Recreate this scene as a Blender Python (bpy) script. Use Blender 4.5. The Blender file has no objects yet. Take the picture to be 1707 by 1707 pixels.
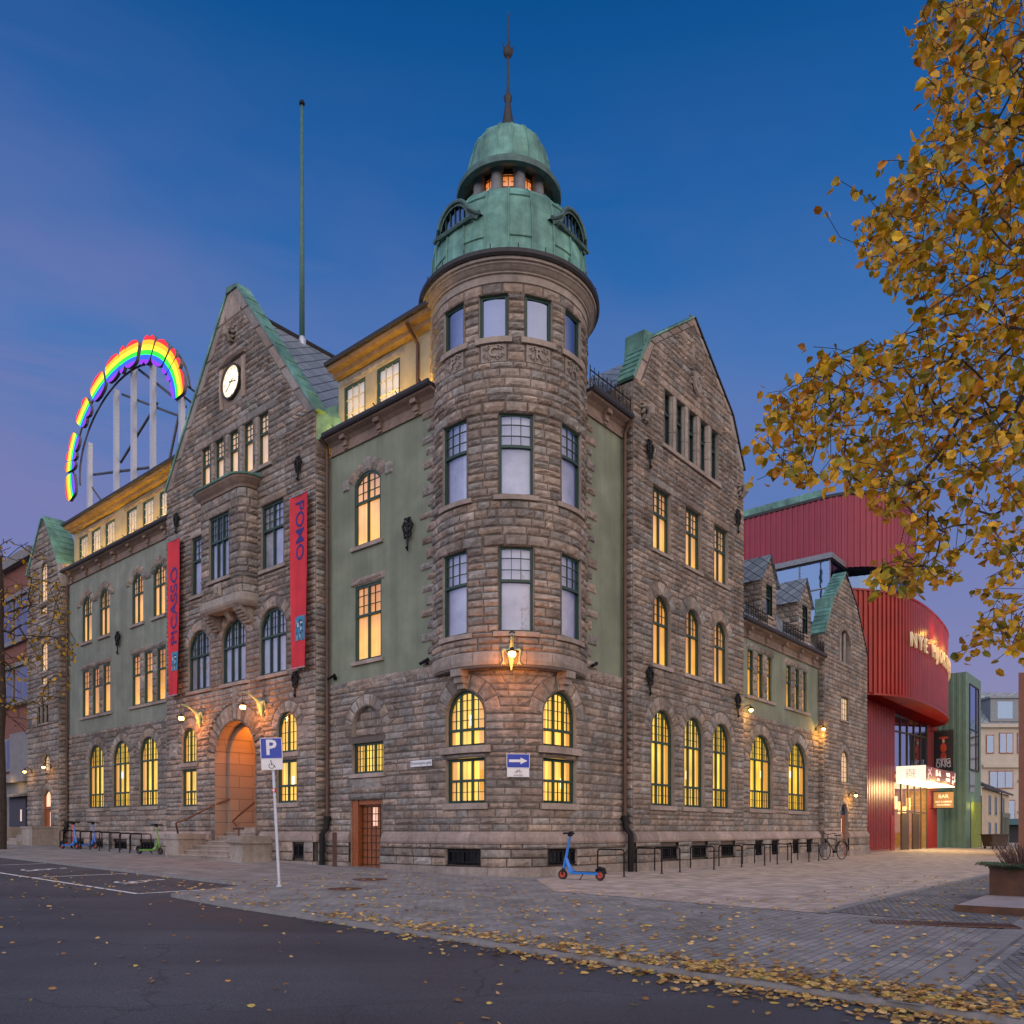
import bpy, bmesh, math, random
import numpy as np
from mathutils import Vector, Matrix
random.seed(7)
rnd = random.uniform
S = bpy.context.scene
COL = S.collection
PI = math.pi

# ------------------------------------------------------------------ camera
EYE = 1.8
cam = bpy.data.cameras.new('camera')
cam.sensor_width = 36.0
cam.lens = 36.0 * 1336.0 / 1707.0
cam.shift_y = (1385.0 - 853.5) / 1707.0
cam.clip_start = 0.1
cam.clip_end = 3000
co = bpy.data.objects.new('camera', cam)
co.location = (0, 0, EYE)
co.rotation_euler = (math.radians(90), 0, 0)
COL.objects.link(co)
S.camera = co

# ------------------------------------------------------------------ sky, dusk
W = bpy.data.worlds.new('World')
S.world = W
W.use_nodes = True
nt = W.node_tree
nt.nodes.clear()
def wn(t, **k):
    n = nt.nodes.new(t)
    for a, b in k.items():
        setattr(n, a, b)
    return n
wl = nt.links.new
tc = wn('ShaderNodeTexCoord')
sep = wn('ShaderNodeSeparateXYZ')
wl(tc.outputs['Generated'], sep.inputs[0])
asin = wn('ShaderNodeMath', operation='ARCSINE'); wl(sep.outputs['Z'], asin.inputs[0])
eln = wn('ShaderNodeMath', operation='DIVIDE'); wl(asin.outputs[0], eln.inputs[0]); eln.inputs[1].default_value = PI / 2
ramp = wn('ShaderNodeValToRGB')
cr = ramp.color_ramp
cr.elements[0].position = 0.0; cr.elements[0].color = (.32, .28, .41, 1)
cr.elements[1].position = 1.0; cr.elements[1].color = (.002, .035, .13, 1)
for p, c in ((.10, (.245, .245, .45, 1)), (.2, (.135, .205, .47, 1)), (.32, (.050, .175, .47, 1)),
             (.42, (.012, .115, .375, 1)), (.52, (.003, .075, .265, 1))):
    e = cr.elements.new(p); e.color = c
wl(eln.outputs[0], ramp.inputs['Fac'])
# thin violet cloud veils, thicker to the left (west-north) and low
mp = wn('ShaderNodeMapping'); mp.inputs['Scale'].default_value = (1.2, 1.2, 3.4); mp.inputs['Rotation'].default_value = (0, .35, 0)
wl(tc.outputs['Generated'], mp.inputs[0])
nz = wn('ShaderNodeTexNoise'); nz.inputs['Scale'].default_value = 2.1; nz.inputs['Detail'].default_value = 4; nz.inputs['Roughness'].default_value = .5
wl(mp.outputs[0], nz.inputs['Vector'])
cmap = wn('ShaderNodeMapRange'); cmap.inputs[1].default_value = .40; cmap.inputs[2].default_value = .66
wl(nz.outputs['Fac'], cmap.inputs[0])
lx = wn('ShaderNodeMapRange'); lx.inputs[1].default_value = .40; lx.inputs[2].default_value = -.55; lx.inputs[3].default_value = .30; lx.inputs[4].default_value = 1.2
wl(sep.outputs['X'], lx.inputs[0])
lz = wn('ShaderNodeMapRange'); lz.inputs[1].default_value = .70; lz.inputs[2].default_value = .25; lz.inputs[3].default_value = .0; lz.inputs[4].default_value = .95
wl(sep.outputs['Z'], lz.inputs[0])
mp2 = wn('ShaderNodeMapping'); mp2.inputs['Scale'].default_value = (1.0, 1.6, 7.5); mp2.inputs['Rotation'].default_value = (.12, -.42, .3)
wl(tc.outputs['Generated'], mp2.inputs[0])
nz2 = wn('ShaderNodeTexNoise'); nz2.inputs['Scale'].default_value = 2.4; nz2.inputs['Detail'].default_value = 7; nz2.inputs['Roughness'].default_value = .58; nz2.inputs['Distortion'].default_value = .4
wl(mp2.outputs[0], nz2.inputs['Vector'])
cm2 = wn('ShaderNodeMapRange'); cm2.inputs[1].default_value = .44; cm2.inputs[2].default_value = .68; cm2.inputs[4].default_value = .75
wl(nz2.outputs['Fac'], cm2.inputs[0])
cmx = wn('ShaderNodeMath', operation='MAXIMUM'); wl(cmap.outputs[0], cmx.inputs[0]); wl(cm2.outputs[0], cmx.inputs[1])
cmap = cmx
m1 = wn('ShaderNodeMath', operation='MULTIPLY'); wl(cmap.outputs[0], m1.inputs[0]); wl(lx.outputs[0], m1.inputs[1])
m2 = wn('ShaderNodeMath', operation='MULTIPLY'); wl(m1.outputs[0], m2.inputs[0]); wl(lz.outputs[0], m2.inputs[1])
mixc = wn('ShaderNodeMixRGB'); wl(m2.outputs[0], mixc.inputs[0]); wl(ramp.outputs[0], mixc.inputs[1]); mixc.inputs[2].default_value = (.245, .215, .43, 1)
# the afterglow of the sunset, low in the west behind the viewer
yb = wn('ShaderNodeMapRange'); yb.interpolation_type = 'SMOOTHSTEP'
yb.inputs[1].default_value = .50; yb.inputs[2].default_value = -.55; yb.inputs[3].default_value = 0; yb.inputs[4].default_value = 1
wl(sep.outputs['Y'], yb.inputs[0])
gl = wn('ShaderNodeValToRGB')
g = gl.color_ramp
g.elements[0].position = 0; g.elements[0].color = (2.1, 1.70, 1.55, 1)
g.elements[1].position = 1; g.elements[1].color = (.25, .28, .42, 1)
for p, c in ((.12, (2.0, 1.68, 1.62, 1)), (.25, (1.25, 1.18, 1.38, 1)), (.45, (.66, .72, 1.02, 1))):
    e = g.elements.new(p); e.color = c
wl(eln.outputs[0], gl.inputs['Fac'])
# warm tint added to the glow on the right, to warm the right-hand front
gx = wn('ShaderNodeMapRange'); gx.inputs[1].default_value = -.8; gx.inputs[2].default_value = .8; wl(sep.outputs['X'], gx.inputs[0])
gt = wn('ShaderNodeMixRGB'); wl(gx.outputs[0], gt.inputs[0]); gt.inputs[1].default_value = (.74, .82, .98, 1); gt.inputs[2].default_value = (1.16, 1.0, .78, 1)
gm = wn('ShaderNodeMixRGB', blend_type='MULTIPLY'); gm.inputs[0].default_value = 1; wl(gl.outputs[0], gm.inputs[1]); wl(gt.outputs[0], gm.inputs[2])
mixb = wn('ShaderNodeMixRGB'); wl(yb.outputs[0], mixb.inputs[0]); wl(mixc.outputs[0], mixb.inputs[1]); wl(gm.outputs[0], mixb.inputs[2])
bg = wn('ShaderNodeBackground'); bg.inputs['Strength'].default_value = 1.0
wl(mixb.outputs[0], bg.inputs['Color'])
wo = wn('ShaderNodeOutputWorld'); wl(bg.outputs[0], wo.inputs[0])

sun = bpy.data.lights.new('sun', 'SUN')
sun.energy = .8; sun.angle = math.radians(110); sun.color = (1, .93, .87)
so = bpy.data.objects.new('sun', sun)
so.rotation_euler = Vector((.12, 1, -.62)).to_track_quat('-Z', 'Y').to_euler()
COL.objects.link(so)

S.view_settings.view_transform = 'Standard'
S.view_settings.look = 'None'
S.view_settings.exposure = 0
S.view_settings.gamma = 1
S.render.engine = 'CYCLES'
S.cycles.use_denoising = True
S.cycles.max_bounces = 6
S.cycles.transparent_max_bounces = 12
S.cycles.caustics_reflective = False
S.cycles.caustics_refractive = False
S.cycles.sample_clamp_indirect = 4

# ------------------------------------------------------------------ frame of the site
def nrm(a):
    l = math.hypot(*a); return (a[0] / l, a[1] / l)
A = nrm((-.7643, .6448)); NA = (-A[1], A[0]); NA = (-.6448, -.7643)
B = (.6448, .7643); NB = (.7643, -.6448)
C = (-.085, 22.6); RL = 1.83; RT = 2.16
TA = (C[0] + RL * NA[0], C[1] + RL * NA[1])
TB = (C[0] + RL * NB[0], C[1] + RL * NB[1])
L0 = RL * PI / 2
def sn(x, y):
    d = (x - TA[0], y - TA[1])
    return d[0] * A[0] + d[1] * A[1], d[0] * NA[0] + d[1] * NA[1]
def PA(s, n):
    return (TA[0] + s * A[0] + n * NA[0], TA[1] + s * A[1] + n * NA[1])
def PB(s, n):
    return (TB[0] + s * B[0] + n * NB[0], TB[1] + s * B[1] + n * NB[1])
def zg(x, y):
    s, n = sn(x, y)
    return .64 + .0205 * max(-25, min(32, s)) - .014 * max(0, min(40, n))

# surfaces: (t, z, outward offset) -> point
class Plane:
    def __init__(s, o, d, n): s.o, s.d, s.n = o, d, n
    def __call__(s, t, z, o=0):
        return (s.o[0] + t * s.d[0] + o * s.n[0], s.o[1] + t * s.d[1] + o * s.n[1], z)
    curved = False
class Corner:
    curved = True
    def __call__(s, t, z, o=0):
        if t < 0: return PA(-t, o) + (z,)
        if t > L0: return PB(t - L0, o) + (z,)
        a = -.7007 + t / RL
        r = RL + o
        return (C[0] + r * math.sin(a), C[1] - r * math.cos(a), z)
class Cyl:
    curved = True
    def __init__(s, c, r): s.c, s.r = c, r
    def __call__(s, t, z, o=0):
        a = t / s.r
        return (s.c[0] + (s.r + o) * math.sin(a), s.c[1] - (s.r + o) * math.cos(a), z)
class Path:
    curved = True
    def __init__(s, pts):
        s.p = pts; s.l = [0]
        for a, b in zip(pts, pts[1:]): s.l.append(s.l[-1] + math.hypot(b[0] - a[0], b[1] - a[1]))
        sg = [nrm((b[0] - a[0], b[1] - a[1])) for a, b in zip(pts, pts[1:])]
        s.n = []
        for i in range(len(pts)):
            a = sg[max(0, i - 1)]; b = sg[min(len(sg) - 1, i)]
            d = nrm((a[0] + b[0], a[1] + b[1])); s.n.append((d[1], -d[0]))
        s.len = s.l[-1]
    def __call__(s, t, z, o=0):
        i = 0
        while i < len(s.l) - 2 and t > s.l[i + 1]: i += 1
        f = (t - s.l[i]) / (s.l[i + 1] - s.l[i])
        a, b = s.p[i], s.p[i + 1]; na, nb = s.n[i], s.n[i + 1]
        n = nrm((na[0] + (nb[0] - na[0]) * f, na[1] + (nb[1] - na[1]) * f)) if 0 <= f <= 1 else (na if f < 0 else nb)
        return (a[0] + (b[0] - a[0]) * f + n[0] * o, a[1] + (b[1] - a[1]) * f + n[1] * o, z)
LS = Plane(TA, (-A[0], -A[1]), NA)      # t = -s
RS = Plane(TB, B, NB)                   # t = s
CS = Corner()
TS = Cyl(C, RT)

# ------------------------------------------------------------------ mesh builder
def split_mb(mb):
    """the far-apart pieces of one builder, as builders of their own"""
    k = len(mb.k)
    if k < 2 or k > 1500: return [mb]
    ve = [a for a, _ in mb.k] + [len(mb.v)]; fe = [b for _, b in mb.k] + [len(mb.f)]
    P = np.array(mb.v); lo = np.array([P[ve[i]:ve[i + 1]].min(0) for i in range(k)]); hi = np.array([P[ve[i]:ve[i + 1]].max(0) for i in range(k)])
    sz = (hi - lo).max(1); gap = np.maximum(0, np.maximum(lo[:, None] - hi[None], lo[None] - hi[:, None]))
    near = np.sqrt((gap ** 2).sum(2)) <= np.maximum(.02, .5 * np.maximum(sz[:, None], sz[None]))
    lab = -np.ones(k, int); n = 0
    for i in range(k):
        if lab[i] >= 0: continue
        st = [i]; lab[i] = n
        while st:
            q = st.pop()
            for j in np.nonzero(near[q] & (lab < 0))[0]: lab[j] = n; st.append(int(j))
        n += 1
    if n == 1: return [mb]
    out = []
    for g_ in range(n):
        o = MB(); o.use_c = mb.use_c
        for i in np.nonzero(lab == g_)[0]:
            d_ = len(o.v) - ve[i]; o.k.append((len(o.v), len(o.f))); o.v += mb.v[ve[i]:ve[i + 1]]; o.c += mb.c[ve[i]:ve[i + 1]]
            o.f += [tuple(q + d_ for q in f) for f in mb.f[fe[i]:fe[i + 1]]]; o.m += mb.m[fe[i]:fe[i + 1]]
        out.append(o)
    return out
class MB:
    def __init__(s): s.v = []; s.f = []; s.m = []; s.c = []; s.use_c = False; s.k = []
    def add(s, vs, fs, m=0, c=None):
        n = len(s.v); s.v += vs; s.k.append((n, len(s.f)))
        s.f += [tuple(i + n for i in f) for f in fs]; s.m += [m] * len(fs)
        s.c += [c or (1, 1, 1)] * len(vs)
        if c: s.use_c = True
    def quad(s, a, b, c, d, m=0, t=None): s.add([a, b, c, d], [(0, 1, 2, 3)], m, t)
    def hexa(s, p, m=0, c=None):         # p: 8 points, bottom 4 then top 4
        s.add(p, [(0, 3, 2, 1), (4, 5, 6, 7), (0, 1, 5, 4), (1, 2, 6, 5), (2, 3, 7, 6), (3, 0, 4, 7)], m, c)
    def box(s, x0, x1, y0, y1, z0, z1, m=0, c=None):
        s.hexa([(x0, y0, z0), (x1, y0, z0), (x1, y1, z0), (x0, y1, z0), (x0, y0, z1), (x1, y0, z1), (x1, y1, z1), (x0, y1, z1)], m, c)
    def bar(s, sf, t0, t1, z0, z1, o0, o1, m=0, c=None):
        if z0 > z1: z0, z1 = z1, z0
        n = 1
        if sf.curved: n = max(1, int(abs(t1 - t0) / .22))
        for i in range(n):
            a = t0 + (t1 - t0) * i / n; b = t0 + (t1 - t0) * (i + 1) / n
            s.hexa([sf(a, z0, o0), sf(b, z0, o0), sf(b, z0, o1), sf(a, z0, o1), sf(a, z1, o0), sf(b, z1, o0), sf(b, z1, o1), sf(a, z1, o1)], m, c)
    def tube(s, pts, r, n=8, m=0, c=None, cap=True):
        pts = [Vector(p) for p in pts]
        rs = r if isinstance(r, (list, tuple)) else [r] * len(pts)
        vs = []; fs = []; prev = None
        for i, p in enumerate(pts):
            d = (pts[min(i + 1, len(pts) - 1)] - pts[max(i - 1, 0)])
            if d.length < 1e-9: d = Vector((0, 0, 1))
            d.normalize()
            if prev is None:
                u = d.cross(Vector((0, 0, 1)))
                if u.length < 1e-3: u = d.cross(Vector((0, 1, 0)))
            else:
                u = prev - d * prev.dot(d)
                if u.length < 1e-6: u = d.orthogonal()
            u.normalize(); prev = u; w = d.cross(u)
            for k in range(n):
                a = 2 * PI * k / n
                q = p + (u * math.cos(a) + w * math.sin(a)) * rs[i]
                vs.append(tuple(q))
        for i in range(len(pts) - 1):
            for k in range(n):
                k2 = (k + 1) % n
                fs.append((i * n + k, i * n + k2, (i + 1) * n + k2, (i + 1) * n + k))
        if cap:
            fs.append(tuple(range(n))[::-1]); fs.append(tuple(range((len(pts) - 1) * n, len(pts) * n)))
        s.add(vs, fs, m, c)
    def lathe(s, cx, cy, prof, n=48, m=0, a0=0, a1=2 * PI):
        full = abs(a1 - a0 - 2 * PI) < 1e-6
        k = n if full else n + 1
        vs = []
        for r, z in prof:
            for i in range(k):
                a = a0 + (a1 - a0) * i / n
                vs.append((cx + r * math.sin(a), cy - r * math.cos(a), z))
        fs = []
        for j in range(len(prof) - 1):
            for i in range(n):
                i2 = (i + 1) % k
                fs.append((j * k + i, j * k + i2, (j + 1) * k + i2, (j + 1) * k + i))
        s.add(vs, fs, m)
    def sweep(s, sf, t0, t1, prof, step=.2, m=0, joint=0):
        n = max(1, int(abs(t1 - t0) / step)) if sf.curved else 1
        k = len(prof); vs = []
        for i in range(n + 1):
            t = t0 + (t1 - t0) * i / n
            vs += [sf(t, z, o) for o, z in prof]
        fs = []
        for i in range(n):
            for j in range(k - 1):
                fs.append((i * k + j, (i + 1) * k + j, (i + 1) * k + j + 1, i * k + j + 1))
        fs.append(tuple(range(k))); fs.append(tuple(range(n * k, n * k + k))[::-1])
        s.add(vs, fs, m)
    def build(s, name, mats, parent=None, smooth=False, local=False):
        me = bpy.data.meshes.new(name)
        me.from_pydata(s.v, [], s.f)
        mats = mats if isinstance(mats, (list, tuple)) else [mats]
        for m in mats: me.materials.append(m)
        if len(mats) > 1: me.polygons.foreach_set('material_index', s.m)
        if s.use_c or any(m.name in ('rock_faced_granite', 'dressed_granite') for m in mats):
            at = me.color_attributes.new('tint', 'FLOAT_COLOR', 'POINT')
            fl = []
            for c in s.c: fl += [c[0], c[1], c[2], 1]
            at.data.foreach_set('color', fl)
        if smooth: me.polygons.foreach_set('use_smooth', [True] * len(me.polygons))
        me.update()
        o = bpy.data.objects.new(name, me)
        COL.objects.link(o)
        if parent is not None:
            o.parent = parent
            if not local and parent.type == 'EMPTY': o.location = -parent.location
        return o
def thing(name, label, cat, loc=(0, 0, 0), rz=0, group=None):
    o = bpy.data.objects.new(name, None)
    o.empty_display_size = .3
    o.location = loc; o.rotation_euler = (0, 0, rz)
    COL.objects.link(o)
    tag(o, label, cat, group)
    return o
def tag(o, label, cat, group=None):
    o['label'] = label; o['category'] = cat
    if group: o['group'] = group
    return o
def struct(o):
    o['kind'] = 'structure'; return o

# ------------------------------------------------------------------ materials
def mat(name, col, rough=.6, metal=0, ns=8, na=.25, bs=30, bd=.15, emit=None, es=1, attr=False, col2=None, dirt=0, spec=.5, coat=0, streak=0):
    m = bpy.data.materials.new(name); m.use_nodes = True
    t = m.node_tree; t.nodes.clear(); l = t.links.new
    N = t.nodes.new
    out = N('ShaderNodeOutputMaterial'); p = N('ShaderNodeBsdfPrincipled'); l(p.outputs[0], out.inputs[0])
    c = N('ShaderNodeTexCoord')
    n1 = N('ShaderNodeTexNoise'); n1.inputs['Scale'].default_value = ns; n1.inputs['Detail'].default_value = 6; n1.inputs['Roughness'].default_value = .6
    l(c.outputs['Object'], n1.inputs['Vector'])
    c2 = col2 or tuple(x * (1 - na) for x in col)
    c1 = col if col2 else tuple(min(1, x * (1 + na * .6)) for x in col)
    mr = N('ShaderNodeMapRange'); mr.inputs[1].default_value = .3; mr.inputs[2].default_value = .7; l(n1.outputs['Fac'], mr.inputs[0])
    mx = N('ShaderNodeMixRGB'); l(mr.outputs[0], mx.inputs[0]); mx.inputs[1].default_value = c1 + (1,); mx.inputs[2].default_value = c2 + (1,)
    last = mx.outputs[0]
    if attr:
        a = N('ShaderNodeAttribute'); a.attribute_name = 'tint'
        mm = N('ShaderNodeMixRGB'); mm.blend_type = 'MULTIPLY'; mm.inputs[0].default_value = 1; l(last, mm.inputs[1]); l(a.outputs['Color'], mm.inputs[2]); last = mm.outputs[0]
    if dirt:
        n2 = N('ShaderNodeTexNoise'); n2.inputs['Scale'].default_value = .9; n2.inputs['Detail'].default_value = 8; l(c.outputs['Object'], n2.inputs['Vector'])
        r2 = N('ShaderNodeMapRange'); r2.inputs[1].default_value = .35; r2.inputs[2].default_value = .7; r2.inputs[3].default_value = 1 - dirt; r2.inputs[4].default_value = 1 + dirt * .4; l(n2.outputs['Fac'], r2.inputs[0])
        mm = N('ShaderNodeMixRGB'); mm.blend_type = 'MULTIPLY'; mm.inputs[0].default_value = 1; l(last, mm.inputs[1]); l(r2.outputs[0], mm.inputs[2]); last = mm.outputs[0]
    if streak:      # rain streaks and soot running down the wall
        ms = N('ShaderNodeMapping'); ms.inputs['Scale'].default_value = (2.6, 2.6, .16); l(c.outputs['Object'], ms.inputs[0])
        n4 = N('ShaderNodeTexNoise'); n4.inputs['Scale'].default_value = 1; n4.inputs['Detail'].default_value = 7; n4.inputs['Roughness'].default_value = .65; l(ms.outputs[0], n4.inputs['Vector'])
        r4 = N('ShaderNodeMapRange'); r4.inputs[1].default_value = .34; r4.inputs[2].default_value = .66; r4.inputs[3].default_value = 1 - streak; r4.inputs[4].default_value = 1 + streak * .45; l(n4.outputs['Fac'], r4.inputs[0])
        mm = N('ShaderNodeMixRGB'); mm.blend_type = 'MULTIPLY'; mm.inputs[0].default_value = 1; l(last, mm.inputs[1]); l(r4.outputs[0], mm.inputs[2]); last = mm.outputs[0]
    l(last, p.inputs['Base Color'])
    p.inputs['Roughness'].default_value = rough; p.inputs['Metallic'].default_value = metal
    p.inputs['Specular IOR Level'].default_value = spec
    if coat: p.inputs['Coat Weight'].default_value = coat
    if bd:
        n3 = N('ShaderNodeTexNoise'); n3.inputs['Scale'].default_value = bs; n3.inputs['Detail'].default_value = 5; l(c.outputs['Object'], n3.inputs['Vector'])
        b = N('ShaderNodeBump'); b.inputs['Strength'].default_value = bd; b.inputs['Distance'].default_value = .03; l(n3.outputs['Fac'], b.inputs['Height']); l(b.outputs[0], p.inputs['Normal'])
    if emit:
        p.inputs['Emission Color'].default_value = emit + (1,); p.inputs['Emission Strength'].default_value = es
    return m
def ntree(name):
    m = bpy.data.materials.new(name); m.use_nodes = True
    t = m.node_tree; t.nodes.clear()
    return m, t, t.nodes.new, t.links.new

STONE = mat('rock_faced_granite', (.350, .312, .272), .85, ns=7, na=.42, bs=17, bd=.8, attr=True, dirt=.34, streak=.22)
MORTAR = mat('mortar', (.13, .11, .095), .95, ns=12, bd=.3)
DRESS = mat('dressed_granite', (.365, .32, .28), .8, ns=9, na=.22, bs=40, bd=.25, attr=True, dirt=.25, streak=.2)
CORN = mat('brown_cornice_stone', (.27, .20, .16), .8, ns=6, na=.25, bs=30, bd=.3, dirt=.3)
PLAST = mat('green_plaster', (.232, .268, .195), .9, ns=1.3, na=.14, bs=60, bd=.3, dirt=.20, streak=.16)
PLASTB = mat('grey_green_plaster', (.265, .298, .245), .9, ns=1.3, na=.14, bs=60, bd=.3, dirt=.20, streak=.16)
UPLITP = mat('uplit_plaster', (.40, .36, .24), .9, ns=3, na=.12, bs=50, bd=.2)  # attic plaster with the yellow uplight mixed into its colour
GREEN = mat('dark_green_window_paint', (.012, .052, .040), .45, ns=20, na=.2, bd=.05)
WHITEP = mat('pale_bar_paint', (.55, .50, .40), .6, bd=.05)
VERD = mat('verdigris_copper', (.21, .46, .375), .62, ns=3.5, bs=14, bd=.22, col2=(.10, .265, .23), dirt=.42, streak=.34)
DARKM = mat('dark_gutter_metal', (.035, .033, .036), .5, .4, bd=.1)
IRON = mat('black_iron', (.012, .012, .014), .5, .6, bd=.1)
PIPEM = mat('brown_downpipe', (.10, .055, .038), .5, .3, bd=.1)
WOOD = mat('varnished_wood', (.30, .09, .028), .45, ns=14, na=.4, bs=50, bd=.15)
GALV = mat('galvanised_steel', (.50, .55, .63), .45, .55, ns=15, na=.15, bd=.06)
BRONZE = mat('dark_bronze', (.06, .045, .035), .5, .5, bd=.1)
PATG = mat('pale_verdigris', (.33, .47, .30), .6, ns=12, na=.3, bd=.2)

def slate(name, ca, cb, sx, sy, rot=PI / 4):
    m, t, N, l = ntree(name)
    out = N('ShaderNodeOutputMaterial'); p = N('ShaderNodeBsdfPrincipled'); l(p.outputs[0], out.inputs[0])
    u = N('ShaderNodeUVMap'); mp = N('ShaderNodeMapping'); mp.inputs['Rotation'].default_value = (0, 0, rot); l(u.outputs[0], mp.inputs[0])
    b = N('ShaderNodeTexBrick'); b.offset = 0 if rot else .5; b.inputs['Scale'].default_value = 1
    b.inputs['Brick Width'].default_value = sx; b.inputs['Row Height'].default_value = sy; b.inputs['Mortar Size'].default_value = .018; b.inputs['Mortar Smooth'].default_value = .3; b.inputs['Bias'].default_value = 0
    b.inputs['Color1'].default_value = ca + (1,); b.inputs['Color2'].default_value = cb + (1,); b.inputs['Mortar'].default_value = (.03, .035, .04, 1)
    l(mp.outputs[0], b.inputs['Vector']); l(b.outputs[0], p.inputs['Base Color']); p.inputs['Roughness'].default_value = .5
    bu = N('ShaderNodeBump'); bu.inputs['Strength'].default_value = .8; bu.inputs['Distance'].default_value = .03; bu.invert = True
    l(b.outputs['Fac'], bu.inputs['Height']); l(bu.outputs[0], p.inputs['Normal'])
    return m
SLATE = slate('grey_slate', (.16, .19, .22), (.26, .30, .34), .34, .34)

def pave(name, ca, cb, mo, w, h, rot, mort=.012, off=.5, rough=.75, bd=.5, nscale=1.5, namt=.35, tone=None):
    m, t, N, l = ntree(name)
    out = N('ShaderNodeOutputMaterial'); p = N('ShaderNodeBsdfPrincipled'); l(p.outputs[0], out.inputs[0])
    c = N('ShaderNodeTexCoord'); mp = N('ShaderNodeMapping'); mp.inputs['Rotation'].default_value = (0, 0, rot); l(c.outputs['Object'], mp.inputs[0])
    wob = N('ShaderNodeTexNoise'); wob.inputs['Scale'].default_value = 1.2; l(mp.outputs[0], wob.inputs['Vector'])
    ad = N('ShaderNodeMixRGB'); ad.blend_type = 'ADD'; ad.inputs[0].default_value = .03; l(mp.outputs[0], ad.inputs[1]); l(wob.outputs['Color'], ad.inputs[2])
    b = N('ShaderNodeTexBrick'); b.offset = off; b.inputs['Scale'].default_value = 1
    b.inputs['Brick Width'].default_value = w; b.inputs['Row Height'].default_value = h; b.inputs['Mortar Size'].default_value = mort; b.inputs['Mortar Smooth'].default_value = .4
    b.inputs['Color1'].default_value = ca + (1,); b.inputs['Color2'].default_value = cb + (1,); b.inputs['Mortar'].default_value = mo + (1,)
    l(ad.outputs[0], b.inputs['Vector'])
    n = N('ShaderNodeTexNoise'); n.inputs['Scale'].default_value = nscale; n.inputs['Detail'].default_value = 8; l(c.outputs['Object'], n.inputs['Vector'])
    r = N('ShaderNodeMapRange'); r.inputs[1].default_value = .3; r.inputs[2].default_value = .7; r.inputs[3].default_value = 1 - namt; r.inputs[4].default_value = 1 + namt * .5; l(n.outputs['Fac'], r.inputs[0])
    mm = N('ShaderNodeMixRGB'); mm.blend_type = 'MULTIPLY'; mm.inputs[0].default_value = 1; l(b.outputs[0], mm.inputs[1]); l(r.outputs[0], mm.inputs[2])
    l(mm.outputs[0], p.inputs['Base Color']); p.inputs['Roughness'].default_value = rough
    n4 = N('ShaderNodeTexNoise'); n4.inputs['Scale'].default_value = 40; n4.inputs['Detail'].default_value = 4; l(c.outputs['Object'], n4.inputs['Vector'])
    hh = N('ShaderNodeMath'); hh.operation = 'MULTIPLY_ADD'; l(b.outputs['Fac'], hh.inputs[0]); hh.inputs[1].default_value = -1; l(n4.outputs['Fac'], hh.inputs[2])
    bu = N('ShaderNodeBump'); bu.inputs['Strength'].default_value = bd; bu.inputs['Distance'].default_value = .012
    l(hh.outputs[0], bu.inputs['Height']); l(bu.outputs[0], p.inputs['Normal'])
    return m
ANG = math.atan2(B[1], B[0])
PAVER = pave('grey_pavers', (.245, .24, .238), (.325, .315, .305), (.12, .116, .112), .25, .125, -ANG, .009)
PLAZA = pave('granite_flags', (.42, .345, .295), (.56, .465, .395), (.26, .215, .185), .62, .27, -ANG, .012, nscale=2.2)  # pinkish flags, warmed further in colour for the light on the square
COBBLE = pave('cobble_setts', (.16, .165, .17), (.26, .255, .25), (.12, .118, .115), .13, .11, -ANG - .35, .014, bd=.9)
ASPH = None
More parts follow.
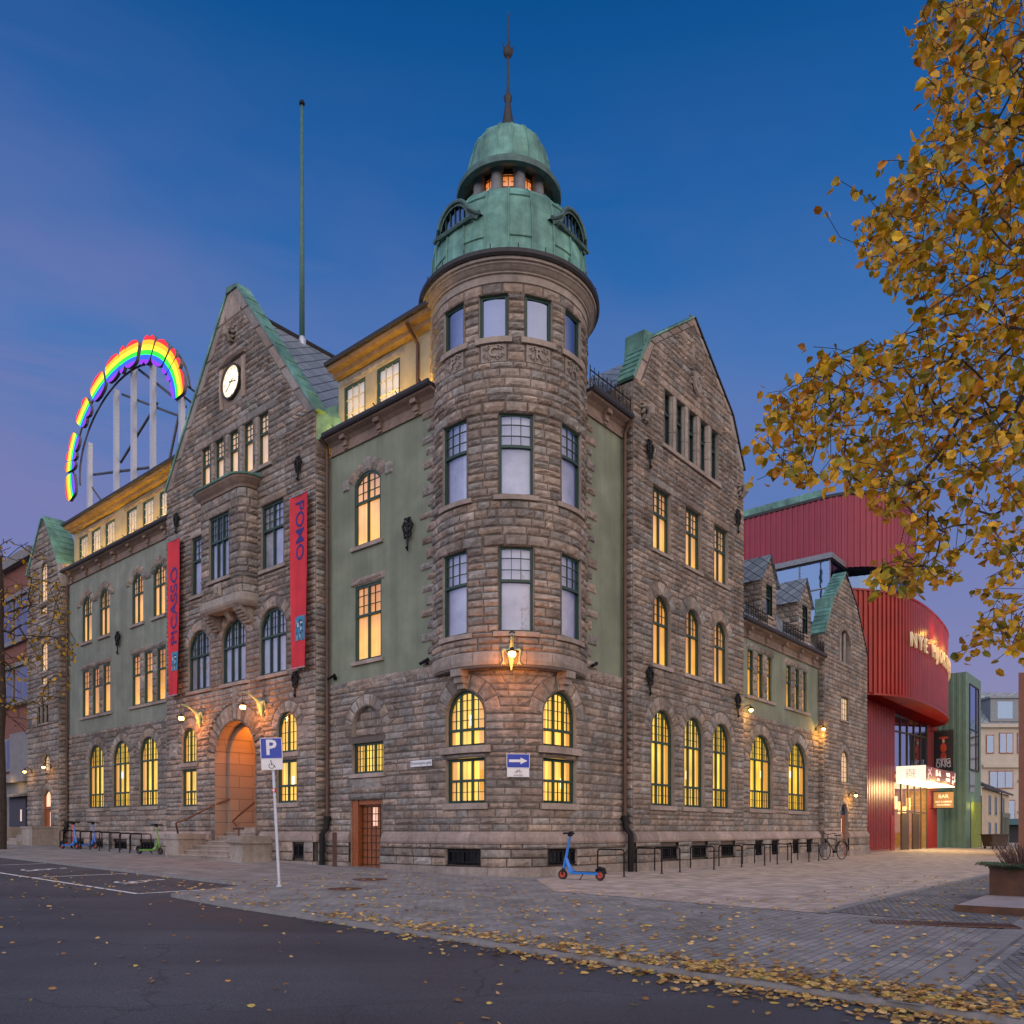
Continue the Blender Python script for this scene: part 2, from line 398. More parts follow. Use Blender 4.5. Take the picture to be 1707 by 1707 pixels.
def asphalt():
    m, t, N, l = ntree('asphalt')
    out = N('ShaderNodeOutputMaterial'); p = N('ShaderNodeBsdfPrincipled'); l(p.outputs[0], out.inputs[0])
    c = N('ShaderNodeTexCoord')
    a = N('ShaderNodeTexNoise'); a.inputs['Scale'].default_value = .35; a.inputs['Detail'].default_value = 6; l(c.outputs['Object'], a.inputs['Vector'])
    mp = N('ShaderNodeMapping'); mp.inputs['Rotation'].default_value = (0, 0, -math.atan2(-A[1], -A[0])); mp.inputs['Scale'].default_value = (.12, 1.1, 1); l(c.outputs['Object'], mp.inputs[0])
    tr = N('ShaderNodeTexNoise'); tr.inputs['Scale'].default_value = 1.0; tr.inputs['Detail'].default_value = 4; l(mp.outputs[0], tr.inputs['Vector'])
    f = N('ShaderNodeTexNoise'); f.inputs['Scale'].default_value = 55; f.inputs['Detail'].default_value = 4; l(c.outputs['Object'], f.inputs['Vector'])
    x = N('ShaderNodeMixRGB'); l(tr.outputs['Fac'], x.inputs[0]); x.inputs[1].default_value = (.024, .025, .033, 1); x.inputs[2].default_value = (.088, .088, .104, 1)
    r = N('ShaderNodeMapRange'); r.inputs[1].default_value = .3; r.inputs[2].default_value = .7; r.inputs[3].default_value = .55; r.inputs[4].default_value = 1.5; l(f.outputs['Fac'], r.inputs[0])
    mm = N('ShaderNodeMixRGB'); mm.blend_type = 'MULTIPLY'; mm.inputs[0].default_value = 1; l(x.outputs[0], mm.inputs[1]); l(r.outputs[0], mm.inputs[2])
    r2 = N('ShaderNodeMapRange'); r2.inputs[1].default_value = .3; r2.inputs[2].default_value = .7; r2.inputs[3].default_value = .75; r2.inputs[4].default_value = 1.3; l(a.outputs['Fac'], r2.inputs[0])
    m3 = N('ShaderNodeMixRGB'); m3.blend_type = 'MULTIPLY'; m3.inputs[0].default_value = 1; l(mm.outputs[0], m3.inputs[1]); l(r2.outputs[0], m3.inputs[2])
    vo = N('ShaderNodeTexVoronoi'); vo.feature = 'DISTANCE_TO_EDGE'; vo.inputs['Scale'].default_value = .22
    wv = N('ShaderNodeTexNoise'); wv.inputs['Scale'].default_value = 1.4; wv.inputs['Detail'].default_value = 5; l(c.outputs['Object'], wv.inputs['Vector'])
    wa = N('ShaderNodeMixRGB'); wa.blend_type = 'ADD'; wa.inputs[0].default_value = .9; l(c.outputs['Object'], wa.inputs[1]); l(wv.outputs['Color'], wa.inputs[2]); l(wa.outputs[0], vo.inputs['Vector'])
    ck_ = N('ShaderNodeMapRange'); ck_.inputs[1].default_value = .0; ck_.inputs[2].default_value = .006; ck_.inputs[3].default_value = .6; ck_.inputs[4].default_value = 1; l(vo.outputs['Distance'], ck_.inputs[0])
    m5 = N('ShaderNodeMixRGB'); m5.blend_type = 'MULTIPLY'; m5.inputs[0].default_value = 1; l(m3.outputs[0], m5.inputs[1]); l(ck_.outputs[0], m5.inputs[2])
    rr = N('ShaderNodeMapRange'); rr.inputs[1].default_value = .3; rr.inputs[2].default_value = .7; rr.inputs[3].default_value = .55; rr.inputs[4].default_value = .9; l(a.outputs['Fac'], rr.inputs[0]); l(rr.outputs[0], p.inputs['Roughness'])
    l(m5.outputs[0], p.inputs['Base Color'])
    bu = N('ShaderNodeBump'); bu.inputs['Strength'].default_value = .5; bu.inputs['Distance'].default_value = .01; l(f.outputs['Fac'], bu.inputs['Height']); l(bu.outputs[0], p.inputs['Normal'])
    return m
ASPH = asphalt()

def glass(name, refl, tint=(1, 1, 1), rough=.02, rtint=(1, 1, 1)):
    m, t, N, l = ntree(name)
    out = N('ShaderNodeOutputMaterial'); mix = N('ShaderNodeMixShader'); tr = N('ShaderNodeBsdfTransparent'); gl = N('ShaderNodeBsdfGlossy')
    tr.inputs[0].default_value = tint + (1,); gl.inputs['Roughness'].default_value = rough; gl.inputs['Color'].default_value = rtint + (1,)
    fr = N('ShaderNodeLayerWeight'); fr.inputs['Blend'].default_value = .35
    mr = N('ShaderNodeMapRange'); mr.inputs[3].default_value = refl; mr.inputs[4].default_value = min(1, refl + .45); l(fr.outputs['Facing'], mr.inputs[0])
    c = N('ShaderNodeTexCoord'); n = N('ShaderNodeTexNoise'); n.inputs['Scale'].default_value = .8; l(c.outputs['Object'], n.inputs['Vector'])
    bu = N('ShaderNodeBump'); bu.inputs['Strength'].default_value = .08; bu.inputs['Distance'].default_value = .05; l(n.outputs['Fac'], bu.inputs['Height']); l(bu.outputs[0], gl.inputs['Normal'])
    l(mr.outputs[0], mix.inputs[0]); l(tr.outputs[0], mix.inputs[1]); l(gl.outputs[0], mix.inputs[2]); l(mix.outputs[0], out.inputs[0])
    return m
GLASS = glass('window_glass', .05, rtint=(.50, .56, .75))
GLASSR = glass('reflecting_glass', .42, (.7, .75, .8), rtint=(.24, .38, .64))
GLASST = glass('sky_reflecting_glass', .55, (.8, .85, .9), rtint=(.36, .40, .54))
GLASSF = glass('bright_facade_glass', .72, (.6, .65, .7), rtint=(.55, .66, .85))

def curtain(name, lo, hi, st_lo, st_hi, zper, z0, fold=14, foldamt=.25, base=(.7, .65, .5), ln=None):
    """a blind with its light painted in: glow graded from the sill up, fold shading streaked over it"""
    m, t, N, l = ntree(name)
    out = N('ShaderNodeOutputMaterial'); p = N('ShaderNodeBsdfPrincipled'); l(p.outputs[0], out.inputs[0])
    p.inputs['Base Color'].default_value = base + (1,); p.inputs['Roughness'].default_value = .9
    c = N('ShaderNodeTexCoord'); s = N('ShaderNodeSeparateXYZ'); l(c.outputs['Object'], s.inputs[0])
    z = N('ShaderNodeMapRange'); z.inputs[1].default_value = z0; z.inputs[2].default_value = z0 + zper; l(s.outputs['Z'], z.inputs[0])
    x = N('ShaderNodeMixRGB'); l(z.outputs[0], x.inputs[0]); x.inputs[1].default_value = lo + (1,); x.inputs[2].default_value = hi + (1,)
    mp = N('ShaderNodeMapping'); mp.inputs['Scale'].default_value = (fold, fold, .15); l(c.outputs['Object'], mp.inputs[0])
    n = N('ShaderNodeTexNoise'); n.inputs['Scale'].default_value = 1; n.inputs['Detail'].default_value = 3; l(mp.outputs[0], n.inputs['Vector'])
    n2 = N('ShaderNodeTexNoise'); n2.inputs['Scale'].default_value = 1.1; n2.inputs['Detail'].default_value = 2; l(c.outputs['Object'], n2.inputs['Vector'])
    r = N('ShaderNodeMapRange'); r.inputs[1].default_value = .3; r.inputs[2].default_value = .7; r.inputs[3].default_value = 1 - foldamt; r.inputs[4].default_value = 1 + foldamt; l(n.outputs['Fac'], r.inputs[0])
    rb = N('ShaderNodeMapRange'); rb.inputs[1].default_value = .3; rb.inputs[2].default_value = .7; rb.inputs[3].default_value = .72; rb.inputs[4].default_value = 1.22; l(n2.outputs['Fac'], rb.inputs[0])
    q = N('ShaderNodeMapRange'); q.inputs[3].default_value = st_lo; q.inputs[4].default_value = st_hi; l(z.outputs[0], q.inputs[0])
    e = N('ShaderNodeMath'); e.operation = 'MULTIPLY'; l(r.outputs[0], e.inputs[0]); l(q.outputs[0], e.inputs[1])
    e2 = N('ShaderNodeMath'); e2.operation = 'MULTIPLY'; l(rb.outputs[0], e2.inputs[0]); l(e.outputs[0], e2.inputs[1])
    l(x.outputs[0], p.inputs['Emission Color']); l(e2.outputs[0], p.inputs['Emission Strength'])  # sill-side brightness and fold shading are painted into the emission
    return m
GLOW_G = curtain('lit_yellow_interior', (1, .57, .045), (1, .60, .06), 1.48, 1.32, 3.0, 2.6, fold=8, foldamt=.42, base=(.16, .11, .03))
GLOW_2 = curtain('lit_amber_blind_second_floor', (1, .47, .035), (.9, .33, .06), 1.42, .62, 2.3, 6.9, fold=6, foldamt=.2, base=(.22, .15, .08))
GLOW_3 = curtain('lit_amber_blind_third_floor', (1, .48, .045), (.9, .42, .20), 1.42, .62, 2.3, 10.4, fold=6, foldamt=.2, base=(.24, .18, .12))
GLOW_4 = curtain('lit_cream_blind', (.95, .50, .15), (.85, .52, .32), .85, .60, 1.8, 13.9, fold=7, foldamt=.1)
GLOW_A = curtain('lit_attic_blind', (.95, .66, .32), (.75, .68, .62), .62, .42, 1.4, 14.3, fold=6, foldamt=.15)
BLIND = mat('white_blind', (.50, .52, .60), .9, ns=1.1, na=.42, bs=7, bd=.5)
GLASSB = glass('blind_window_glass', .17, rtint=(.55, .62, .85))
CURT = mat('glowing_side_curtain', (.30, .16, .05), .9, ns=12, na=.35, bs=20, bd=.4, emit=(1, .44, .05), es=.85)  # cloth glows by itself, room light put in as emission
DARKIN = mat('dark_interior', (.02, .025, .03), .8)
def emis(name, c, s, base=(.8, .8, .8)):
    return mat(name, base, .5, emit=c, es=s, bd=0, ns=4, na=.05)
LAMPW = emis('lamp_glass_warm', (1, .60, .20), 5)
ROOML = emis('room_lamp', (1, .86, .55), 2.2)

# ------------------------------------------------------------------ walls, stones, windows
class Shape:
    """opening outline: rectangle (rise 0) or arched head of the given rise"""
    def __init__(s, c, w, z0, z1, rise=0):
        s.c, s.w, s.z0, s.z1, s.rise = c, w, z0, z1, rise
        s.t0, s.t1 = c - w / 2, c + w / 2
        if rise:
            s.rho = (w * w / 4 + rise * rise) / (2 * rise); s.cz = z1 - s.rho
            s.ha = math.asin(min(1, w / 2 / s.rho))
        s.zs = z1 - rise
    def top(s, t):
        if not s.rise: return s.z1
        d = min(abs(t - s.c), s.w / 2)
        return s.cz + math.sqrt(max(0, s.rho ** 2 - d * d))
    def inset(s, d):
        if not s.rise: return Shape(s.c, s.w - 2 * d, s.z0 + d, s.z1 - d)
        w = s.w - 2 * d; rho = s.rho - d
        zs = s.cz + math.sqrt(max(0, rho * rho - w * w / 4))
        return Shape(s.c, w, s.z0 + d, s.z1 - d, s.z1 - d - zs)
    def cols(s, n=10):
        return [s.t0 + s.w * (.5 - .5 * math.cos(PI * i / n)) for i in range(n + 1)] if s.rise else [s.t0, s.t1]
    def outline(s, n=12):
        p = [(s.t0, s.z0), (s.t1, s.z0)]
        if not s.rise: return p + [(s.t1, s.z1), (s.t0, s.z1)]
        for i in range(n + 1):
            a = s.ha - 2 * s.ha * i / n
            p.append((s.c + s.rho * math.sin(a), s.cz + s.rho * math.cos(a)))
        return p

def wall(mb, sf, t0, t1, zlo, top, holes=(), m=0, o=0, kinks=(), step=.2):
    tf = top if callable(top) else (lambda t: top)
    bp = {t0, t1} | {k for k in kinks if t0 < k < t1}
    for h in holes: bp |= {t for t in h.cols() if t0 < t < t1}
    if sf.curved:
        n = int((t1 - t0) / step)
        for i in range(1, n): bp.add(t0 + (t1 - t0) * i / n)
    bp = sorted(bp); b2 = [bp[0]]
    for t in bp[1:]:
        if t - b2[-1] > 1e-4: b2.append(t)
    for a, b in zip(b2, b2[1:]):
        mid = (a + b) / 2
        e = 1e-5
        cuts = sorted([h for h in holes if h.t0 < mid < h.t1], key=lambda h: h.z0)
        za = zb = zlo
        for h in cuts:
            if h.z0 > za: mb.quad(sf(a, za, o), sf(b, zb, o), sf(b, h.z0, o), sf(a, h.z0, o), m)
            za, zb = h.top(a), h.top(b)
        mb.quad(sf(a, za, o), sf(b, zb, o), sf(b, tf(b - e), o), sf(a, tf(a + e), o), m)

def loop_band(mb, sf, pa, oa, pb, ob, m=0):
    n = len(pa)
    mb.add([sf(t, z, oa) for t, z in pa] + [sf(t, z, ob) for t, z in pb],
           [(i, (i + 1) % n, n + (i + 1) % n, n + i) for i in range(n)], m)
def fill(mb, sf, sh, o, m=0):
    cs = sh.cols(10)
    if sf.curved:
        k = 6
        if not sh.rise: cs = [sh.t0 + sh.w * i / k for i in range(k + 1)]
    for a, b in zip(cs, cs[1:]):
        mb.quad(sf(a, sh.z0, o), sf(b, sh.z0, o), sf(b, sh.top(b), o), sf(a, sh.top(a), o), m)

def tint():
    r = random.random()
    b = rnd(.72, 1.22)
    if r < .42: c = (1.04, .97, .94)
    elif r < .66: c = (.92, .97, 1.02)
    elif r < .88: c = (1.08, .95, .86)
    else: c = (.80, .80, .82)
    return (c[0] * b, c[1] * b, c[2] * b)

def stone(mb, sf, fn, L, H, D=.055, o=0, gap=.011, m=0, rough=1.0):
    ue = min(.28, .035 / max(L, .05)); ve = min(.3, .035 / max(H, .05))
    gu = min(.2, gap / max(L, .05)); gv = min(.2, gap / max(H, .05))
    us = [0, ue, .36, .66, 1 - ue, 1] if L > .22 else [0, ue, .5, 1 - ue, 1]
    vs = [0, ve, .5, 1 - ve, 1]
    nu, nv = len(us), len(vs)
    P = []
    tilt = rnd(-.3, .3)
    for j, v in enumerate(vs):
        for i, u in enumerate(us):
            uu = gu + (1 - 2 * gu) * u; vv = gv + (1 - 2 * gv) * v
            if i in (0, nu - 1) or j in (0, nv - 1): d = .002
            elif i in (1, nu - 2) or j in (1, nv - 2): d = D * (rnd(.45, .85) if rough else .8)
            else: d = D * (rnd(.75, 1.35) if rough else .95) * (1 + tilt * (u - .5))
            t, z = fn(uu, vv)
            P.append(sf(t, z, o + d))
    F = [(j * nu + i, j * nu + i + 1, (j + 1) * nu + i + 1, (j + 1) * nu + i) for j in range(nv - 1) for i in range(nu - 1)]
    mb.add(P, F, m, tint())

class Blk:
    """what the coursed stones leave free: opening, arch ring, lintel and sill"""
    def __init__(s, sh, ring=0, lintel=0, sill=.0, ext=.12, lext=None):
        s.sh, s.ring, s.lin, s.sill, s.ext = sh, ring, lintel, sill, ext
        s.lext = ext if lext is None else lext
        s.crit = [sh.z0 - sill, sh.z0]
        s.crit += [sh.zs] if sh.rise else [sh.z1, sh.z1 + lintel]
        s.zmax = sh.z1 + (ring if sh.rise else lintel)
    def iv(s, z):
        h = s.sh
        if z < h.z0 - s.sill or z > s.zmax: return None
        if z < h.z0: return (h.t0 - s.ext, h.t1 + s.ext)
        if h.rise:
            if z <= h.zs: return (h.t0, h.t1)
            R = h.rho + s.ring; dz = z - h.cz
            if abs(dz) >= R: return None
            x = math.sqrt(R * R - dz * dz)
            x = min(x, h.w / 2 + (z - h.zs) * math.tan(min(h.ha, 1.35)))
            return (h.c - x, h.c + x)
        if z <= h.z1: return (h.t0, h.t1)
        return (h.t0 - s.lext, h.t1 + s.lext)
class Zone:
    def __init__(s, t0, t1, z0, z1): s.a = (t0, t1); s.z0, s.z1 = z0, z1; s.crit = [z0, z1]
    def iv(s, z): return s.a if s.z0 < z < s.z1 else None

def stones(mb, sf, lo, hi, zlo, zhi, blks=(), h=(.15, .25), l=(.28, .74), D=.05, o=0, crit=()):
    lf = lo if callable(lo) else (lambda z: lo)
    hf = hi if callable(hi) else (lambda z: hi)
    cz = sorted({round(z, 3) for b in blks for z in b.crit if zlo + .1 < z < zhi - .1} | set(crit))
    zs = [zlo]
    for z in cz:
        if z - zs[-1] > .09: zs.append(z)
    zs.append(zhi)
    rows = []
    for a, b in zip(zs, zs[1:]):
        n = max(1, round((b - a) / ((h[0] + h[1]) / 2)))
        ws = [rnd(h[0], h[1]) for _ in range(n)]; k = (b - a) / sum(ws); z = a
        for w in ws: rows.append((z, z + w * k)); z += w * k
    e = .004
    for z, z2 in rows:
        segs = [(lf(z), lf(z2), hf(z), hf(z2))]
        for b in blks:
            ib, it = b.iv(z + e), b.iv(z2 - e)
            if ib is None and it is None: continue
            if ib is None: ib = it
            if it is None:
                mid = (ib[0] + ib[1]) / 2
                it = (mid, mid) if isinstance(b, Blk) and b.sh.rise else ib
            if abs(it[0] - ib[0]) > 2.2 * (z2 - z): it = ((it[0] + ib[0]) / 2,) + it[1:]; it = (it[0], it[1])
            if abs(it[1] - ib[1]) > 2.2 * (z2 - z): it = (it[0], (it[1] + ib[1]) / 2)
            ns_ = []
            for s in segs:
                if (ib[1] + it[1]) <= s[0] + s[1] or (ib[0] + it[0]) >= s[2] + s[3]: ns_.append(s); continue
                if (ib[0] + it[0]) - (s[0] + s[1]) > .06: ns_.append((s[0], s[1], ib[0], it[0]))
                if (s[2] + s[3]) - (ib[1] + it[1]) > .06: ns_.append((ib[1], it[1], s[2], s[3]))
            segs = ns_
        for s in segs:
            Ltot = ((s[2] - s[0]) + (s[3] - s[1])) / 2
            if Ltot < .03: continue
            n = max(1, round(Ltot / rnd(l[0] + .1, l[1] - .05)))
            ws = [rnd(l[0], l[1]) for _ in range(n)]; k = 1 / sum(ws); f = 0
            for w in ws:
                f2 = f + w * k
                b0 = s[0] + (s[2] - s[0]) * f; b1 = s[0] + (s[2] - s[0]) * f2
                t0_ = s[1] + (s[3] - s[1]) * f; t1_ = s[1] + (s[3] - s[1]) * f2
                if f2 < .999 and f > .001: pass
                fn = lambda u, v, b0=b0, b1=b1, t0_=t0_, t1_=t1_: ((b0 + (b1 - b0) * u) * (1 - v) + (t0_ + (t1_ - t0_) * u) * v, z + (z2 - z) * v)
                stone(mb, sf, fn, (b1 - b0 + t1_ - t0_) / 2, z2 - z, D * rnd(.7, 1.2), o)
                f = f2

def ring(mb, sf, sh, w, D=.06, o=0, n=None, ears=0, ext=0):
    """voussoirs round an arched head"""
    ha = sh.ha; r, R = sh.rho, sh.rho + w
    n = n or max(5, int(2 * ha * r / .26) | 1)
    for k in range(n):
        a0 = -ha + 2 * ha * k / n; a1 = -ha + 2 * ha * (k + 1) / n
        RR = R + (.07 if (k == n // 2 and ears) else rnd(-.02, .05) if ears else 0)
        fn = lambda u, v, a0=a0, a1=a1, RR=RR: (sh.c + (r + (RR - r) * v) * math.sin(a0 + (a1 - a0) * u), sh.cz + (r + (RR - r) * v) * math.cos(a0 + (a1 - a0) * u))
        stone(mb, sf, fn, (a1 - a0) * r, w, D, o)
    if ears:
        for sg in (-1, 1):
            tx = sh.c + sg * R * math.sin(ha); zc = sh.cz + r * math.cos(ha)
            fn = lambda u, v, tx=tx, zc=zc, sg=sg: (tx + sg * (-.10 + ears * u) if sg > 0 else tx - .0 + (-ears + .10) + ears * u, zc - .06 + (w + .02) * v)
            stone(mb, sf, fn, ears, w, D, o + .004)
def block(mb, sf, t0, t1, z0, z1, D=.06, o=0):
    stone(mb, sf, lambda u, v: (t0 + (t1 - t0) * u, z0 + (z1 - z0) * v), t1 - t0, z1 - z0, D, o)

def reveal(mb, sf, sh, o0, o1, m=0):
    p = sh.outline(); n = len(p)
    mb.add([sf(t, z, o0) for t, z in p] + [sf(t, z, o1) for t, z in p], [(i, (i + 1) % n, n + (i + 1) % n, n + i) for i in range(n)], m)

THIN = []            # far fronts seen edge-on: slim metal casements
NEAR_FLUSH = []      # street fronts whose windows sit almost flush with the wall
def window(parent, sf, sh, depth, mull=(.5,), trans=(.6,), munt=(), cur=None, fw=.075, mw=.055, tw=.07, sill=.11, ext=.12, bars=None, so=0.0, base=0.0, frame=None, pane=None, cback=.09, name='window', fmat=None):
    """one window: frame with mullions, transoms and glazing bars; pane, blind and sill as sub-parts"""
    frame = fmat or GREEN
    depth *= .15 if sf in NEAR_FLUSH else .40
    o = base - depth
    fd = .02 if sf in THIN else .06
    if sf in THIN: cback = .045
    f = MB()
    inn = sh.inset(fw)
    po, pi_ = sh.outline(), inn.outline()
    loop_band(f, sf, po, o, pi_, o)
    loop_band(f, sf, pi_, o, pi_, o - fd - .01)
    H = sh.z1 - sh.z0
    ts = [sh.t0 + sh.w * q for q in mull]
    zs = [sh.z0 + H * q for q in trans]
    for t in ts: f.bar(sf, t - mw / 2, t + mw / 2, sh.z0 + fw * .7, min(sh.top(t - mw / 2), sh.top(t + mw / 2)) - fw * .7, o - fd, o + .012)
    for z in zs: f.bar(sf, inn.t0 - .01, inn.t1 + .01, z - tw / 2, z + tw / 2, o - fd, o + min(.022, fd * .6))
    edges = [inn.t0] + ts + [inn.t1]
    for za, zb, nc, nr in munt:
        a = sh.z0 + H * za; b = sh.z0 + H * zb
        for e0, e1 in zip(edges, edges[1:]):
            for i in range(1, nc):
                t = e0 + (e1 - e0) * i / nc
                f.bar(sf, t - .009, t + .009, a, min(b, inn.top(t)), o - fd * .8, o - fd * .25, 1)
        for j in range(1, nr + (1 if zb < .98 and 0 else 0)):
            z = a + (b - a) * j / nr
            w2 = inn.w / 2
            if sh.rise and z > inn.zs:
                w2 = min(w2, math.sqrt(max(0.0001, inn.rho ** 2 - (z - inn.cz) ** 2)))
            f.bar(sf, inn.c - w2, inn.c + w2, z - .009, z + .009, o - fd * .8, o - fd * .28, 1)
    fr = f.build(name, [frame, bars or frame], parent)
    g = MB(); fill(g, sf, inn, o - fd * .65); g.build('pane', pane or (GLASSB if cur is BLIND else GLASS), fr)
    if cur is not None:
        big = Shape(sh.c, sh.w + .20, sh.z0 - .08, sh.z1 + .12, sh.rise + .06 if sh.rise else 0)
        b = MB(); fill(b, sf, big, o - cback); b.build('blind', cur, fr)
    if cur is GLOW_G and not name.startswith('base'):      # drawn-back curtains and a lamp seen through the panes
        b = MB(); ww = sh.w * .15
        for a0, a1 in ((sh.t0 - .02, sh.t0 + ww * rnd(.9, 1.3)), (sh.t1 - ww * rnd(.9, 1.3), sh.t1 + .02)):
            k = 8; pz = []
            for i in range(k + 1):
                t = a0 + (a1 - a0) * i / k; pz.append((t, o - cback + .012 + .010 * math.sin(i * 1.9)))
            for (ta, oa), (tb, ob) in zip(pz, pz[1:]): b.quad(sf(ta, sh.z0, oa), sf(tb, sh.z0, ob), sf(tb, sh.top(tb) + .02, ob), sf(ta, sh.top(ta) + .02, oa))
        b.build('curtain', CURT, fr)
        if random.random() < .6 and sh.z1 - sh.z0 > 1:
            b = MB(); tq = sh.c + rnd(-.2, .2) * sh.w; zq = sh.z0 + (sh.z1 - sh.z0) * rnd(.35, .6); b.bar(sf, tq - .05, tq + .05, zq - .14, zq + .14, o - cback + .01, o - cback + .03); b.build('room_lamp', ROOML, fr)
    if sill:
        s = MB(); s.bar(sf, sh.t0 - ext, sh.t1 + ext, sh.z0 - sill, sh.z0, o - .02, base + .085 + so, 0, (1.06, 1.0, .98))
        s.build('sill', DRESS, fr)
    return fr
def text_mesh(name, body, size, m, parent=None, extrude=.004, mw=None, local=True, bold=0, align='CENTER', shear=0):
    cu = bpy.data.curves.new(name, 'FONT'); cu.body = body; cu.size = size; cu.extrude = extrude; cu.align_x = align; cu.align_y = 'CENTER'; cu.offset = bold
    cu.resolution_u = 2; cu.shear = shear
    tmp = bpy.data.objects.new('tmp', cu); COL.objects.link(tmp)
    bpy.context.view_layer.update()
    me = bpy.data.meshes.new_from_object(tmp.evaluated_get(bpy.context.evaluated_depsgraph_get()))
    bpy.data.objects.remove(tmp); bpy.data.curves.remove(cu)
    me.name = name
    if mw: me.transform(mw)
    me.materials.clear(); me.materials.append(m)
    if m.name == 'dressed_granite': me.color_attributes.new('tint', 'FLOAT_COLOR', 'POINT').data.foreach_set('color', [1.0] * (4 * len(me.vertices)))
    o = bpy.data.objects.new(name, me); COL.objects.link(o)
    if parent is not None:
        o.parent = parent
        if not local and parent.type == 'EMPTY': o.location = -parent.location
    return o
def frame_mat(sf, t, z, o=0):
    """matrix whose x runs along the wall, y up, z out of it"""
    p = Vector(sf(t, z, o)); x = (Vector(sf(t + .01, z, o)) - Vector(sf(t - .01, z, o))).normalized(); y = Vector((0, 0, 1)); n = x.cross(y)
    M = Matrix((x, y, n)).transposed().to_4x4(); M.translation = p
    return M

# ------------------------------------------------------------------ ground, road, paving
def sheet(name, poly, dz, m, uv=False, thick=0):
    """a flat-lying sheet over the gently tilted ground; poly in (along street, towards road)"""
    bm = bmesh.new()
    vs = [bm.verts.new((s, n, 0)) for s, n in poly]
    bm.faces.new(vs)
    for co_, no in (((-25, 0, 0), (1, 0, 0)), ((32, 0, 0), (1, 0, 0)), ((0, 0, 0), (0, 1, 0)), ((0, 40, 0), (0, 1, 0))):
        bmesh.ops.bisect_plane(bm, geom=bm.verts[:] + bm.edges[:] + bm.faces[:], plane_co=co_, plane_no=no, dist=1e-5)
    if thick:
        r = bmesh.ops.extrude_face_region(bm, geom=bm.faces[:])
        top = [v for v in r['geom'] if isinstance(v, bmesh.types.BMVert)]
    for v in bm.verts:
        x, y = PA(v.co.x, v.co.y)
        lift = dz
        if thick and v not in top: lift = dz - thick
        v.co = (x, y, zg(x, y) + lift)
    bmesh.ops.recalc_face_normals(bm, faces=bm.faces[:])
    me = bpy.data.meshes.new(name); bm.to_mesh(me); bm.free(); me.materials.append(m)
    o = bpy.data.objects.new(name, me); COL.objects.link(o)
    return o
def xs(sB, nB):      # site point given along the right street -> (s, n) of the left frame
    return sn(*PB(sB, nB))
struct(sheet('road', [(-900, -900), (900, -900), (900, 900), (-900, 900)], -.07, ASPH))
pv = [(-60, 7.62), (-16, 7.62), (-1.2, 7.62), (.75, 7.5), (1.45, 5.25), (62, 5.45), (62, -3), (10, -4), (10, -160), (-120, -160), (-60, -20)]
struct(sheet('pavement', pv, .0, PAVER, thick=.07))
kb = mat('kerb_granite', (.24, .235, .235), .8, ns=5, na=.2, bs=40, bd=.25)
k = [(-60, 7.62), (-1.2, 7.62), (.75, 7.5), (1.45, 5.25), (62, 5.45)]
k2 = [(62, 5.54), (1.53, 5.34), (.83, 7.58), (-1.19, 7.71), (-60, 7.71)]
struct(sheet('kerb_strip', k + k2, .004, kb, thick=.075))
c1 = xs(-2.9, -1.2 + 2.4); 
struct(sheet('plaza', [xs(-3.75, 2.6), xs(-3.6, 8.2), xs(120, 8.2), xs(120, -14), xs(30, -14), xs(30, -1), xs(2.5, -.2), xs(-1.6, .4)], .006, PLAZA))
struct(sheet('cobble_strip', [xs(-3.3, 8.2), xs(120, 8.2), xs(120, 9.7), xs(-1.75, 9.7), xs(-1.75, 14), xs(-3.3, 14)], .008, COBBLE))
struct(sheet('granite_border', [xs(-3.6, 8.02), xs(120, 8.02), xs(120, 8.2), xs(-3.6, 8.2)], .012, kb))
struct(sheet('kerb_slab_strip', [xs(-9.6, 10.75), xs(-1.9, 10.75), xs(-1.9, 11.05), xs(-9.6, 11.05)], .012, kb))
struct(sheet('cobble_patch', [xs(-9.4, 11.2), xs(-3.4, 11.2), xs(-3.4, 15), xs(-9.0, 15)], .008, COBBLE))
dk = mat('wall_foot_setts', (.22, .21, .205), .85, ns=6, na=.3, bs=25, bd=.5)
# painted parking marks
WL = mat('white_road_paint', (.80, .80, .80), .7, ns=18, na=.35, bd=.1)
def line(p, q, w=.1):
    d = nrm((q[0] - p[0], q[1] - p[1])); n = (-d[1] * w / 2, d[0] * w / 2)
    return [(p[0] + n[0], p[1] + n[1]), (q[0] + n[0], q[1] + n[1]), (q[0] - n[0], q[1] - n[1]), (p[0] - n[0], p[1] - n[1])]
for nm, p, q in (('parking_line', (1.9, 7.75), (46, 7.9)), ('parking_line', (1.9, 7.72), (1.55, 5.45)), ('parking_line', (7.6, 7.72), (7.3, 5.5)), ('parking_line', (13.3, 7.72), (13.0, 5.5)), ('parking_line', (19, 7.72), (18.7, 5.5))):
    struct(sheet(nm, line(p, q), -.064, WL))
def wheelchair_mark(s, n):
    mb = MB()
    def P(a, b, dz=.010): x, y = PA(s + a, n + b); return (x, y, zg(x, y) - .07 + dz)
    def strip(p, q, w):
        r = line(p, q, w); mb.add([P(*v) for v in r], [(0, 1, 2, 3)])
    k = 14
    pts = [(.34 * math.cos(a), .34 * math.sin(a)) for a in [2 * PI * i / k * .72 + .6 for i in range(k + 1)]]
    for a, b in zip(pts, pts[1:]): strip(a, b, .09)
    strip((.05, -.55), (.0, .05), .12); strip((.0, .05), (-.35, .05), .1); strip((-.35, .05), (-.52, .42), .1)
    mb.add([P(.06 + .11 * math.cos(2 * PI * i / 10), -.74 + .11 * math.sin(2 * PI * i / 10)) for i in range(10)], [tuple(range(10))])
    o = mb.build('wheelchair_mark', WL)
    struct(o)
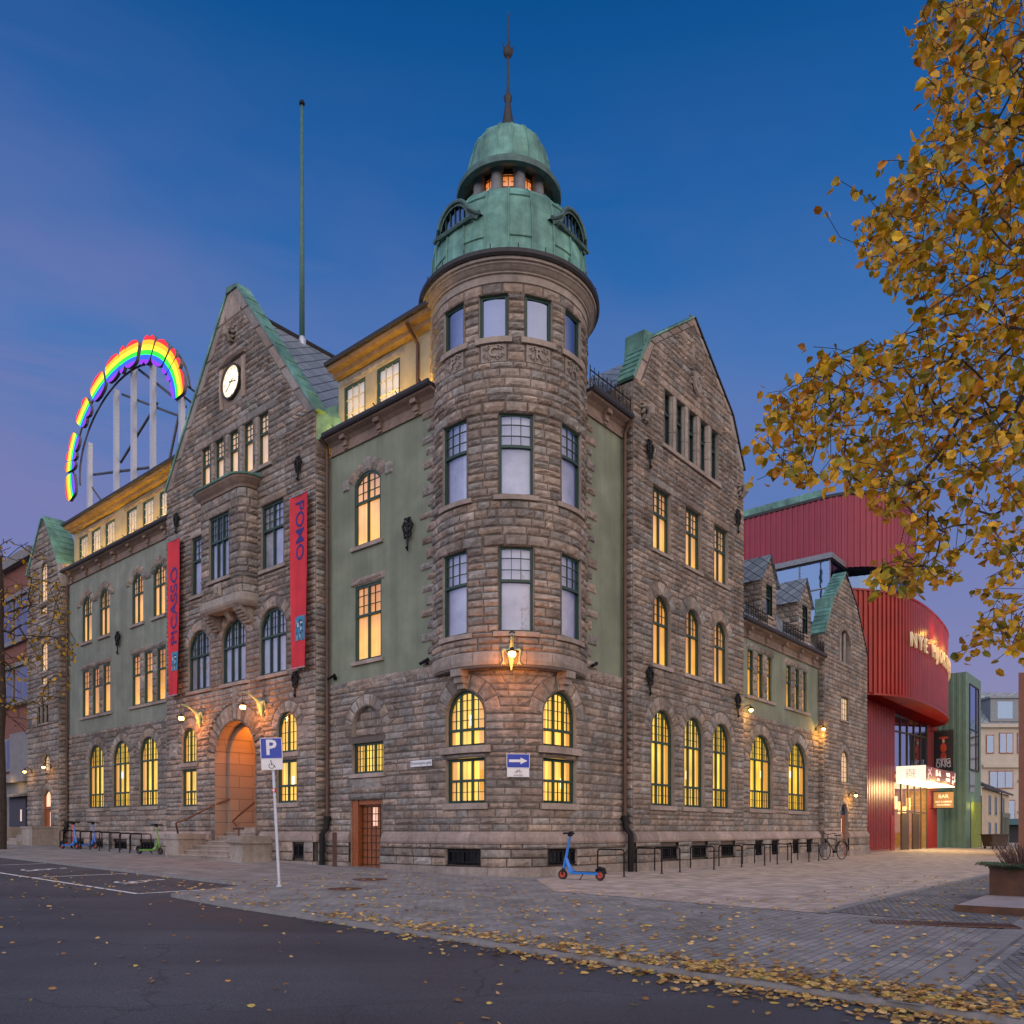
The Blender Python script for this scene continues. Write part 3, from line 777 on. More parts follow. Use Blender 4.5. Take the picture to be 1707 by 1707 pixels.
wheelchair_mark(4.7, 6.6); wheelchair_mark(10.4, 6.7); wheelchair_mark(16.2, 6.7)
# manhole covers, drain grate
rust = mat('rusty_cast_iron', (.12, .06, .045), .75, ns=12, na=.35, bs=50, bd=.4)
for s, n, r, lb in ((.6, 2.7, .42, 'rusty round manhole cover in the grey pavers near the tower foot'), (-.85, 4.6, .36, 'smaller round manhole cover in the pavers towards the kerb')):
    x, y = PA(s, n); z = zg(x, y)
    mb = MB(); mb.lathe(0, 0, [(r, -.01), (r, .010), (r * .86, .010), (r * .86, .006), (r * .8, .006), (r * .8, .010), (0.01, .010)], 28)
    for i in range(-5, 6):
        h = math.sqrt(max(0, (r * .75) ** 2 - (i * r * .14) ** 2)); mb.box(i * r * .14 - .012, i * r * .14 + .012, -h, h, .010, .014)
    o = mb.build('manhole_cover', rust); o.location = (x, y, z + .002)
    tag(o, lb, 'manhole cover')
gx, gy = 6.55, 12.22
e = thing('drain_grate', 'long rusty slotted drain grate in the paving before the planter slab', 'drain grate', (gx, gy, zg(gx, gy)), math.atan2(-.58, 1.81))
mb = MB(); mb.box(-1.0, 1.0, -.26, -.22, 0, .018); mb.box(-1.0, 1.0, .22, .26, 0, .018); mb.box(-1.0, -.96, -.22, .22, 0, .018); mb.box(.96, 1.0, -.22, .22, 0, .018); mb.build('rim', rust, e, local=True)
mb = MB()
for i in range(30): mb.box(-.93 + i * .063, -.90 + i * .063, -.22, .22, .002, .016)
mb.build('slats', rust, e, local=True)
mb = MB(); mb.box(-.95, .95, -.215, .215, .0005, .0015); mb.build('pit_shade', DARKIN, e, local=True)  # thin dark sheet stands in for the shade below the slats

# ------------------------------------------------------------------ the corner building
bx, by = C
BLD = thing('corner_building', 'grey-brown granite and green plaster corner building with copper-domed round turret and stone gables', 'building', (bx, by, .5))
def part(mb, name, mats, smooth=False):
    return [q.build(name, mats, BLD, smooth) for q in split_mb(mb)][0]
NEAR_FLUSH += [LS, TS]
G3 = dict(mull=(.36, .64), munt=((.66, 1, 2, 4), (0, .22, 2, 2)), trans=(.66, .22))
G3n = dict(mull=(.5,), munt=((.66, 1, 3, 4), (0, .22, 3, 2)), trans=(.66, .22))
UP2 = dict(mull=(.5,), trans=(.6,), munt=((.6, 1, 2, 3),))
UP1 = dict(mull=(), trans=(.6,), munt=((.6, 1, 2, 3),))


# ---- lower stone wall round the corner: bay two, rounded foot of the turret, green strip of the right street
sb, rv = MB(), MB()
H = []; Bk = []
def hole(sh, **k): H.append(sh); Bk.append(Blk(sh, **k)); return sh
def lower_corner():
    w_up = [hole(Shape(t, 1.32, 4.03, 5.52, .66), ring=.42, sill=.18, ext=.18) for t in (0.0, L0)]
    w_lo = [hole(Shape(t, 1.32, 2.53, 3.72), lintel=.06, sill=.16, ext=.10) for t in (0.0, L0)]
    bs = [hole(Shape(t, 1.15, .90, 1.32), lintel=.2, ext=0) for t in (0.0, L0)]
    blind = hole(Shape(-3.98, 1.36, 4.62, 5.5, .66), ring=.36, sill=.14, ext=.14)
    wd = hole(Shape(-3.92, 1.42, 3.5, 4.42), sill=.12, ext=.08)
    door = hole(Shape(-3.98, 1.42, .0, 2.72), lintel=.2, lext=.12)
    t0, t1 = -5.99, L0 + 3.2
    wall(sb, CS, t0, t1, -.4, 6.2, H)
    Zb = Bk + [Zone(t0 - 1, t1 + 1, 1.46, 1.78)]
    mb = MB(); stones(mb, CS, t0, t1, 1.78, 6.2, Zb, (.15, .26), (.32, .78), .045)
    stones(mb, CS, t0, t1, .85, 1.46, Zb, (.24, .34), (.45, .95), .055, .10)
    for s in w_up: ring(mb, CS, s, .42, .045)
    ring(mb, CS, blind, .36, .05)
    block(mb, CS, door.t0 - .12, door.t1 + .12, door.z1, door.z1 + .2, .06, .02)
    block(mb, CS, door.t0, door.t1, 2.95, 3.36, .05)
    for s in w_lo: block(mb, CS, s.t0, s.t1, s.z1, s.z1 + .12, .04)
    for s in bs: block(mb, CS, s.t0 - .05, s.t1 + .05, s.z1, 1.46, .05, .10)
    stones(mb, CS, blind.t0, blind.t1, 4.62, 5.5, (), (.2, .26), (.4, .7), .04, -.13) if 0 else None
    part(mb, 'coursed_stonework', STONE)
    for s in w_up + w_lo: reveal(rv, CS, s, .03, -.30)
    for s in bs: reveal(rv, CS, s, .12, -.25)
    reveal(rv, CS, wd, .03, -.22); reveal(rv, CS, door, .03, -.30); reveal(rv, CS, blind, .03, -.14)
    b2 = MB(); fill(b2, CS, blind, -.14); part(b2, 'blind_arch_back', MORTAR)
    b3 = MB()
    for z in (4.64, 4.88, 5.12, 5.34):
        hw = blind.w / 2 if z < 4.9 else math.sqrt(max(.01, blind.rho ** 2 - (z + .2 - blind.cz) ** 2))
        stones(b3, CS, blind.c - hw, blind.c + hw, z, min(z + .23, 5.5), (), (.2, .24), (.35, .6), .05, -.14)
    part(b3, 'blind_arch_stonework', STONE)
    for s in w_up: window(BLD, CS, s, .22, mull=(.34, .66), trans=(.30,), munt=((.30, 1, 2, 4),), cur=GLOW_G, sill=.18, ext=.16, so=.03)
    for s in w_lo: window(BLD, CS, s, .22, mull=(.34, .66), trans=(.50,), munt=((0, .5, 2, 2),), cur=GLOW_G, sill=.16, ext=.08, so=.0)
    window(BLD, CS, wd, .2, mull=(.34, .66), trans=(), munt=((0, 1, 3, 4),), cur=GLOW_G, sill=.12, ext=.1)
    for s in bs: basement(CS, s, .1)
    # the wooden door with its iron grille
    d = MB(); d.bar(CS, door.t0, door.t0 + .28, .6, door.z1, -.30, -.02); d.bar(CS, door.t1 - .1, door.t1, .6, door.z1, -.30, -.05); d.bar(CS, door.t0 + .28, door.t1 - .1, door.z1 - .14, door.z1, -.30, -.05)
    fr = part(d, 'door_frame', WOOD)
    d = MB(); d.bar(CS, door.t0 + .28, door.t1 - .1, .6, door.z1 - .14, -.26, -.2); dr = d.build('door', WOOD, BLD)
    d = MB()
    for i in range(6): t = door.t0 + .30 + i * .2; d.bar(CS, t - .012, t + .012, .75, door.z1 - .2, -.2, -.185)
    for i in range(9): z = .8 + i * .215; d.bar(CS, door.t0 + .28, door.t1 - .1, z - .012, z + .012, -.186, -.172)
    d.build('door_grille', BRONZE, dr)
    d = MB(); d.bar(CS, door.c + .06, door.c + .26, 1.95, 2.5, -.2, -.19)
    d.build('door_pane', emis('door_lit_pane', (1, .35, .04), .7), dr)
def basement(sf, sh, base=0):
    window(BLD, sf, sh, .16, mull=(.5,), trans=(), munt=((0, 1, 3, 2),), cur=DARKIN, sill=0, base=base, fmat=IRON, cback=.12, name='basement_window')
    g = MB()
    for i in range(9):
        t = sh.t0 + sh.w * (i + .5) / 9; g.bar(sf, t - .01, t + .01, sh.z0, sh.z1, base - .07, base - .05)
    g.bar(sf, sh.t0, sh.t1, sh.z0 + .06, sh.z0 + .08, base - .05, base - .03); g.bar(sf, sh.t0, sh.t1, sh.z1 - .08, sh.z1 - .06, base - .05, base - .03)
    g.build('basement_grille', IRON, BLD)
lower_corner()

# ledge and plinth profile, swept along each stretch
LEDGE = [(-.05, 1.46), (.13, 1.46), (.15, 1.52), (.13, 1.62), (.08, 1.72), (.03, 1.78), (-.05, 1.78)]
def ledge(mb, sf, t0, t1, o=0, joints=True):
    n = max(1, round((t1 - t0) / rnd(1.0, 1.35)))
    for i in range(n):
        a = t0 + (t1 - t0) * i / n; b = t0 + (t1 - t0) * (i + 1) / n
        v0 = len(mb.v)
        mb.sweep(sf, a + .004, b - .004, [(oo + o, z) for oo, z in LEDGE], .15)
        q = rnd(.82, 1.15); tc_ = (1.08 * q, .98 * q, .98 * q)
        for j in range(v0, len(mb.v)): mb.c[j] = tc_
    mb.use_c = True
def plinth(mb, sf, t0, t1, o=0, holes=()):
    n = max(1, round((t1 - t0) / 1.3))
    for i in range(n):
        a = t0 + (t1 - t0) * i / n; b = t0 + (t1 - t0) * (i + 1) / n
        q = rnd(.8, 1.0)
        mb.bar(sf, a + .004, b - .004, -.3, .85, o - .02, o + .135, 0, (q, .98 * q, q))
lg = MB()
ledge(lg, CS, -3.20, L0 + 3.2); ledge(lg, CS, -5.99, -4.72)
pl = MB()
for a, b in ((-3.22, L0 + 3.2), (-5.99, -4.75)): plinth(pl, CS, a, b)
part(rv, 'reveal', DRESS)
part(sb, 'wall', MORTAR)

# ---- generic upper stretch in plaster with stone trimmings
def hood_flat(mb, sf, sh, h=.28, ext=.22, o=0): block(mb, sf, sh.t0 - ext, sh.t1 + ext, sh.z1 + .005, sh.z1 + h, .075, o)
CORNICE = [(-.05, 13.34), (.06, 13.34), (.08, 13.42), (.05, 13.46), (.06, 13.62), (.16, 13.70), (.30, 13.76), (.34, 13.80), (-.05, 13.80)]
GUTTER = [(.0, 13.803), (.40, 13.803), (.43, 13.86), (.43, 13.95), (.38, 13.95), (.36, 13.90), (.0, 13.92)]
def cornice(sf, t0, t1, dz=0, o=0, nb=0):
    a = MB(); a.sweep(sf, t0, t1, [(x + o, z + dz) for x, z in CORNICE]); part(a, 'cornice', CORN)
    a = MB(); a.sweep(sf, t0, t1, [(x + o, z + dz) for x, z in GUTTER]); part(a, 'gutter', DARKM)
    a = MB()
    for i in range(nb):
        t = t0 + (t1 - t0) * (i + .5) / nb
        a.bar(sf, t - .09, t + .09, 13.44 + dz, 13.66 + dz, o + .03, o + .16); a.bar(sf, t - .11, t + .11, 13.62 + dz, 13.74 + dz, o + .03, o + .27)
        a.bar(sf, t - .07, t + .07, 13.36 + dz, 13.46 + dz, o + .03, o + .11)
    if nb: part(a, 'cornice_bracket', CORN)
LEDM = emis('warm_light_strip', (1, .52, .02), 110)
def attic(sf, t0, t1, cs, w, nmunt=(3, 4)):
    hs = [Shape(c, w, 14.30, 15.58) for c in cs]
    a = MB(); wall(a, sf, t0, t1, 13.8, 16.0, hs, 0, -.3); part(a, 'attic_wall', UPLITP)
    r = MB()
    for h in hs: reveal(r, sf, h, -.3, -.46)
    part(r, 'attic_reveal', UPLITP)
    for h in hs: window(BLD, sf, h, .12, mull=(), trans=(), munt=((0, 1) + nmunt,), cur=GLOW_A, sill=.06, ext=.05, base=-.3, bars=WHITEP, so=-.02)
    st = MB()
    groups = []; cs = sorted(cs)
    for c in cs:
        if groups and c - groups[-1][-1] < 1.75: groups[-1].append(c)
        else: groups.append([c])
    for g_ in groups: block(st, sf, g_[0] - w / 2 - .2, g_[-1] + w / 2 + .2, 15.59, 15.80, .05, -.3)
    part(st, 'attic_lintel', STONE)
    e = MB(); e.sweep(sf, t0, t1, [(-.34, 15.86), (-.1, 15.88), (-.06, 15.98), (.12, 16.0), (.18, 16.08), (.18, 16.14), (-.34, 16.2)]); part(e, 'eaves', CORN)
    e = MB(); e.sweep(sf, t0, t1, [(.15, 16.10), (.26, 16.10), (.28, 16.2), (.2, 16.22), (.1, 16.16)]); part(e, 'gutter', DARKM)
    e = MB(); p = [sf(t0, 16.18, .2), sf(t1, 16.18, .2), sf(t1, 18.0, -6), sf(t0, 18.0, -6)]; e.quad(*p); part(e, 'roof', DARKM)
    l = MB(); l.bar(sf, t0 + .25, t1 - .25, 13.925, 13.95, -.09, -.04); part(l, 'light_strip', LEDM)
    k = MB(); n = int((t1 - t0) / .95)
    for i in range(n):
        t = t0 + (t1 - t0) * (i + .5) / n
        k.tube([sf(t, 13.92, .30), sf(t, 14.08, .28), sf(t, 14.12, .34)], .018, 6)
    part(k, 'floodlight_spike', IRON)

# ---- bay two (between the main gable and the turret)
a = MB(); hs = [Shape(-3.95, 1.20, 10.3, 12.47, .32), Shape(-3.92, 1.20, 6.86, 9.12)]
wall(a, LS, -6.0, -1.0, 6.2, 13.4, hs); part(a, 'plaster_wall', PLAST)
r = MB()
for h in hs: reveal(r, LS, h, 0, -.24)
part(r, 'plaster_reveal', PLAST)
st = MB(); ring(st, LS, hs[0], .36, .07, ears=.34); hood_flat(st, LS, hs[1], .26, .18)
z = 6.3; k = 0
while z < 13.2:
    hh = rnd(.24, .34); ln = (.52, .3)[k % 2] * rnd(.85, 1.15)
    block(st, LS, -1.10 - ln, -1.02, z + rnd(0, .05), z + hh, .07); z += hh + .06; k += 1
block(st, LS, -5.95, -4.9, 6.12, 6.34, .05); block(st, LS, -4.9, -3.7, 6.12, 6.33, .05); block(st, LS, -3.7, -2.5, 6.12, 6.35, .05); block(st, LS, -2.5, -1.2, 6.12, 6.33, .05)
part(st, 'stone_trim', STONE)
window(BLD, LS, hs[0], .2, cur=GLOW_3, **UP2); window(BLD, LS, hs[1], .2, cur=GLOW_2, **UP2)
cornice(LS, -5.62, -.95, nb=3); attic(LS, -5.7, -.9, (-4.92, -3.37), 1.03, (3, 3))

# ---- bay one (between stair tower and main gable)
a = MB(); t0, t1 = -25.82, -15.38
g_ = [Shape(-c + .06, 1.58, 2.8, 5.62, .79) for c in (22.68, 20.20, 17.72)]
bsm = [Shape(-c, 1.25, .95, 1.36) for c in (24.3, 22.3, 20.0, 17.6)]
wall(a, LS, t0, t1, -.4, 6.25, g_ + bsm)
part(a, 'wall', MORTAR)
st = MB(); bl = [Blk(s, ring=.36, sill=.14, ext=.14) for s in g_] + [Zone(t0 - 1, t1 + 1, 1.46, 1.78)]
stones(st, LS, t0, t1, 1.78, 6.25, bl, (.16, .27), (.34, .82), .045)
stones(st, LS, t0, t1, .85, 1.46, [Blk(s, lintel=.1, ext=0) for s in bsm], (.24, .34), (.5, 1.0), .055, .1)
for s in g_: ring(st, LS, s, .36, .05)
r = MB()
for s in g_: reveal(r, LS, s, .03, -.28)
for s in bsm: reveal(r, LS, s, .12, -.2)
for s in g_: window(BLD, LS, s, .22, cur=GLOW_G, sill=.14, **G3)
for s in bsm: basement(LS, s, .1)
ledge(lg, LS, t0, t1); plinth(pl, LS, t0, t1)
b = MB(); l3 = [Shape(-c + .03, 1.0, 10.38, 12.45, .34) for c in (23.66, 21.82, 18.68, 16.82)]
l2 = [Shape(-c + .03, .70, 6.98, 9.12) for c in (23.79, 22.70, 21.60, 18.81, 17.72, 16.64)]
wall(b, LS, t0, t1, 6.25, 13.4, l3 + l2); part(b, 'plaster_wall', PLASTB)
for s in l3: ring(st, LS, s, .30, .07, ears=.3)
for q in ((-24.25, -21.15), (-19.25, -16.2)): block(st, LS, q[0], (q[0] + q[1]) / 2, 9.13, 9.38, .07); block(st, LS, (q[0] + q[1]) / 2, q[1], 9.13, 9.38, .07)
for c in (23.245, 22.15, 18.265, 17.18):
    n_ = 7
    for i in range(n_): block(st, LS, -c - .16, -c + .22, 6.98 + 2.14 * i / n_, 6.98 + 2.14 * (i + 1) / n_, .05, .0)
part(st, 'coursed_stonework', STONE)
rp = MB()
for s in l3 + l2: reveal(rp, LS, s, 0, -.22)
part(rp, 'plaster_reveal', PLASTB); part(r, 'reveal', DRESS)
for s in l3: window(BLD, LS, s, .2, cur=GLOW_3, **UP2)
for s in l2: window(BLD, LS, s, .18, cur=GLOW_2, ext=.22, **UP1)
cornice(LS, t0 + .1, t1 + .05, nb=7); attic(LS, t0 - .0, t1 + .6, (-24.77, -23.41, -21.95, -19.86, -18.36, -16.9), .98)

# ---- main gable, standing forward of the left front
GO = .38; GL = Plane(PA(0, GO), (-A[0], -A[1]), NA); NEAR_FLUSH.append(GL)
def gable(sf, t0, t1, pts, zlo, shs, blks, holes_floor=None, h=(.17, .29), D=.06, zstart=1.78):
    """pts: (t, z) outline of the top from left to right"""
    def top(t):
        for (a, za), (b, zb) in zip(pts, pts[1:]):
            if a <= t <= b: return za + (zb - za) * (t - a) / max(1e-6, b - a)
        return pts[0][1] if t < pts[0][0] else pts[-1][1]
    def lo(z):
        if z <= pts[0][1]: return t0
        for (a, za), (b, zb) in zip(pts, pts[1:]):
            if za <= z <= zb: return a + (b - a) * (z - za) / max(1e-6, zb - za)
        return max(p[0] for p in pts if p[1] >= z - 1e-3) if any(p[1] >= z - 1e-3 for p in pts) else (pts[0][0] + pts[-1][0]) / 2
    def hi(z):
        if z <= pts[-1][1]: return t1
        rp_ = pts[::-1]
        for (a, za), (b, zb) in zip(rp_, rp_[1:]):
            if za <= z <= zb: return a + (b - a) * (z - za) / max(1e-6, zb - za)
        return (pts[0][0] + pts[-1][0]) / 2
    w_ = MB(); wall(w_, sf, t0, t1, zlo, top, shs, kinks=[p[0] for p in pts]); part(w_, 'gable_wall', MORTAR)
    return top, lo, hi
t0, t1 = -15.41, -5.95; tc0 = -10.66
pts = [(t0, 14.8), (tc0 - .28, 20.55), (tc0 + .28, 20.55), (t1, 14.8)]
arch_d = Shape(-10.5, 2.55, -.2, 5.6, 1.275)
oc, oe = -10.58, 1.42
L4 = [Shape(-c + .05, .58, 13.92, 15.64) for c in (12.51, 11.58, 10.65, 9.73, 8.82)]
L3 = [Shape(c, 1.28, 10.42, 12.56) for c in (-12.83, -8.26)]
L2 = [Shape(-c + .05, 1.52, 6.93, 9.10, .58) for c in (12.99, 10.64, 8.29)]
GU = [Shape(-c + .04, 1.08, 4.31, 5.62, .54) for c in (13.69, 7.48)]
GD = [Shape(-c + .04, 1.08, 2.7, 4.07) for c in (13.69, 7.48)]
BS = [Shape(-6.72, .6, .95, 1.4)]
clk = (-10.70, 17.43)
nich = Zone(clk[0] - .82, clk[0] + .82, 16.58, 18.28)
bl = [Blk(s, lintel=.32, sill=.16, ext=.4) for s in L4] + [Blk(s, lintel=.3, sill=.14, ext=.12) for s in L3] + [Blk(s, ring=.38, sill=.14, ext=.1) for s in L2] \
   + [Blk(s, ring=.36) for s in GU] + [Blk(s, lintel=.24, sill=.14, ext=.12) for s in GD] + [Blk(arch_d, ring=.62), nich, Zone(oc - oe, oc + oe, 9.6, 13.5), Zone(t0 - 1, t1 + 1, 1.46, 1.78)]
shs = L4 + L3 + L2 + GU + GD + [arch_d] + BS
topf, lo, hi = gable(GL, t0, t1, pts, -.4, shs, bl)
st = MB()
CP = .42
stones(st, GL, lambda z: lo(z) + (CP if z > 14.8 else 0), lambda z: hi(z) - (CP if z > 14.8 else 0), 1.78, 19.6, bl, (.14, .235), (.28, .70), .05, crit=[14.8])
for a_, b_ in ((t0, arch_d.t0 - .0), (arch_d.t1, t1)):
    stones(st, GL, a_, b_, .85, 1.46, [Blk(s, lintel=.06, ext=0) for s in BS], (.24, .34), (.5, 1.0), .055, .1)
for s in L2: ring(st, GL, s, .38, .06)
for s in GU: ring(st, GL, s, .36, .06)
ring(st, GL, arch_d, .60, .10, n=19)
for s in L3: block(st, GL, s.t0 - .12, s.t1 + .12, s.z1, s.z1 + .3, .055)
for s in GD: block(st, GL, s.t0 - .12, s.t1 + .12, s.z1, s.z1 + .24, .055)
for c_, d_ in ((-13.3, -11.55), (-11.55, -9.75), (-9.75, -8.0)): block(st, GL, c_, d_, 15.65, 15.96, .05)
# label-stop course over the door
for i in range(22):
    a0 = -1.2 + 2.4 * i / 22; a1 = -1.2 + 2.4 * (i + .8) / 22; r0 = arch_d.rho + .62; r1 = r0 + .12
    stone(st, GL, lambda u, v: (arch_d.c + (r0 + (r1 - r0) * v) * math.sin(a0 + (a1 - a0) * u), arch_d.cz + (r0 + (r1 - r0) * v) * math.cos(a0 + (a1 - a0) * u)), .15, .12, .12)
part(st, 'coursed_stonework', STONE)
dr = MB()
# smooth coping stones along the rakes, mullion shafts, panels
def rake(mb, sf, p, q, w, D=.05, n=6, side=1):
    for i in range(n):
        fa, fb = i / n, (i + 1) / n
        a_ = (p[0] + (q[0] - p[0]) * fa, p[1] + (q[1] - p[1]) * fa); b_ = (p[0] + (q[0] - p[0]) * fb, p[1] + (q[1] - p[1]) * fb)
        fn = lambda u, v, a_=a_, b_=b_: ((a_[0] + (b_[0] - a_[0]) * v) - side * w * (1 - u) * -1 * -1 if False else (a_[0] + (b_[0] - a_[0]) * v) + side * w * u, a_[1] + (b_[1] - a_[1]) * v)
        stone(mb, sf, fn, w, math.hypot(b_[0] - a_[0], b_[1] - a_[1]), D, .0, rough=0)
rake(dr, GL, pts[0], pts[1], CP); rake(dr, GL, pts[3], pts[2], CP, side=-1)
block(dr, GL, tc0 - .45, tc0 + .45, 19.6, 20.5, .04)
for i in range(4):
    c = -(12.51 + 11.58) / 2 + .04 + .93 * i
    for j in range(3): dr.tube([GL(c, 13.92 + 1.72 * j / 3 + .01, -.12), GL(c, 13.92 + 1.72 * (j + 1) / 3 - .01, -.12)], .17, 12)
for tt in (-14.85, -6.55): block(dr, GL, tt - .38, tt + .38, 4.55, 5.35, .03)   # plain panels beside the door windows
block(dr, GL, -10.5 - .22, -10.5 + .22, 6.05, 6.85, .04)
# clock niche
for a_, b_ in ((-.82, -.60), (.60, .82)): block(dr, GL, clk[0] + a_, clk[0] + b_, 16.58, 18.06, .09)
block(dr, GL, clk[0] - .86, clk[0] + .86, 18.06, 18.28, .13)
stq = MB(); stones(stq, GL, clk[0] - .6, clk[0] + .6, 16.58, 18.06, (), (.3, .4), (.5, .8), .015); part(stq, 'clock_niche_stonework', DRESS)
part(dr, 'dressed_stone', DRESS)
r = MB()
for s in L4 + L3 + L2 + GU + GD: reveal(r, GL, s, .04, -.28)
for s in BS: reveal(r, GL, s, .12, -.2)
part(r, 'reveal', DRESS)
for s in L4: window(BLD, GL, s, .24, cur=GLOW_4, mull=(), trans=(.62,), munt=((.62, 1, 2, 3),), sill=.12, ext=.2, fw=.05)
for s in L3: window(BLD, GL, s, .24, cur=BLIND, **UP2)
for s in L2: window(BLD, GL, s, .24, cur=BLIND, mull=(.36, .64), trans=(.58,), munt=((.58, 1, 2, 3),))
for s in GU: window(BLD, GL, s, .24, cur=GLOW_G, mull=(.5,), trans=(), munt=((0, 1, 2, 4),), sill=.14)
for s in GD: window(BLD, GL, s, .24, cur=GLOW_G, mull=(.5,), trans=(.4,), munt=((0, .4, 2, 2),), sill=.14)
for s in BS: basement(GL, s, .1)
for a_, b_ in ((t0, arch_d.t0 - .3), (arch_d.t1 + .3, t1)): ledge(lg, GL, a_, b_); plinth(pl, GL, a_, b_)
# side returns of the gable
SR = Plane(PA(5.95, GO), (-NA[0], -NA[1]), (-A[0], -A[1]))
a = MB(); a.quad(SR(0, -.3), SR(2.5, -.3), SR(2.5, 14.8), SR(0, 14.8)); part(a, 'gable_return', MORTAR)
st = MB(); stones(st, SR, 0.0, .40, 1.78, 13.6, (), (.15, .24), (.3, .5), .045); stones(st, SR, 0.0, .40, .85, 1.46, (), (.24, .3), (.3, .5), .05, .1)
stones(st, SR, 0.0, .9, 13.6, 14.8, (), (.4, .5), (.4, .6), .02)
part(st, 'return_stonework', STONE)
ledge(lg, SR, -.10, .40); plinth(pl, SR, -.1, .4)
# coping in green copper over the rakes, roof behind in slate
def coping(sf, p, q, o0, o1, th=.10, over=.06, m=VERD):
    mb = MB(); d = nrm((q[0] - p[0], q[1] - p[1])); n_ = (-d[1], d[0])
    if n_[1] < 0: n_ = (-n_[0], -n_[1])
    P = []
    for o_ in (o0, o1):
        for (t, z) in (p, q): P.append(sf(t, z, o_))
    for o_ in (o0, o1):
        for (t, z) in (p, q): P.append(sf(t + n_[0] * th, z + n_[1] * th, o_))
    mb.hexa([P[0], P[1], P[3], P[2], P[4], P[5], P[7], P[6]])
    k_ = 8
    for i in range(1, k_):
        f = i / k_; t = p[0] + (q[0] - p[0]) * f; z = p[1] + (q[1] - p[1]) * f
        u = (t + n_[0] * th, z + n_[1] * th); v = (u[0] + n_[0] * .025, u[1] + n_[1] * .025); w2 = (d[0] * .02, d[1] * .02)
        mb.hexa([sf(u[0] - w2[0], u[1] - w2[1], o0), sf(u[0] + w2[0], u[1] + w2[1], o0), sf(u[0] + w2[0], u[1] + w2[1], o1), sf(u[0] - w2[0], u[1] - w2[1], o1),
                 sf(v[0] - w2[0], v[1] - w2[1], o0), sf(v[0] + w2[0], v[1] + w2[1], o0), sf(v[0] + w2[0], v[1] + w2[1], o1), sf(v[0] - w2[0], v[1] - w2[1], o1)])
    return part(mb, 'copper_coping', m)
coping(GL, pts[0], pts[1], .08, -.40); coping(GL, pts[2], (t1 + .08, 14.7), .08, -.40)
a = MB(); a.hexa([GL(tc0 - .32, 20.5, .1), GL(tc0 + .32, 20.5, .1), GL(tc0 + .32, 20.5, -.42), GL(tc0 - .32, 20.5, -.42), GL(tc0 - .3, 20.72, .1), GL(tc0 + .3, 20.62, .1), GL(tc0 + .3, 20.62, -.42), GL(tc0 - .3, 20.72, -.42)]); part(a, 'gable_cap', VERD)
a = MB(); a.quad(GL(t1, 14.6, -.36), GL(t1 , 14.6, -.02), GL(tc0 + .28, 20.5, -.02), GL(tc0 + .28, 20.5, -.36)); a.quad(*[GL(t, z, -.37) for t, z in ((t0, 13.8), (t1, 13.8), (t1, 14.8), (tc0 + .28, 20.5))]); a.quad(*[GL(t, z, -.37) for t, z in ((t0, 13.8), (tc0 + .28, 20.5), (tc0 - .28, 20.5), (t0, 14.8))]); part(a, 'gable_back', DRESS)
def roof_quad(mb, pts4, su, sv):
    mb.add(pts4, [(0, 1, 2, 3)]); 
def slated(name, quads, m=SLATE):
    """quads: list of four points (eave a, eave b, ridge b, ridge a); uv in metres"""
    me = bpy.data.meshes.new(name); vs = []; fs = []
    for q in quads: fs.append(tuple(range(len(vs), len(vs) + 4))); vs += q
    me.from_pydata(vs, [], fs); uv = me.uv_layers.new(name='UVMap'); k_ = 0
    for q in quads:
        q = [Vector(p) for p in q]; u = (q[1] - q[0]).normalized(); n_ = u.cross(q[3] - q[0]).normalized(); v = n_.cross(u)
        for p in q: uv.data[k_].uv = ((p - q[0]).dot(u), (p - q[0]).dot(v)); k_ += 1
    me.materials.append(m); o = bpy.data.objects.new(name, me); COL.objects.link(o); o.parent = BLD; o.location = -BLD.location
    return o
slated('slate_roof', [[GL(t1 + .6, 14.0, -.5), GL(t1 + .6, 14.0, -9), GL(tc0, 20.1, -9), GL(tc0, 20.1, -.5)], [GL(t0 - .6, 14.0, -9), GL(t0 - .6, 14.0, -.5), GL(tc0, 20.1, -.5), GL(tc0, 20.1, -9)]])
a = MB(); a.tube([GL(tc0, 20.12, -.6), GL(tc0, 20.12, -9)], .1, 8); part(a, 'ridge_cap', DARKM)
a = MB(); a.hexa([GL(-8.9, 17.2, -4.3), GL(-8.9, 17.2, -5.3), GL(-9.6, 18.1, -5.3), GL(-9.6, 18.1, -4.3), GL(-8.8, 17.35, -4.3), GL(-8.8, 17.35, -5.3), GL(-9.55, 18.3, -5.3), GL(-9.55, 18.3, -4.3)]); part(a, 'roof_light', GLASSR)
# copper cheek where the gable meets the attic
a = MB(); a.hexa([LS(-5.95, 13.9, .36), LS(-5.3, 13.9, -.3), LS(-5.95, 13.9, -.9), LS(-6.2, 13.9, 0), LS(-5.93, 14.75, .36), LS(-5.6, 14.65, -.3), LS(-5.9, 15.6, -.9), LS(-6.2, 14.9, 0)]); part(a, 'copper_cheek', VERD)

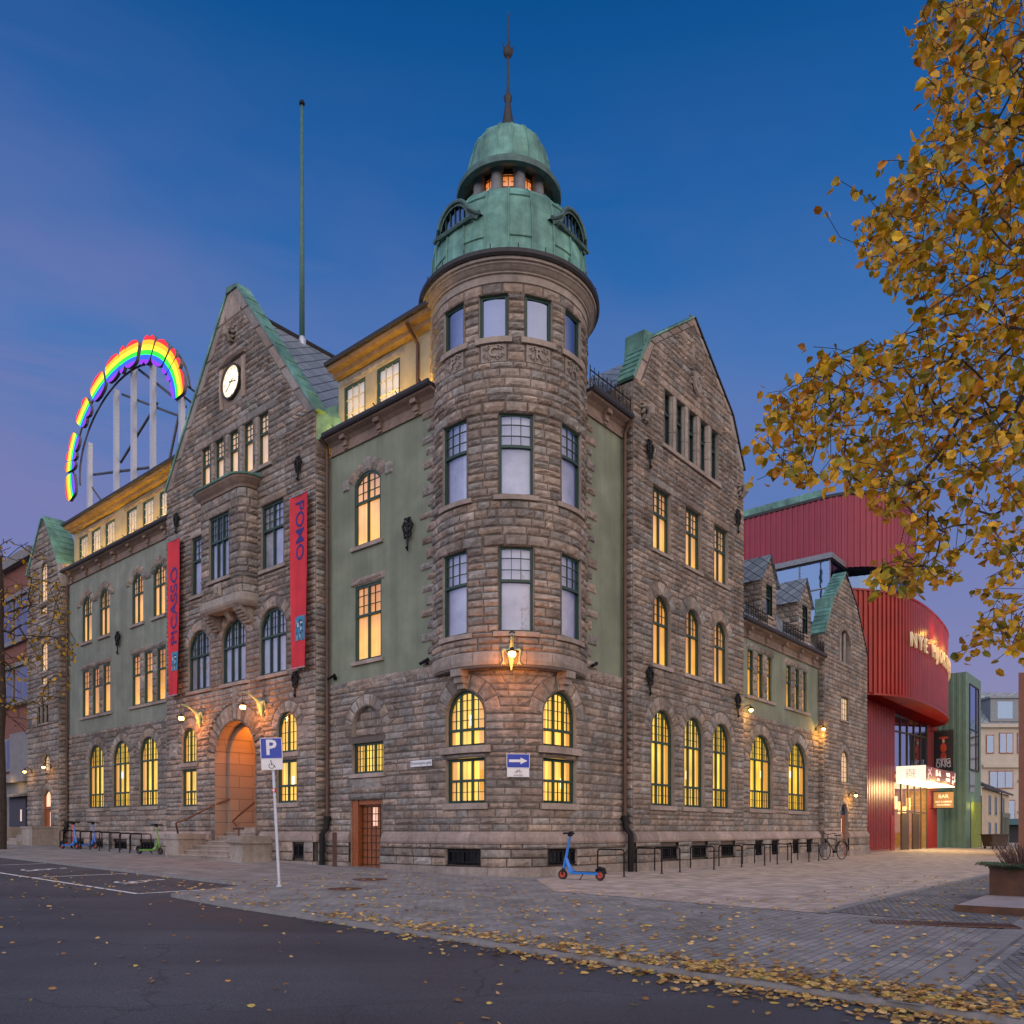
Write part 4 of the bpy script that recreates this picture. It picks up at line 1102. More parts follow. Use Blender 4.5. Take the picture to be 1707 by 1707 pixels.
# ---- oriel on the main gable
def arc(cx, cy, r, a0, a1, n=6): return [(cx + r * math.cos(a0 + (a1 - a0) * i / n), cy + r * math.sin(a0 + (a1 - a0) * i / n)) for i in range(n + 1)]
ow, orr, of = 1.40, .34, .56
def gl2(t, o): q = GL(t, 0, o); return (q[0], q[1])
loc = [(-ow, -.05), (-ow, of - orr)] + arc(-ow + orr, of - orr, orr, PI, PI / 2)[1:] + arc(ow - orr, of - orr, orr, PI / 2, 0) + [(ow, -.05)]
OS = Path([gl2(oc + t, o) for t, o in loc]); NEAR_FLUSH.append(OS)
mid = OS.len / 2
ow_sh = Shape(mid, 1.27, 10.38, 12.56)
w_ = MB(); wall(w_, OS, 0, OS.len, 9.5, 13.45, [ow_sh], step=.1); part(w_, 'oriel_wall', MORTAR)
st = MB(); stones(st, OS, 0, OS.len, 9.72, 13.2, [Blk(ow_sh, lintel=.3, sill=.14, ext=.12)], (.19, .28), (.3, .6), .06)
block(st, OS, ow_sh.t0 - .12, ow_sh.t1 + .12, 12.56, 12.86, .06); part(st, 'oriel_stonework', STONE)
r = MB(); reveal(r, OS, ow_sh, .04, -.24); part(r, 'oriel_reveal', DRESS)
window(BLD, OS, ow_sh, .2, cur=BLIND, mull=(.36, .64), trans=(.6,), munt=((.6, 1, 2, 3),))
d = MB(); d.sweep(OS, 0, OS.len, [(-.3, 13.2), (.05, 13.2), (.08, 13.28), (.16, 13.36), (.24, 13.46), (.26, 13.52), (-.3, 13.56)], .08); part(d, 'oriel_cornice', CORN)
d = MB(); p1 = [OS(OS.len * i / 30, 13.56, .30) for i in range(31)]; p2 = [GL(oc + (-ow + 2 * ow * i / 30) * 1.0, 13.86, .0) for i in range(31)]
d.add(p1 + p2, [(i, i + 1, 31 + i + 1, 31 + i) for i in range(30)]); d.sweep(OS, 0, OS.len, [(.0, 13.50), (.30, 13.53), (.32, 13.58), (.0, 13.6)], .08); part(d, 'oriel_copper_roof', VERD)
d = MB(); d.sweep(OS, 0, OS.len, [(-.4, 9.3), (-.02, 9.3), (.06, 9.38), (.10, 9.46), (.10, 9.68), (.04, 9.73), (-.4, 9.73)], .08); part(d, 'oriel_slab', DRESS)
d = MB()
for tt in (oc - 1.0, oc + 1.0):
    d.hexa([GL(tt - .2, 8.75, 0), GL(tt + .2, 8.75, 0), GL(tt + .2, 8.95, .22), GL(tt - .2, 8.95, .22), GL(tt - .2, 9.32, 0), GL(tt + .2, 9.32, 0), GL(tt + .2, 9.32, .62), GL(tt - .2, 9.32, .62)])
    for q in range(5): d.tube([GL(tt - .19, 8.85 + .09 * q, .16 + .08 * q), GL(tt + .19, 8.85 + .09 * q, .16 + .08 * q)], .055, 6)
d.hexa([GL(oc - .12, 9.05, 0), GL(oc + .12, 9.05, 0), GL(oc + .12, 9.05, .14), GL(oc - .12, 9.05, .14), GL(oc - .16, 9.32, 0), GL(oc + .16, 9.32, 0), GL(oc + .16, 9.32, .4), GL(oc - .16, 9.32, .4)])
part(d, 'oriel_corbel', STONE)
d = MB(); M_ = frame_mat(OS, mid, 9.98, .05)
vs = [(-.2, -.24, 0), (.2, -.24, 0), (.2, .24, 0), (-.2, .24, 0), (-.16, -.18, .07), (.16, -.18, .07), (.16, .2, .07), (-.16, .2, .07)]
d.hexa([tuple(M_ @ Vector(v)) for v in vs])
d.tube([tuple(M_ @ Vector((0, -.12, .08))), tuple(M_ @ Vector((0, .05, .12))), tuple(M_ @ Vector((0, .14, .08)))], [.07, .10, .05], 8); part(d, 'oriel_mask', DRESS)

# ---- clock
ck = MB(); n = 40; M_ = frame_mat(GL, clk[0], 17.36, .0)
def disk(mb, M, r, z, n=40, m=0, sx=1): mb.add([tuple(M @ Vector((r * math.sin(2 * PI * i / n) * sx, r * math.cos(2 * PI * i / n), z))) for i in range(n)], [tuple(range(n))[::-1]], m)
def ringd(mb, M, r0, r1, z0, z1, n=40):
    v = []
    for (r, z) in ((r0, z0), (r1, z0), (r1, z1), (r0, z1)): v += [tuple(M @ Vector((r * math.sin(2 * PI * i / n), r * math.cos(2 * PI * i / n), z))) for i in range(n)]
    f = []
    for j in range(4):
        for i in range(n): f.append((j * n + i, j * n + (i + 1) % n, ((j + 1) % 4) * n + (i + 1) % n, ((j + 1) % 4) * n + i))
    mb.add(v, f)
ringd(ck, M_, .535, .60, .0, .12); clock = part(ck, 'clock', BRONZE)
f = MB(); disk(f, M_, .54, .06); f.build('dial', emis('lit_opal_dial', (1, .80, .45), 1.15), clock)
f = MB()
for i in range(12):
    a = 2 * PI * i / 12; w = .035; 
    for k_ in ((-.02, .02) if i % 3 else (-.03, 0, .03)):
        p = [(-.008 + k_, .40, .063), (.008 + k_, .40, .063), (.008 + k_, .49, .063), (-.008 + k_, .49, .063)]
        f.add([tuple(M_ @ Vector((x * math.cos(a) + y * math.sin(a), -x * math.sin(a) + y * math.cos(a), z))) for x, y, z in p], [(0, 1, 2, 3)])
f.build('numerals', BRONZE, clock)
def hand(ang, L, w, nm):
    f = MB(); p = [(-w, -.13), (w, -.13), (w * .6, L * .7), (w * 1.6, L * .75), (0, L), (-w * 1.6, L * .75), (-w * .6, L * .7)]
    q = [(x * math.cos(ang) + y * math.sin(ang), -x * math.sin(ang) + y * math.cos(ang)) for x, y in p]
    f.add([tuple(M_ @ Vector((x, y, .068))) for x, y in q] + [tuple(M_ @ Vector((x, y, .08))) for x, y in q], [tuple(range(7)), tuple(range(7, 14))] + [(i, (i + 1) % 7, 7 + (i + 1) % 7, 7 + i) for i in range(7)]); f.build(nm, IRON, clock)
hand(math.radians(100), .33, .02, 'hour_hand'); hand(math.radians(232), .42, .015, 'minute_hand')

# ---- entrance porch, stair, handrails
st = MB(); po = arch_d.outline(16)
pin = arch_d.inset(.16).outline(16)
dz = 1.92
po2 = [(t, max(z, .0)) for t, z in po]; pin2 = [(t, max(z, .0)) for t, z in pin]
zz = MB()
loop_band(zz, GL, po, .06, po, -.42); loop_band(zz, GL, po, -.42, pin, -.42); loop_band(zz, GL, pin, -.42, pin, -1.9)
ASHL = None
def ashlar_mat():
    m, t, N, l = ntree('porch_ashlar'); out = N('ShaderNodeOutputMaterial'); p = N('ShaderNodeBsdfPrincipled'); l(p.outputs[0], out.inputs[0])
    c = N('ShaderNodeTexCoord'); s = N('ShaderNodeSeparateXYZ'); l(c.outputs['Object'], s.inputs[0])
    q = N('ShaderNodeVectorMath'); q.operation = 'DOT_PRODUCT'; l(c.outputs['Object'], q.inputs[0]); q.inputs[1].default_value = (NA[0] + A[0], NA[1] + A[1], 0)
    cb = N('ShaderNodeCombineXYZ'); l(q.outputs['Value'], cb.inputs[0]); l(s.outputs['Z'], cb.inputs[1])
    b = N('ShaderNodeTexBrick'); b.inputs['Scale'].default_value = 1; b.inputs['Brick Width'].default_value = 1.1; b.inputs['Row Height'].default_value = .42; b.inputs['Mortar Size'].default_value = .012
    b.inputs['Color1'].default_value = (.33, .255, .20, 1); b.inputs['Color2'].default_value = (.27, .205, .165, 1); b.inputs['Mortar'].default_value = (.16, .12, .10, 1); l(cb.outputs[0], b.inputs['Vector'])
    l(b.outputs[0], p.inputs['Base Color']); p.inputs['Roughness'].default_value = .8
    bu = N('ShaderNodeBump'); bu.inputs['Strength'].default_value = .5; bu.inputs['Distance'].default_value = .02; bu.invert = True; l(b.outputs['Fac'], bu.inputs['Height']); l(bu.outputs[0], p.inputs['Normal'])
    return m
part(zz, 'porch_vault', ashlar_mat())
d = MB(); fill(d, GL, arch_d.inset(.16), -1.9); part(d, 'porch_back', WOOD)
d = MB(); d.bar(GL, -11.2, -9.8, dz, 4.3, -1.89, -1.8); d.bar(GL, -11.05, -10.55, 2.3, 4.1, -1.8, -1.78, 1); d.bar(GL, -10.45, -9.95, 2.3, 4.1, -1.8, -1.78, 1); part(d, 'porch_door', [WOOD, emis('porch_door_pane', (1, .45, .1), .8)])
d = MB(); d.bar(GL, arch_d.t0, arch_d.t1, .4, dz, -1.95, -.62)
zb = zg(*PA(10.5, 1.6)); nst = 7; rh = (dz - zb) / nst
e0, e1 = -12.35, -8.98
for i in range(nst - 1):
    q = 1.18 - .30 * i
    a_, b_ = (e0 - (.7, .3, .12)[i], e1) if i < 3 else (arch_d.t0 + .01, arch_d.t1 - .01)
    d.bar(GL, a_, b_, zb - .1 + (0 if i == 0 else rh * i), zb + rh * (i + 1) - .04, -.62, q - .03, 0, (.9, .88, .86))
    d.bar(GL, a_ - .01, b_, zb + rh * (i + 1) - .05, zb + rh * (i + 1), -.62, q, 0, (1.05, 1.03, 1.0))
part(d, 'entrance_steps', DRESS)
d = MB(); zp = zg(*PA(8.5, 1.5))
d.bar(GL, -8.95, -8.12, zp - .2, zp + .12, .1, 1.22); d.bar(GL, -8.92, -8.15, zp + .12, zp + .60, .1, 1.17); d.bar(GL, -8.98, -8.09, zp + .60, zp + .80, .1, 1.25); d.bar(GL, -8.92, -8.15, zp + .80, zp + .84, .1, 1.19)
for i in range(9): d.tube([GL(-8.96 + .095 * i, zp + .63, 1.26), GL(-8.915 + .095 * i, zp + .69, 1.27), GL(-8.87 + .095 * i, zp + .63, 1.26)], .03, 5)
zp2 = zg(*PA(12.9, 1.0))
d.bar(GL, -13.3, -12.36, zp2 - .2, zp2 + .62, .1, 1.1); d.bar(GL, -13.34, -12.32, zp2 + .62, zp2 + .80, .1, 1.15)
part(d, 'stair_pedestal', DRESS)
d = MB(); d.tube([GL(-12.5, zp2 + .82, 1.05), GL(-12.45, zp2 + 1.18, 1.15), GL(-12.3, zp2 + 1.30, .9), GL(-11.8, 2.75, -.0), GL(-11.6, 2.95, -.42)], .035, 8)
d.tube([GL(-8.75, zp + .84, .95), GL(-8.75, zp + 1.08, .95)], .03, 6); d.tube([GL(-9.05, zp + 1.08, .95), GL(-8.45, zp + 1.08, .95)], .035, 6)
d.tube([GL(-9.0, zp + 1.15, .85), GL(-9.1, zp + 1.32, .95), GL(-9.2, zp + 1.5, .7), GL(-9.3, 2.85, -.1), GL(-9.35, 2.98, -.5)], .035, 8)
part(d, 'stair_handrail', mat('worn_bronze_rail', (.14, .06, .035), .4, .6, bd=.1))
d = MB(); d.quad(*[PlaneZ for PlaneZ in (GL(arch_d.t1 - .165, 2.9, -.7), GL(arch_d.t1 - .165, 2.9, -1.2), GL(arch_d.t1 - .165, 3.5, -1.2), GL(arch_d.t1 - .165, 3.5, -.7))]); part(d, 'porch_plaque', BRONZE)

# ---- far stair tower with its pointed gable
SO = .39; SL = Plane(PA(0, SO), (-A[0], -A[1]), NA); NEAR_FLUSH.append(SL); THIN.append(SL)
t0, t1 = -29.68, -25.78; tcs = -27.6
pts = [(t0, 14.45), (tcs - .12, 16.9), (tcs + .12, 16.9), (t1, 14.25)]
ws = [Shape(-27.5, .84, 12.84, 14.72, .42), Shape(-27.55, .84, 12.19, 12.62), Shape(-27.47, .84, 9.49, 10.9, .3), Shape(-27.5, .76, 8.83, 9.23), Shape(-27.15, .74, 4.65, 5.45, .37)]
tri = [Shape(-27.62 + i * .5, .36, 6.98, 7.83) for i in (-1, 0, 1)]
dor = Shape(-27.15, 1.0, .0, 3.78, .3)
bl = [Blk(ws[0], ring=.3, sill=.0), Blk(ws[1]), Blk(ws[2], ring=.25), Blk(ws[3]), Blk(ws[4], ring=.25), Blk(dor, ring=.3)] + [Blk(s, lintel=.2, sill=.1, ext=.07) for s in tri] + [Zone(t0 - 1, t1 + 1, 1.46, 1.78)]
topf, lo, hi = gable(SL, t0, t1, pts, -.4, ws + tri + [dor], bl)
st = MB(); stones(st, SL, lambda z: lo(z), lambda z: hi(z), 1.78, 16.5, bl, (.2, .32), (.35, .8), .055)
stones(st, SL, t0, dor.t0, .9, 1.46, (), (.26, .3), (.4, .8), .05, .1); stones(st, SL, dor.t1, t1, .9, 1.46, (), (.26, .3), (.4, .8), .05, .1)
for s, w2 in ((ws[0], .3), (ws[2], .25), (ws[4], .25), (dor, .3)): ring(st, SL, s, w2, .05)
for s in tri: block(st, SL, s.t0 - .07, s.t1 + .07, s.z1, s.z1 + .2, .05)
SR2 = Plane(PA(25.78, SO), (-NA[0], -NA[1]), (-A[0], -A[1]))
stones(st, SR2, 0, .42, 1.78, 14.2, (), (.2, .3), (.3, .5), .05); stones(st, SR2, 0, .42, .9, 1.46, (), (.26, .3), (.3, .5), .05, .1)
part(st, 'coursed_stonework', STONE)
a = MB(); a.quad(SR2(0, -.4), SR2(1.5, -.4), SR2(1.5, 14.25), SR2(0, 14.25)); part(a, 'tower_return', MORTAR)
r = MB()
for s in ws + tri: reveal(r, SL, s, .04, -.2)
reveal(r, SL, dor, .04, -.16)
part(r, 'reveal', DRESS)
for s in ws: window(BLD, SL, s, .22, cur=GLOW_4, mull=(), trans=(), munt=((0, 1, 2, max(2, int((s.z1 - s.z0) / .24))),), sill=.1, fw=.05, mw=.04)
for s in tri: window(BLD, SL, s, .2, cur=DARKIN, mull=(), trans=(.6,), sill=.08, ext=.06, fw=.04)
d = MB(); d.bar(SL, dor.t0, dor.t0 + .1, .6, 3.5, -.15, -.06); d.bar(SL, dor.t1 - .1, dor.t1, .6, 3.5, -.15, -.06); d.bar(SL, dor.t0, dor.t1, 2.85, 2.95, -.15, -.05); dr_ = part(d, 'door', WOOD)
d = MB(); d.bar(SL, dor.t0 + .1, dor.t1 - .1, .6, 2.85, -.16, -.10); d.bar(SL, dor.c - .02, dor.c + .02, 1.3, 2.85, -.10, -.08); d.build('door_leaf', WOOD, dr_)
d = MB(); fill(d, SL, Shape(dor.c, .78, 2.97, 3.7, .24), -.11); d.bar(SL, dor.c + .08, dor.c + .32, 1.95, 2.7, -.098, -.09); d.build('door_lit_pane', emis('door_amber_glass', (1, .42, .06), 1.0), dr_)
ledge(lg, SL, t0, dor.t0 - .1); ledge(lg, SL, dor.t1 + .1, t1); plinth(pl, SL, t0, dor.t0); plinth(pl, SL, dor.t1, t1)
d = MB(); zf = zg(*PA(27.2, 1.2))
for i in range(4): d.bar(SL, -28.6, -26.6, zf - .1, zf + .15 * (i + 1) - .02, 0, 1.5 - .3 * i)
d.bar(SL, -26.6, -25.3, zf - .2, zf + .75, 0, 1.3); d.bar(SL, -26.64, -25.26, zf + .75, zf + .82, 0, 1.34)
d.bar(SL, -29.4, -28.6, zf - .2, zf + .8, 0, 1.3); part(d, 'side_door_steps', DRESS)
coping(SL, (t0, 14.5), pts[1], .08, -.5); coping(SL, pts[2], (t1 + .05, 14.22), .08, -1.0)
a = MB(); a.tube([SL(t1 + .02, 13.3, -.3), SL(t1 + .1, 13.75, -.3), SL(t1 + .1, 14.25, -.3)], [.18, .36, .38], 10); part(a, 'kneeler_stone', DRESS)
a = MB(); a.quad(SL(t0, 13, -.6), SL(t1, 13, -.6), SL(tcs + .1, 16.9, -.6), SL(tcs - .1, 16.9, -.6)); part(a, 'gable_back', DRESS)

# ---- the round corner turret
t_lo, t_hi = -2.05 * RT, 2.15 * RT
AZ = [math.radians(x) for x in (-41, 5.2, 50.5)]
AZ4 = [math.radians(x) for x in (-41.5, -10.3, 20.8, 51.8)]
w2_ = [Shape(a * RT, .88, 6.88, 9.06) for a in AZ]; w3_ = [Shape(a * RT, .88, 10.36, 12.46) for a in AZ]
w4_ = [Shape(a * RT, .74, 14.38, 15.5) for a in AZ4]
pan = [Shape(a * RT, .66, 13.78, 14.22) for a in AZ4]
a = MB(); wall(a, TS, t_lo, t_hi, 6.0, 16.0, w2_ + w3_ + w4_, step=.12); part(a, 'turret_wall', MORTAR)
st = MB()
bl = [Blk(s, lintel=.30, sill=.12, ext=.14, lext=.42) for s in w2_ + w3_] + [Blk(s, sill=.14, ext=.1) for s in w4_] + [Zone(s.t0 - .04, s.t1 + .04, s.z0, s.z1) for s in pan]
stones(st, TS, t_lo, t_hi, 6.40, 15.5, bl, (.15, .25), (.28, .62), .058)
for s in w2_ + w3_:
    for q in range(3): block(st, TS, s.t0 - .42 + q * (s.w + .84) / 3, s.t0 - .42 + (q + 1) * (s.w + .84) / 3, s.z1, s.z1 + .30, .085)
k_ = 17
for q in range(k_): block(st, TS, t_lo + (t_hi - t_lo) * q / k_, t_lo + (t_hi - t_lo) * (q + 1) / k_, 15.5, 15.78, .05)
part(st, 'turret_stonework', STONE)
r = MB()
for s in w2_ + w3_ + w4_: reveal(r, TS, s, .05, -.16)
part(r, 'turret_reveal', DRESS)
for s in w2_ + w3_: window(BLD, TS, s, .20, cur=BLIND, mull=(), trans=(.60,), munt=((.60, 1, 3, 3),), sill=.12, ext=.14, cback=.12, fw=.06)
for s in w4_: window(BLD, TS, s, .20, cur=BLIND, mull=(), trans=(), sill=.14, ext=.1, cback=.25, pane=GLASST)
for ch, s in zip(('P', 'C', 'R', 'A'), pan):
    d = MB(); M_ = frame_mat(TS, s.c, (s.z0 + s.z1) / 2, .0)
    d.bar(TS, s.t0, s.t1, s.z0, s.z1, -.05, .02, 0, (.9, .88, .86)); pn = part(d, 'carved_panel', DRESS)
    d = MB()
    for sx in (-1, 1):
        for (ax, ay) in ((.2, .1), (.22, -.08), (.12, .14), (.13, -.15)):
            pp = [tuple(M_ @ Vector((sx * (ax + .06 * math.cos(q * .9) * (1 - q * .12)), ay + .06 * math.sin(q * .9) * (1 - q * .12), .04))) for q in range(7)]
            d.tube(pp, .018, 5)
    d.build('scroll_relief', DRESS, pn)
    text_mesh('letter_relief', ch, .36, DRESS, pn, .03, M_ @ Matrix.Translation((0, 0, .03)), bold=.006)
# corbel band at the foot
d = MB(); n_ = 13
for i in range(n_):
    a_ = t_lo + (t_hi - t_lo) * i / n_; b_ = t_lo + (t_hi - t_lo) * (i + 1) / n_
    v0 = len(d.v); d.sweep(TS, a_ + .006, b_ - .006, [(-.7, 6.02), (-.10, 6.02), (.02, 6.06), (.05, 6.16), (.05, 6.36), (.02, 6.40), (-.7, 6.40)], .12); q = rnd(.85, 1.1)
    for j in range(v0, len(d.v)): d.c[j] = (q, q * .97, q * .97)
d.use_c = True; part(d, 'corbel_band', DRESS)
d = MB()
for ta in (0, L0):
    for q, (z, o_) in enumerate(((6.0, .36), (5.84, .26), (5.7, .16))): d.bar(CS, ta - .16 + .03 * q, ta + .16 - .03 * q, z - .16, z + .02, -.02, o_)
part(d, 'corbel_stone', DRESS)
d = MB(); d.lathe(C[0], C[1], [(2.16, 15.76), (2.205, 15.78), (2.205, 15.97), (2.25, 15.985), (2.255, 16.02), (2.30, 16.05), (2.37, 16.12), (2.40, 16.14), (2.40, 16.18), (2.455, 16.195), (2.46, 16.26), (2.1, 16.262)], 96); part(d, 'turret_cornice', DRESS)
d = MB(); d.lathe(C[0], C[1], [(2.2, 16.262), (2.50, 16.262), (2.54, 16.32), (2.54, 16.42), (2.48, 16.42), (2.46, 16.36), (2.2, 16.40)], 72)
for i in range(22):
    a_ = 2 * PI * i / 22 + .1; d.tube([(C[0] + 2.5 * math.sin(a_), C[1] - 2.5 * math.cos(a_), 16.4), (C[0] + 2.5 * math.sin(a_), C[1] - 2.5 * math.cos(a_), 16.56)], .015, 5)
part(d, 'turret_gutter', DARKM)
DOME = [(2.30, 16.40), (2.24, 16.62), (2.17, 16.74), (2.165, 17.1), (2.13, 17.6), (2.06, 18.0), (1.93, 18.32), (1.70, 18.58), (1.45, 18.72), (1.26, 18.80), (1.16, 18.9)]
d = MB(); d.lathe(C[0], C[1], DOME, 72)
dome = part(d, 'turret_dome', VERD, True)
d = MB()
for i in range(22):
    a_ = 2 * PI * i / 22; d.tube([(C[0] + (r_ + .012) * math.sin(a_), C[1] - (r_ + .012) * math.cos(a_), z) for r_, z in DOME], .026, 5)
for r_, z, off in ((2.175, 17.0, 0), (2.0, 18.17, 0)):
    for i in range(22):
        if (i + off) % 2: continue
        a_ = 2 * PI * i / 22; b_ = a_ + 2 * PI / 22; d.tube([(C[0] + (r_ + .01) * math.sin(a_ + (b_ - a_) * q / 3), C[1] - (r_ + .01) * math.cos(a_ + (b_ - a_) * q / 3), z) for q in range(4)], .016, 4)
d.build('seams', VERD, dome)
# lunette dormers in the dome
VERD2 = mat('dark_patina_copper', (.10, .20, .19), .55, .2, ns=4, bs=20, bd=.2, col2=(.05, .09, .09))
for az in (-41, 51, 180):
    a_ = math.radians(az); ux = (math.cos(a_), math.sin(a_)); un = (math.sin(a_), -math.cos(a_))
    def q3(x, z, o): return (C[0] + un[0] * o + ux[0] * x, C[1] + un[1] * o + ux[1] * x, z)
    d = MB(); k = 12; zb_ = 17.62
    P = [(.56 * math.cos(PI - PI * i / k), zb_ + .56 * math.sin(PI - PI * i / k)) for i in range(k + 1)]
    P = [(-.84, zb_ - .03), (-.7, zb_ + .05)] + P[1:-1] + [(.7, zb_ + .05), (.84, zb_ - .03)]
    Q = [(x * .86, z - .10) for x, z in P]
    oo = [2.09 if abs(x) > .68 else 2.20 for x, z in P]
    n_ = len(P)
    d.add([q3(x, z, o) for (x, z), o in zip(P, oo)] + [q3(x, z, 1.2) for x, z in P], [(i, i + 1, n_ + i + 1, n_ + i) for i in range(n_ - 1)])
    d.add([q3(x, z, o) for (x, z), o in zip(P, oo)] + [q3(x, z, o) for (x, z), o in zip(Q, oo)], [(i, i + 1, n_ + i + 1, n_ + i) for i in range(n_ - 1)])
    d.tube([q3(x, z, o + .02) for (x, z), o in zip(P, oo)], .05, 6)
    d.tube([q3(-.6, zb_ - .06, 2.17), q3(.6, zb_ - .06, 2.17)], .06, 6)
    lu = part(d, 'lunette_dormer', VERD2)
    d = MB(); d.add([q3(x, z, 2.13) for x, z in Q[2:-2]], [tuple(range(len(Q) - 4))]); d.build('lunette_pane', GLASSR, lu)
    d = MB()
    for i in range(1, 6):
        x = -.5 + 1.0 * i / 6; d.bar(Plane((C[0], C[1]), ux, un), x - .012, x + .012, zb_ - .06, zb_ + .48 * math.sqrt(max(.02, 1 - (x / .54) ** 2)), 2.135, 2.16)
    d.build('lunette_bars', GREEN, lu)
d = MB(); d.lathe(C[0], C[1], [(1.1, 18.84), (1.24, 18.86), (1.27, 18.90), (1.21, 18.95), (1.0, 18.96)], 56); part(d, 'lantern_ring', VERD2, True)
d = MB(); n_ = 10
for i in range(n_):
    a_ = 2 * PI * (i + .47) / n_; x, y = C[0] + 1.0 * math.sin(a_), C[1] - 1.0 * math.cos(a_)
    d.lathe(x, y, [(.19, 18.95), (.17, 19.0), (.16, 19.06), (.16, 19.6), (.19, 19.65), (.19, 19.72)], 14)
part(d, 'lantern_column', mat('grey_lead_columns', (.22, .24, .27), .6, .2, bd=.1), True)
d = MB(); d.lathe(C[0], C[1], [(.86, 19.0), (.86, 19.9)], 40); part(d, 'lantern_core', mat('lantern_timber', (.12, .07, .04), .7))
for i in range(n_):
    a_ = 2 * PI * (i + .97) / n_; sf_ = Cyl(C, .86)
    d = MB(); s = Shape(a_ * .86, .34, 19.22, 19.6); d.bar(sf_, s.t0, s.t1, 19.24, 19.28, 0, .03); d.bar(sf_, s.t0, s.t1, 19.54, 19.58, 0, .03); d.bar(sf_, s.t0, s.t0 + .03, 19.22, 19.6, 0, .03); d.bar(sf_, s.t1 - .03, s.t1, 19.22, 19.6, 0, .03); d.bar(sf_, s.c - .01, s.c + .01, 19.22, 19.6, 0, .02); d.bar(sf_, s.t0, s.t1, 19.40, 19.42, 0, .02)
    lw = part(d, 'lantern_window', WOOD)
    d = MB(); fill(d, sf_, s, .006); d.build('lantern_pane', emis('lantern_orange_glass', (1, .28, .04), .7) if i == 0 else bpy.data.materials['lantern_orange_glass'], lw)
d = MB(); d.lathe(C[0], C[1], [(.9, 19.72), (1.08, 19.70), (1.12, 19.63), (1.22, 19.60), (1.25, 19.52), (1.38, 19.49), (1.46, 19.50), (1.48, 19.60), (1.43, 19.63), (1.42, 19.71), (1.36, 19.73), (1.33, 19.79), (1.24, 19.82), (1.19, 19.87)], 64); part(d, 'lantern_cornice', VERD2)
CAP = [(1.22, 19.80), (1.19, 19.95), (1.17, 20.15), (1.12, 20.42), (1.04, 20.72), (.92, 20.95), (.74, 21.12), (.52, 21.25), (.32, 21.34), (.2, 21.42)]
d = MB(); d.lathe(C[0], C[1], CAP, 60); cp = part(d, 'lantern_cap', VERD, True)
d = MB()
for i in range(16):
    a_ = 2 * PI * i / 16 + .1; d.tube([(C[0] + (r_ + .01) * math.sin(a_), C[1] - (r_ + .01) * math.cos(a_), z) for r_, z in CAP], .02, 5)
d.build('seams', VERD, cp)
d = MB(); d.lathe(C[0] - .03, C[1], [(.28, 21.36), (.2, 21.52), (.13, 21.95), (.085, 22.25), (.07, 22.32), (.11, 22.40), (.12, 22.48), (.08, 22.56), (.05, 22.62), (.036, 22.8), (.03, 23.55), (.07, 23.62), (.13, 23.70), (.12, 23.82), (.05, 23.92), (.025, 24.0), (.022, 24.8), (.005, 24.9)], 16)
for i in range(5):
    a_ = 2 * PI * i / 5; x, y = C[0] - .03, C[1]
    d.tube([(x, y, 23.58), (x + .12 * math.cos(a_), y + .12 * math.sin(a_), 23.72), (x + .16 * math.cos(a_), y + .16 * math.sin(a_), 23.92)], .02, 5)
part(d, 'spire', mat('weathered_spire_metal', (.045, .042, .045), .5, .4, bd=.1), True)
for a_, b_ in ((-5.62, 0), ): pass

# ---- right street: green strip, gable, low bay, end tower
a = MB(); wall(a, RS, 1.0, 3.3, 6.2, 13.4); part(a, 'plaster_wall', PLAST)
st = MB(); z = 6.3; k = 0
while z < 13.2:
    hh = rnd(.24, .34); ln = (.55, .32)[k % 2] * rnd(.85, 1.15); block(st, RS, 1.02, 1.10 + ln, z + rnd(0, .05), z + hh, .07); z += hh + .06; k += 1
for q in range(3): block(st, RS, 1.1 + .7 * q, 1.8 + .7 * q, 6.12, 6.34, .05)
part(st, 'stone_trim', STONE)
cornice(RS, .95, 3.02, .05, nb=1)
def railing(sf, t0, t1, z0, o, h=.62, nm='iron_railing'):
    d = MB(); n = max(2, int((t1 - t0) / .36))
    for z in (z0 + .06, z0 + h * .8): d.tube([sf(t0, z, o), sf(t1, z, o)], .018, 5)
    for i in range(n + 1):
        t = t0 + (t1 - t0) * i / n; d.tube([sf(t, z0, o), sf(t, z0 + h, o)], .016, 5)
        if i < n:
            w = (t1 - t0) / n
            for sg in (-1, 1):
                pts_ = []
                for q in range(14):
                    an = q * .62; rr = .13 * (1 - q / 17)
                    pts_.append(sf(t + w / 2 + sg * (.085 - rr * math.cos(an) * .6), z0 + h * (.42 + .0) + rr * math.sin(an) * 1.3, o))
                d.tube(pts_, .012, 4)
            d.tube([sf(t + w / 2, z0 + .06, o), sf(t + w / 2, z0 + h * 1.02, o)], .010, 4)
    part(d, nm, IRON)
railing(RS, 1.0, 3.1, 13.95, .25, .66)
slated('slate_roof', [[RS(.5, 13.95, .15), RS(3.4, 13.95, .15), RS(3.4, 16.6, -4), RS(.5, 16.6, -4)]])
RO = .28; RG = Plane(PB(0, RO), B, NB)
t0, t1, tcr = 3.17, 10.86, 6.95
pts = [(t0, 15.15), (t0 + .32, 15.55), (t0 + .86, 16.72), (tcr, 18.78), (t1 - 1.0, 16.70), (t1, 15.05)]
L4 = [Shape(c, .54, 13.88, 15.62) for c in (5.24, 6.04, 6.86, 7.68, 8.48)]
L3 = [Shape(c, 1.10, 10.45, 12.42) for c in (4.82, 6.90, 8.95)]
L2 = [Shape(c, 1.10, 6.93, 9.11, .40) for c in (4.83, 6.90, 8.95)]
LG = [Shape(c, 1.42, 2.58, 5.56, .71) for c in (4.89, 6.96, 9.02)]
BS = [Shape(c, 1.15, .92, 1.32) for c in (5.17, 7.2, 9.35)]
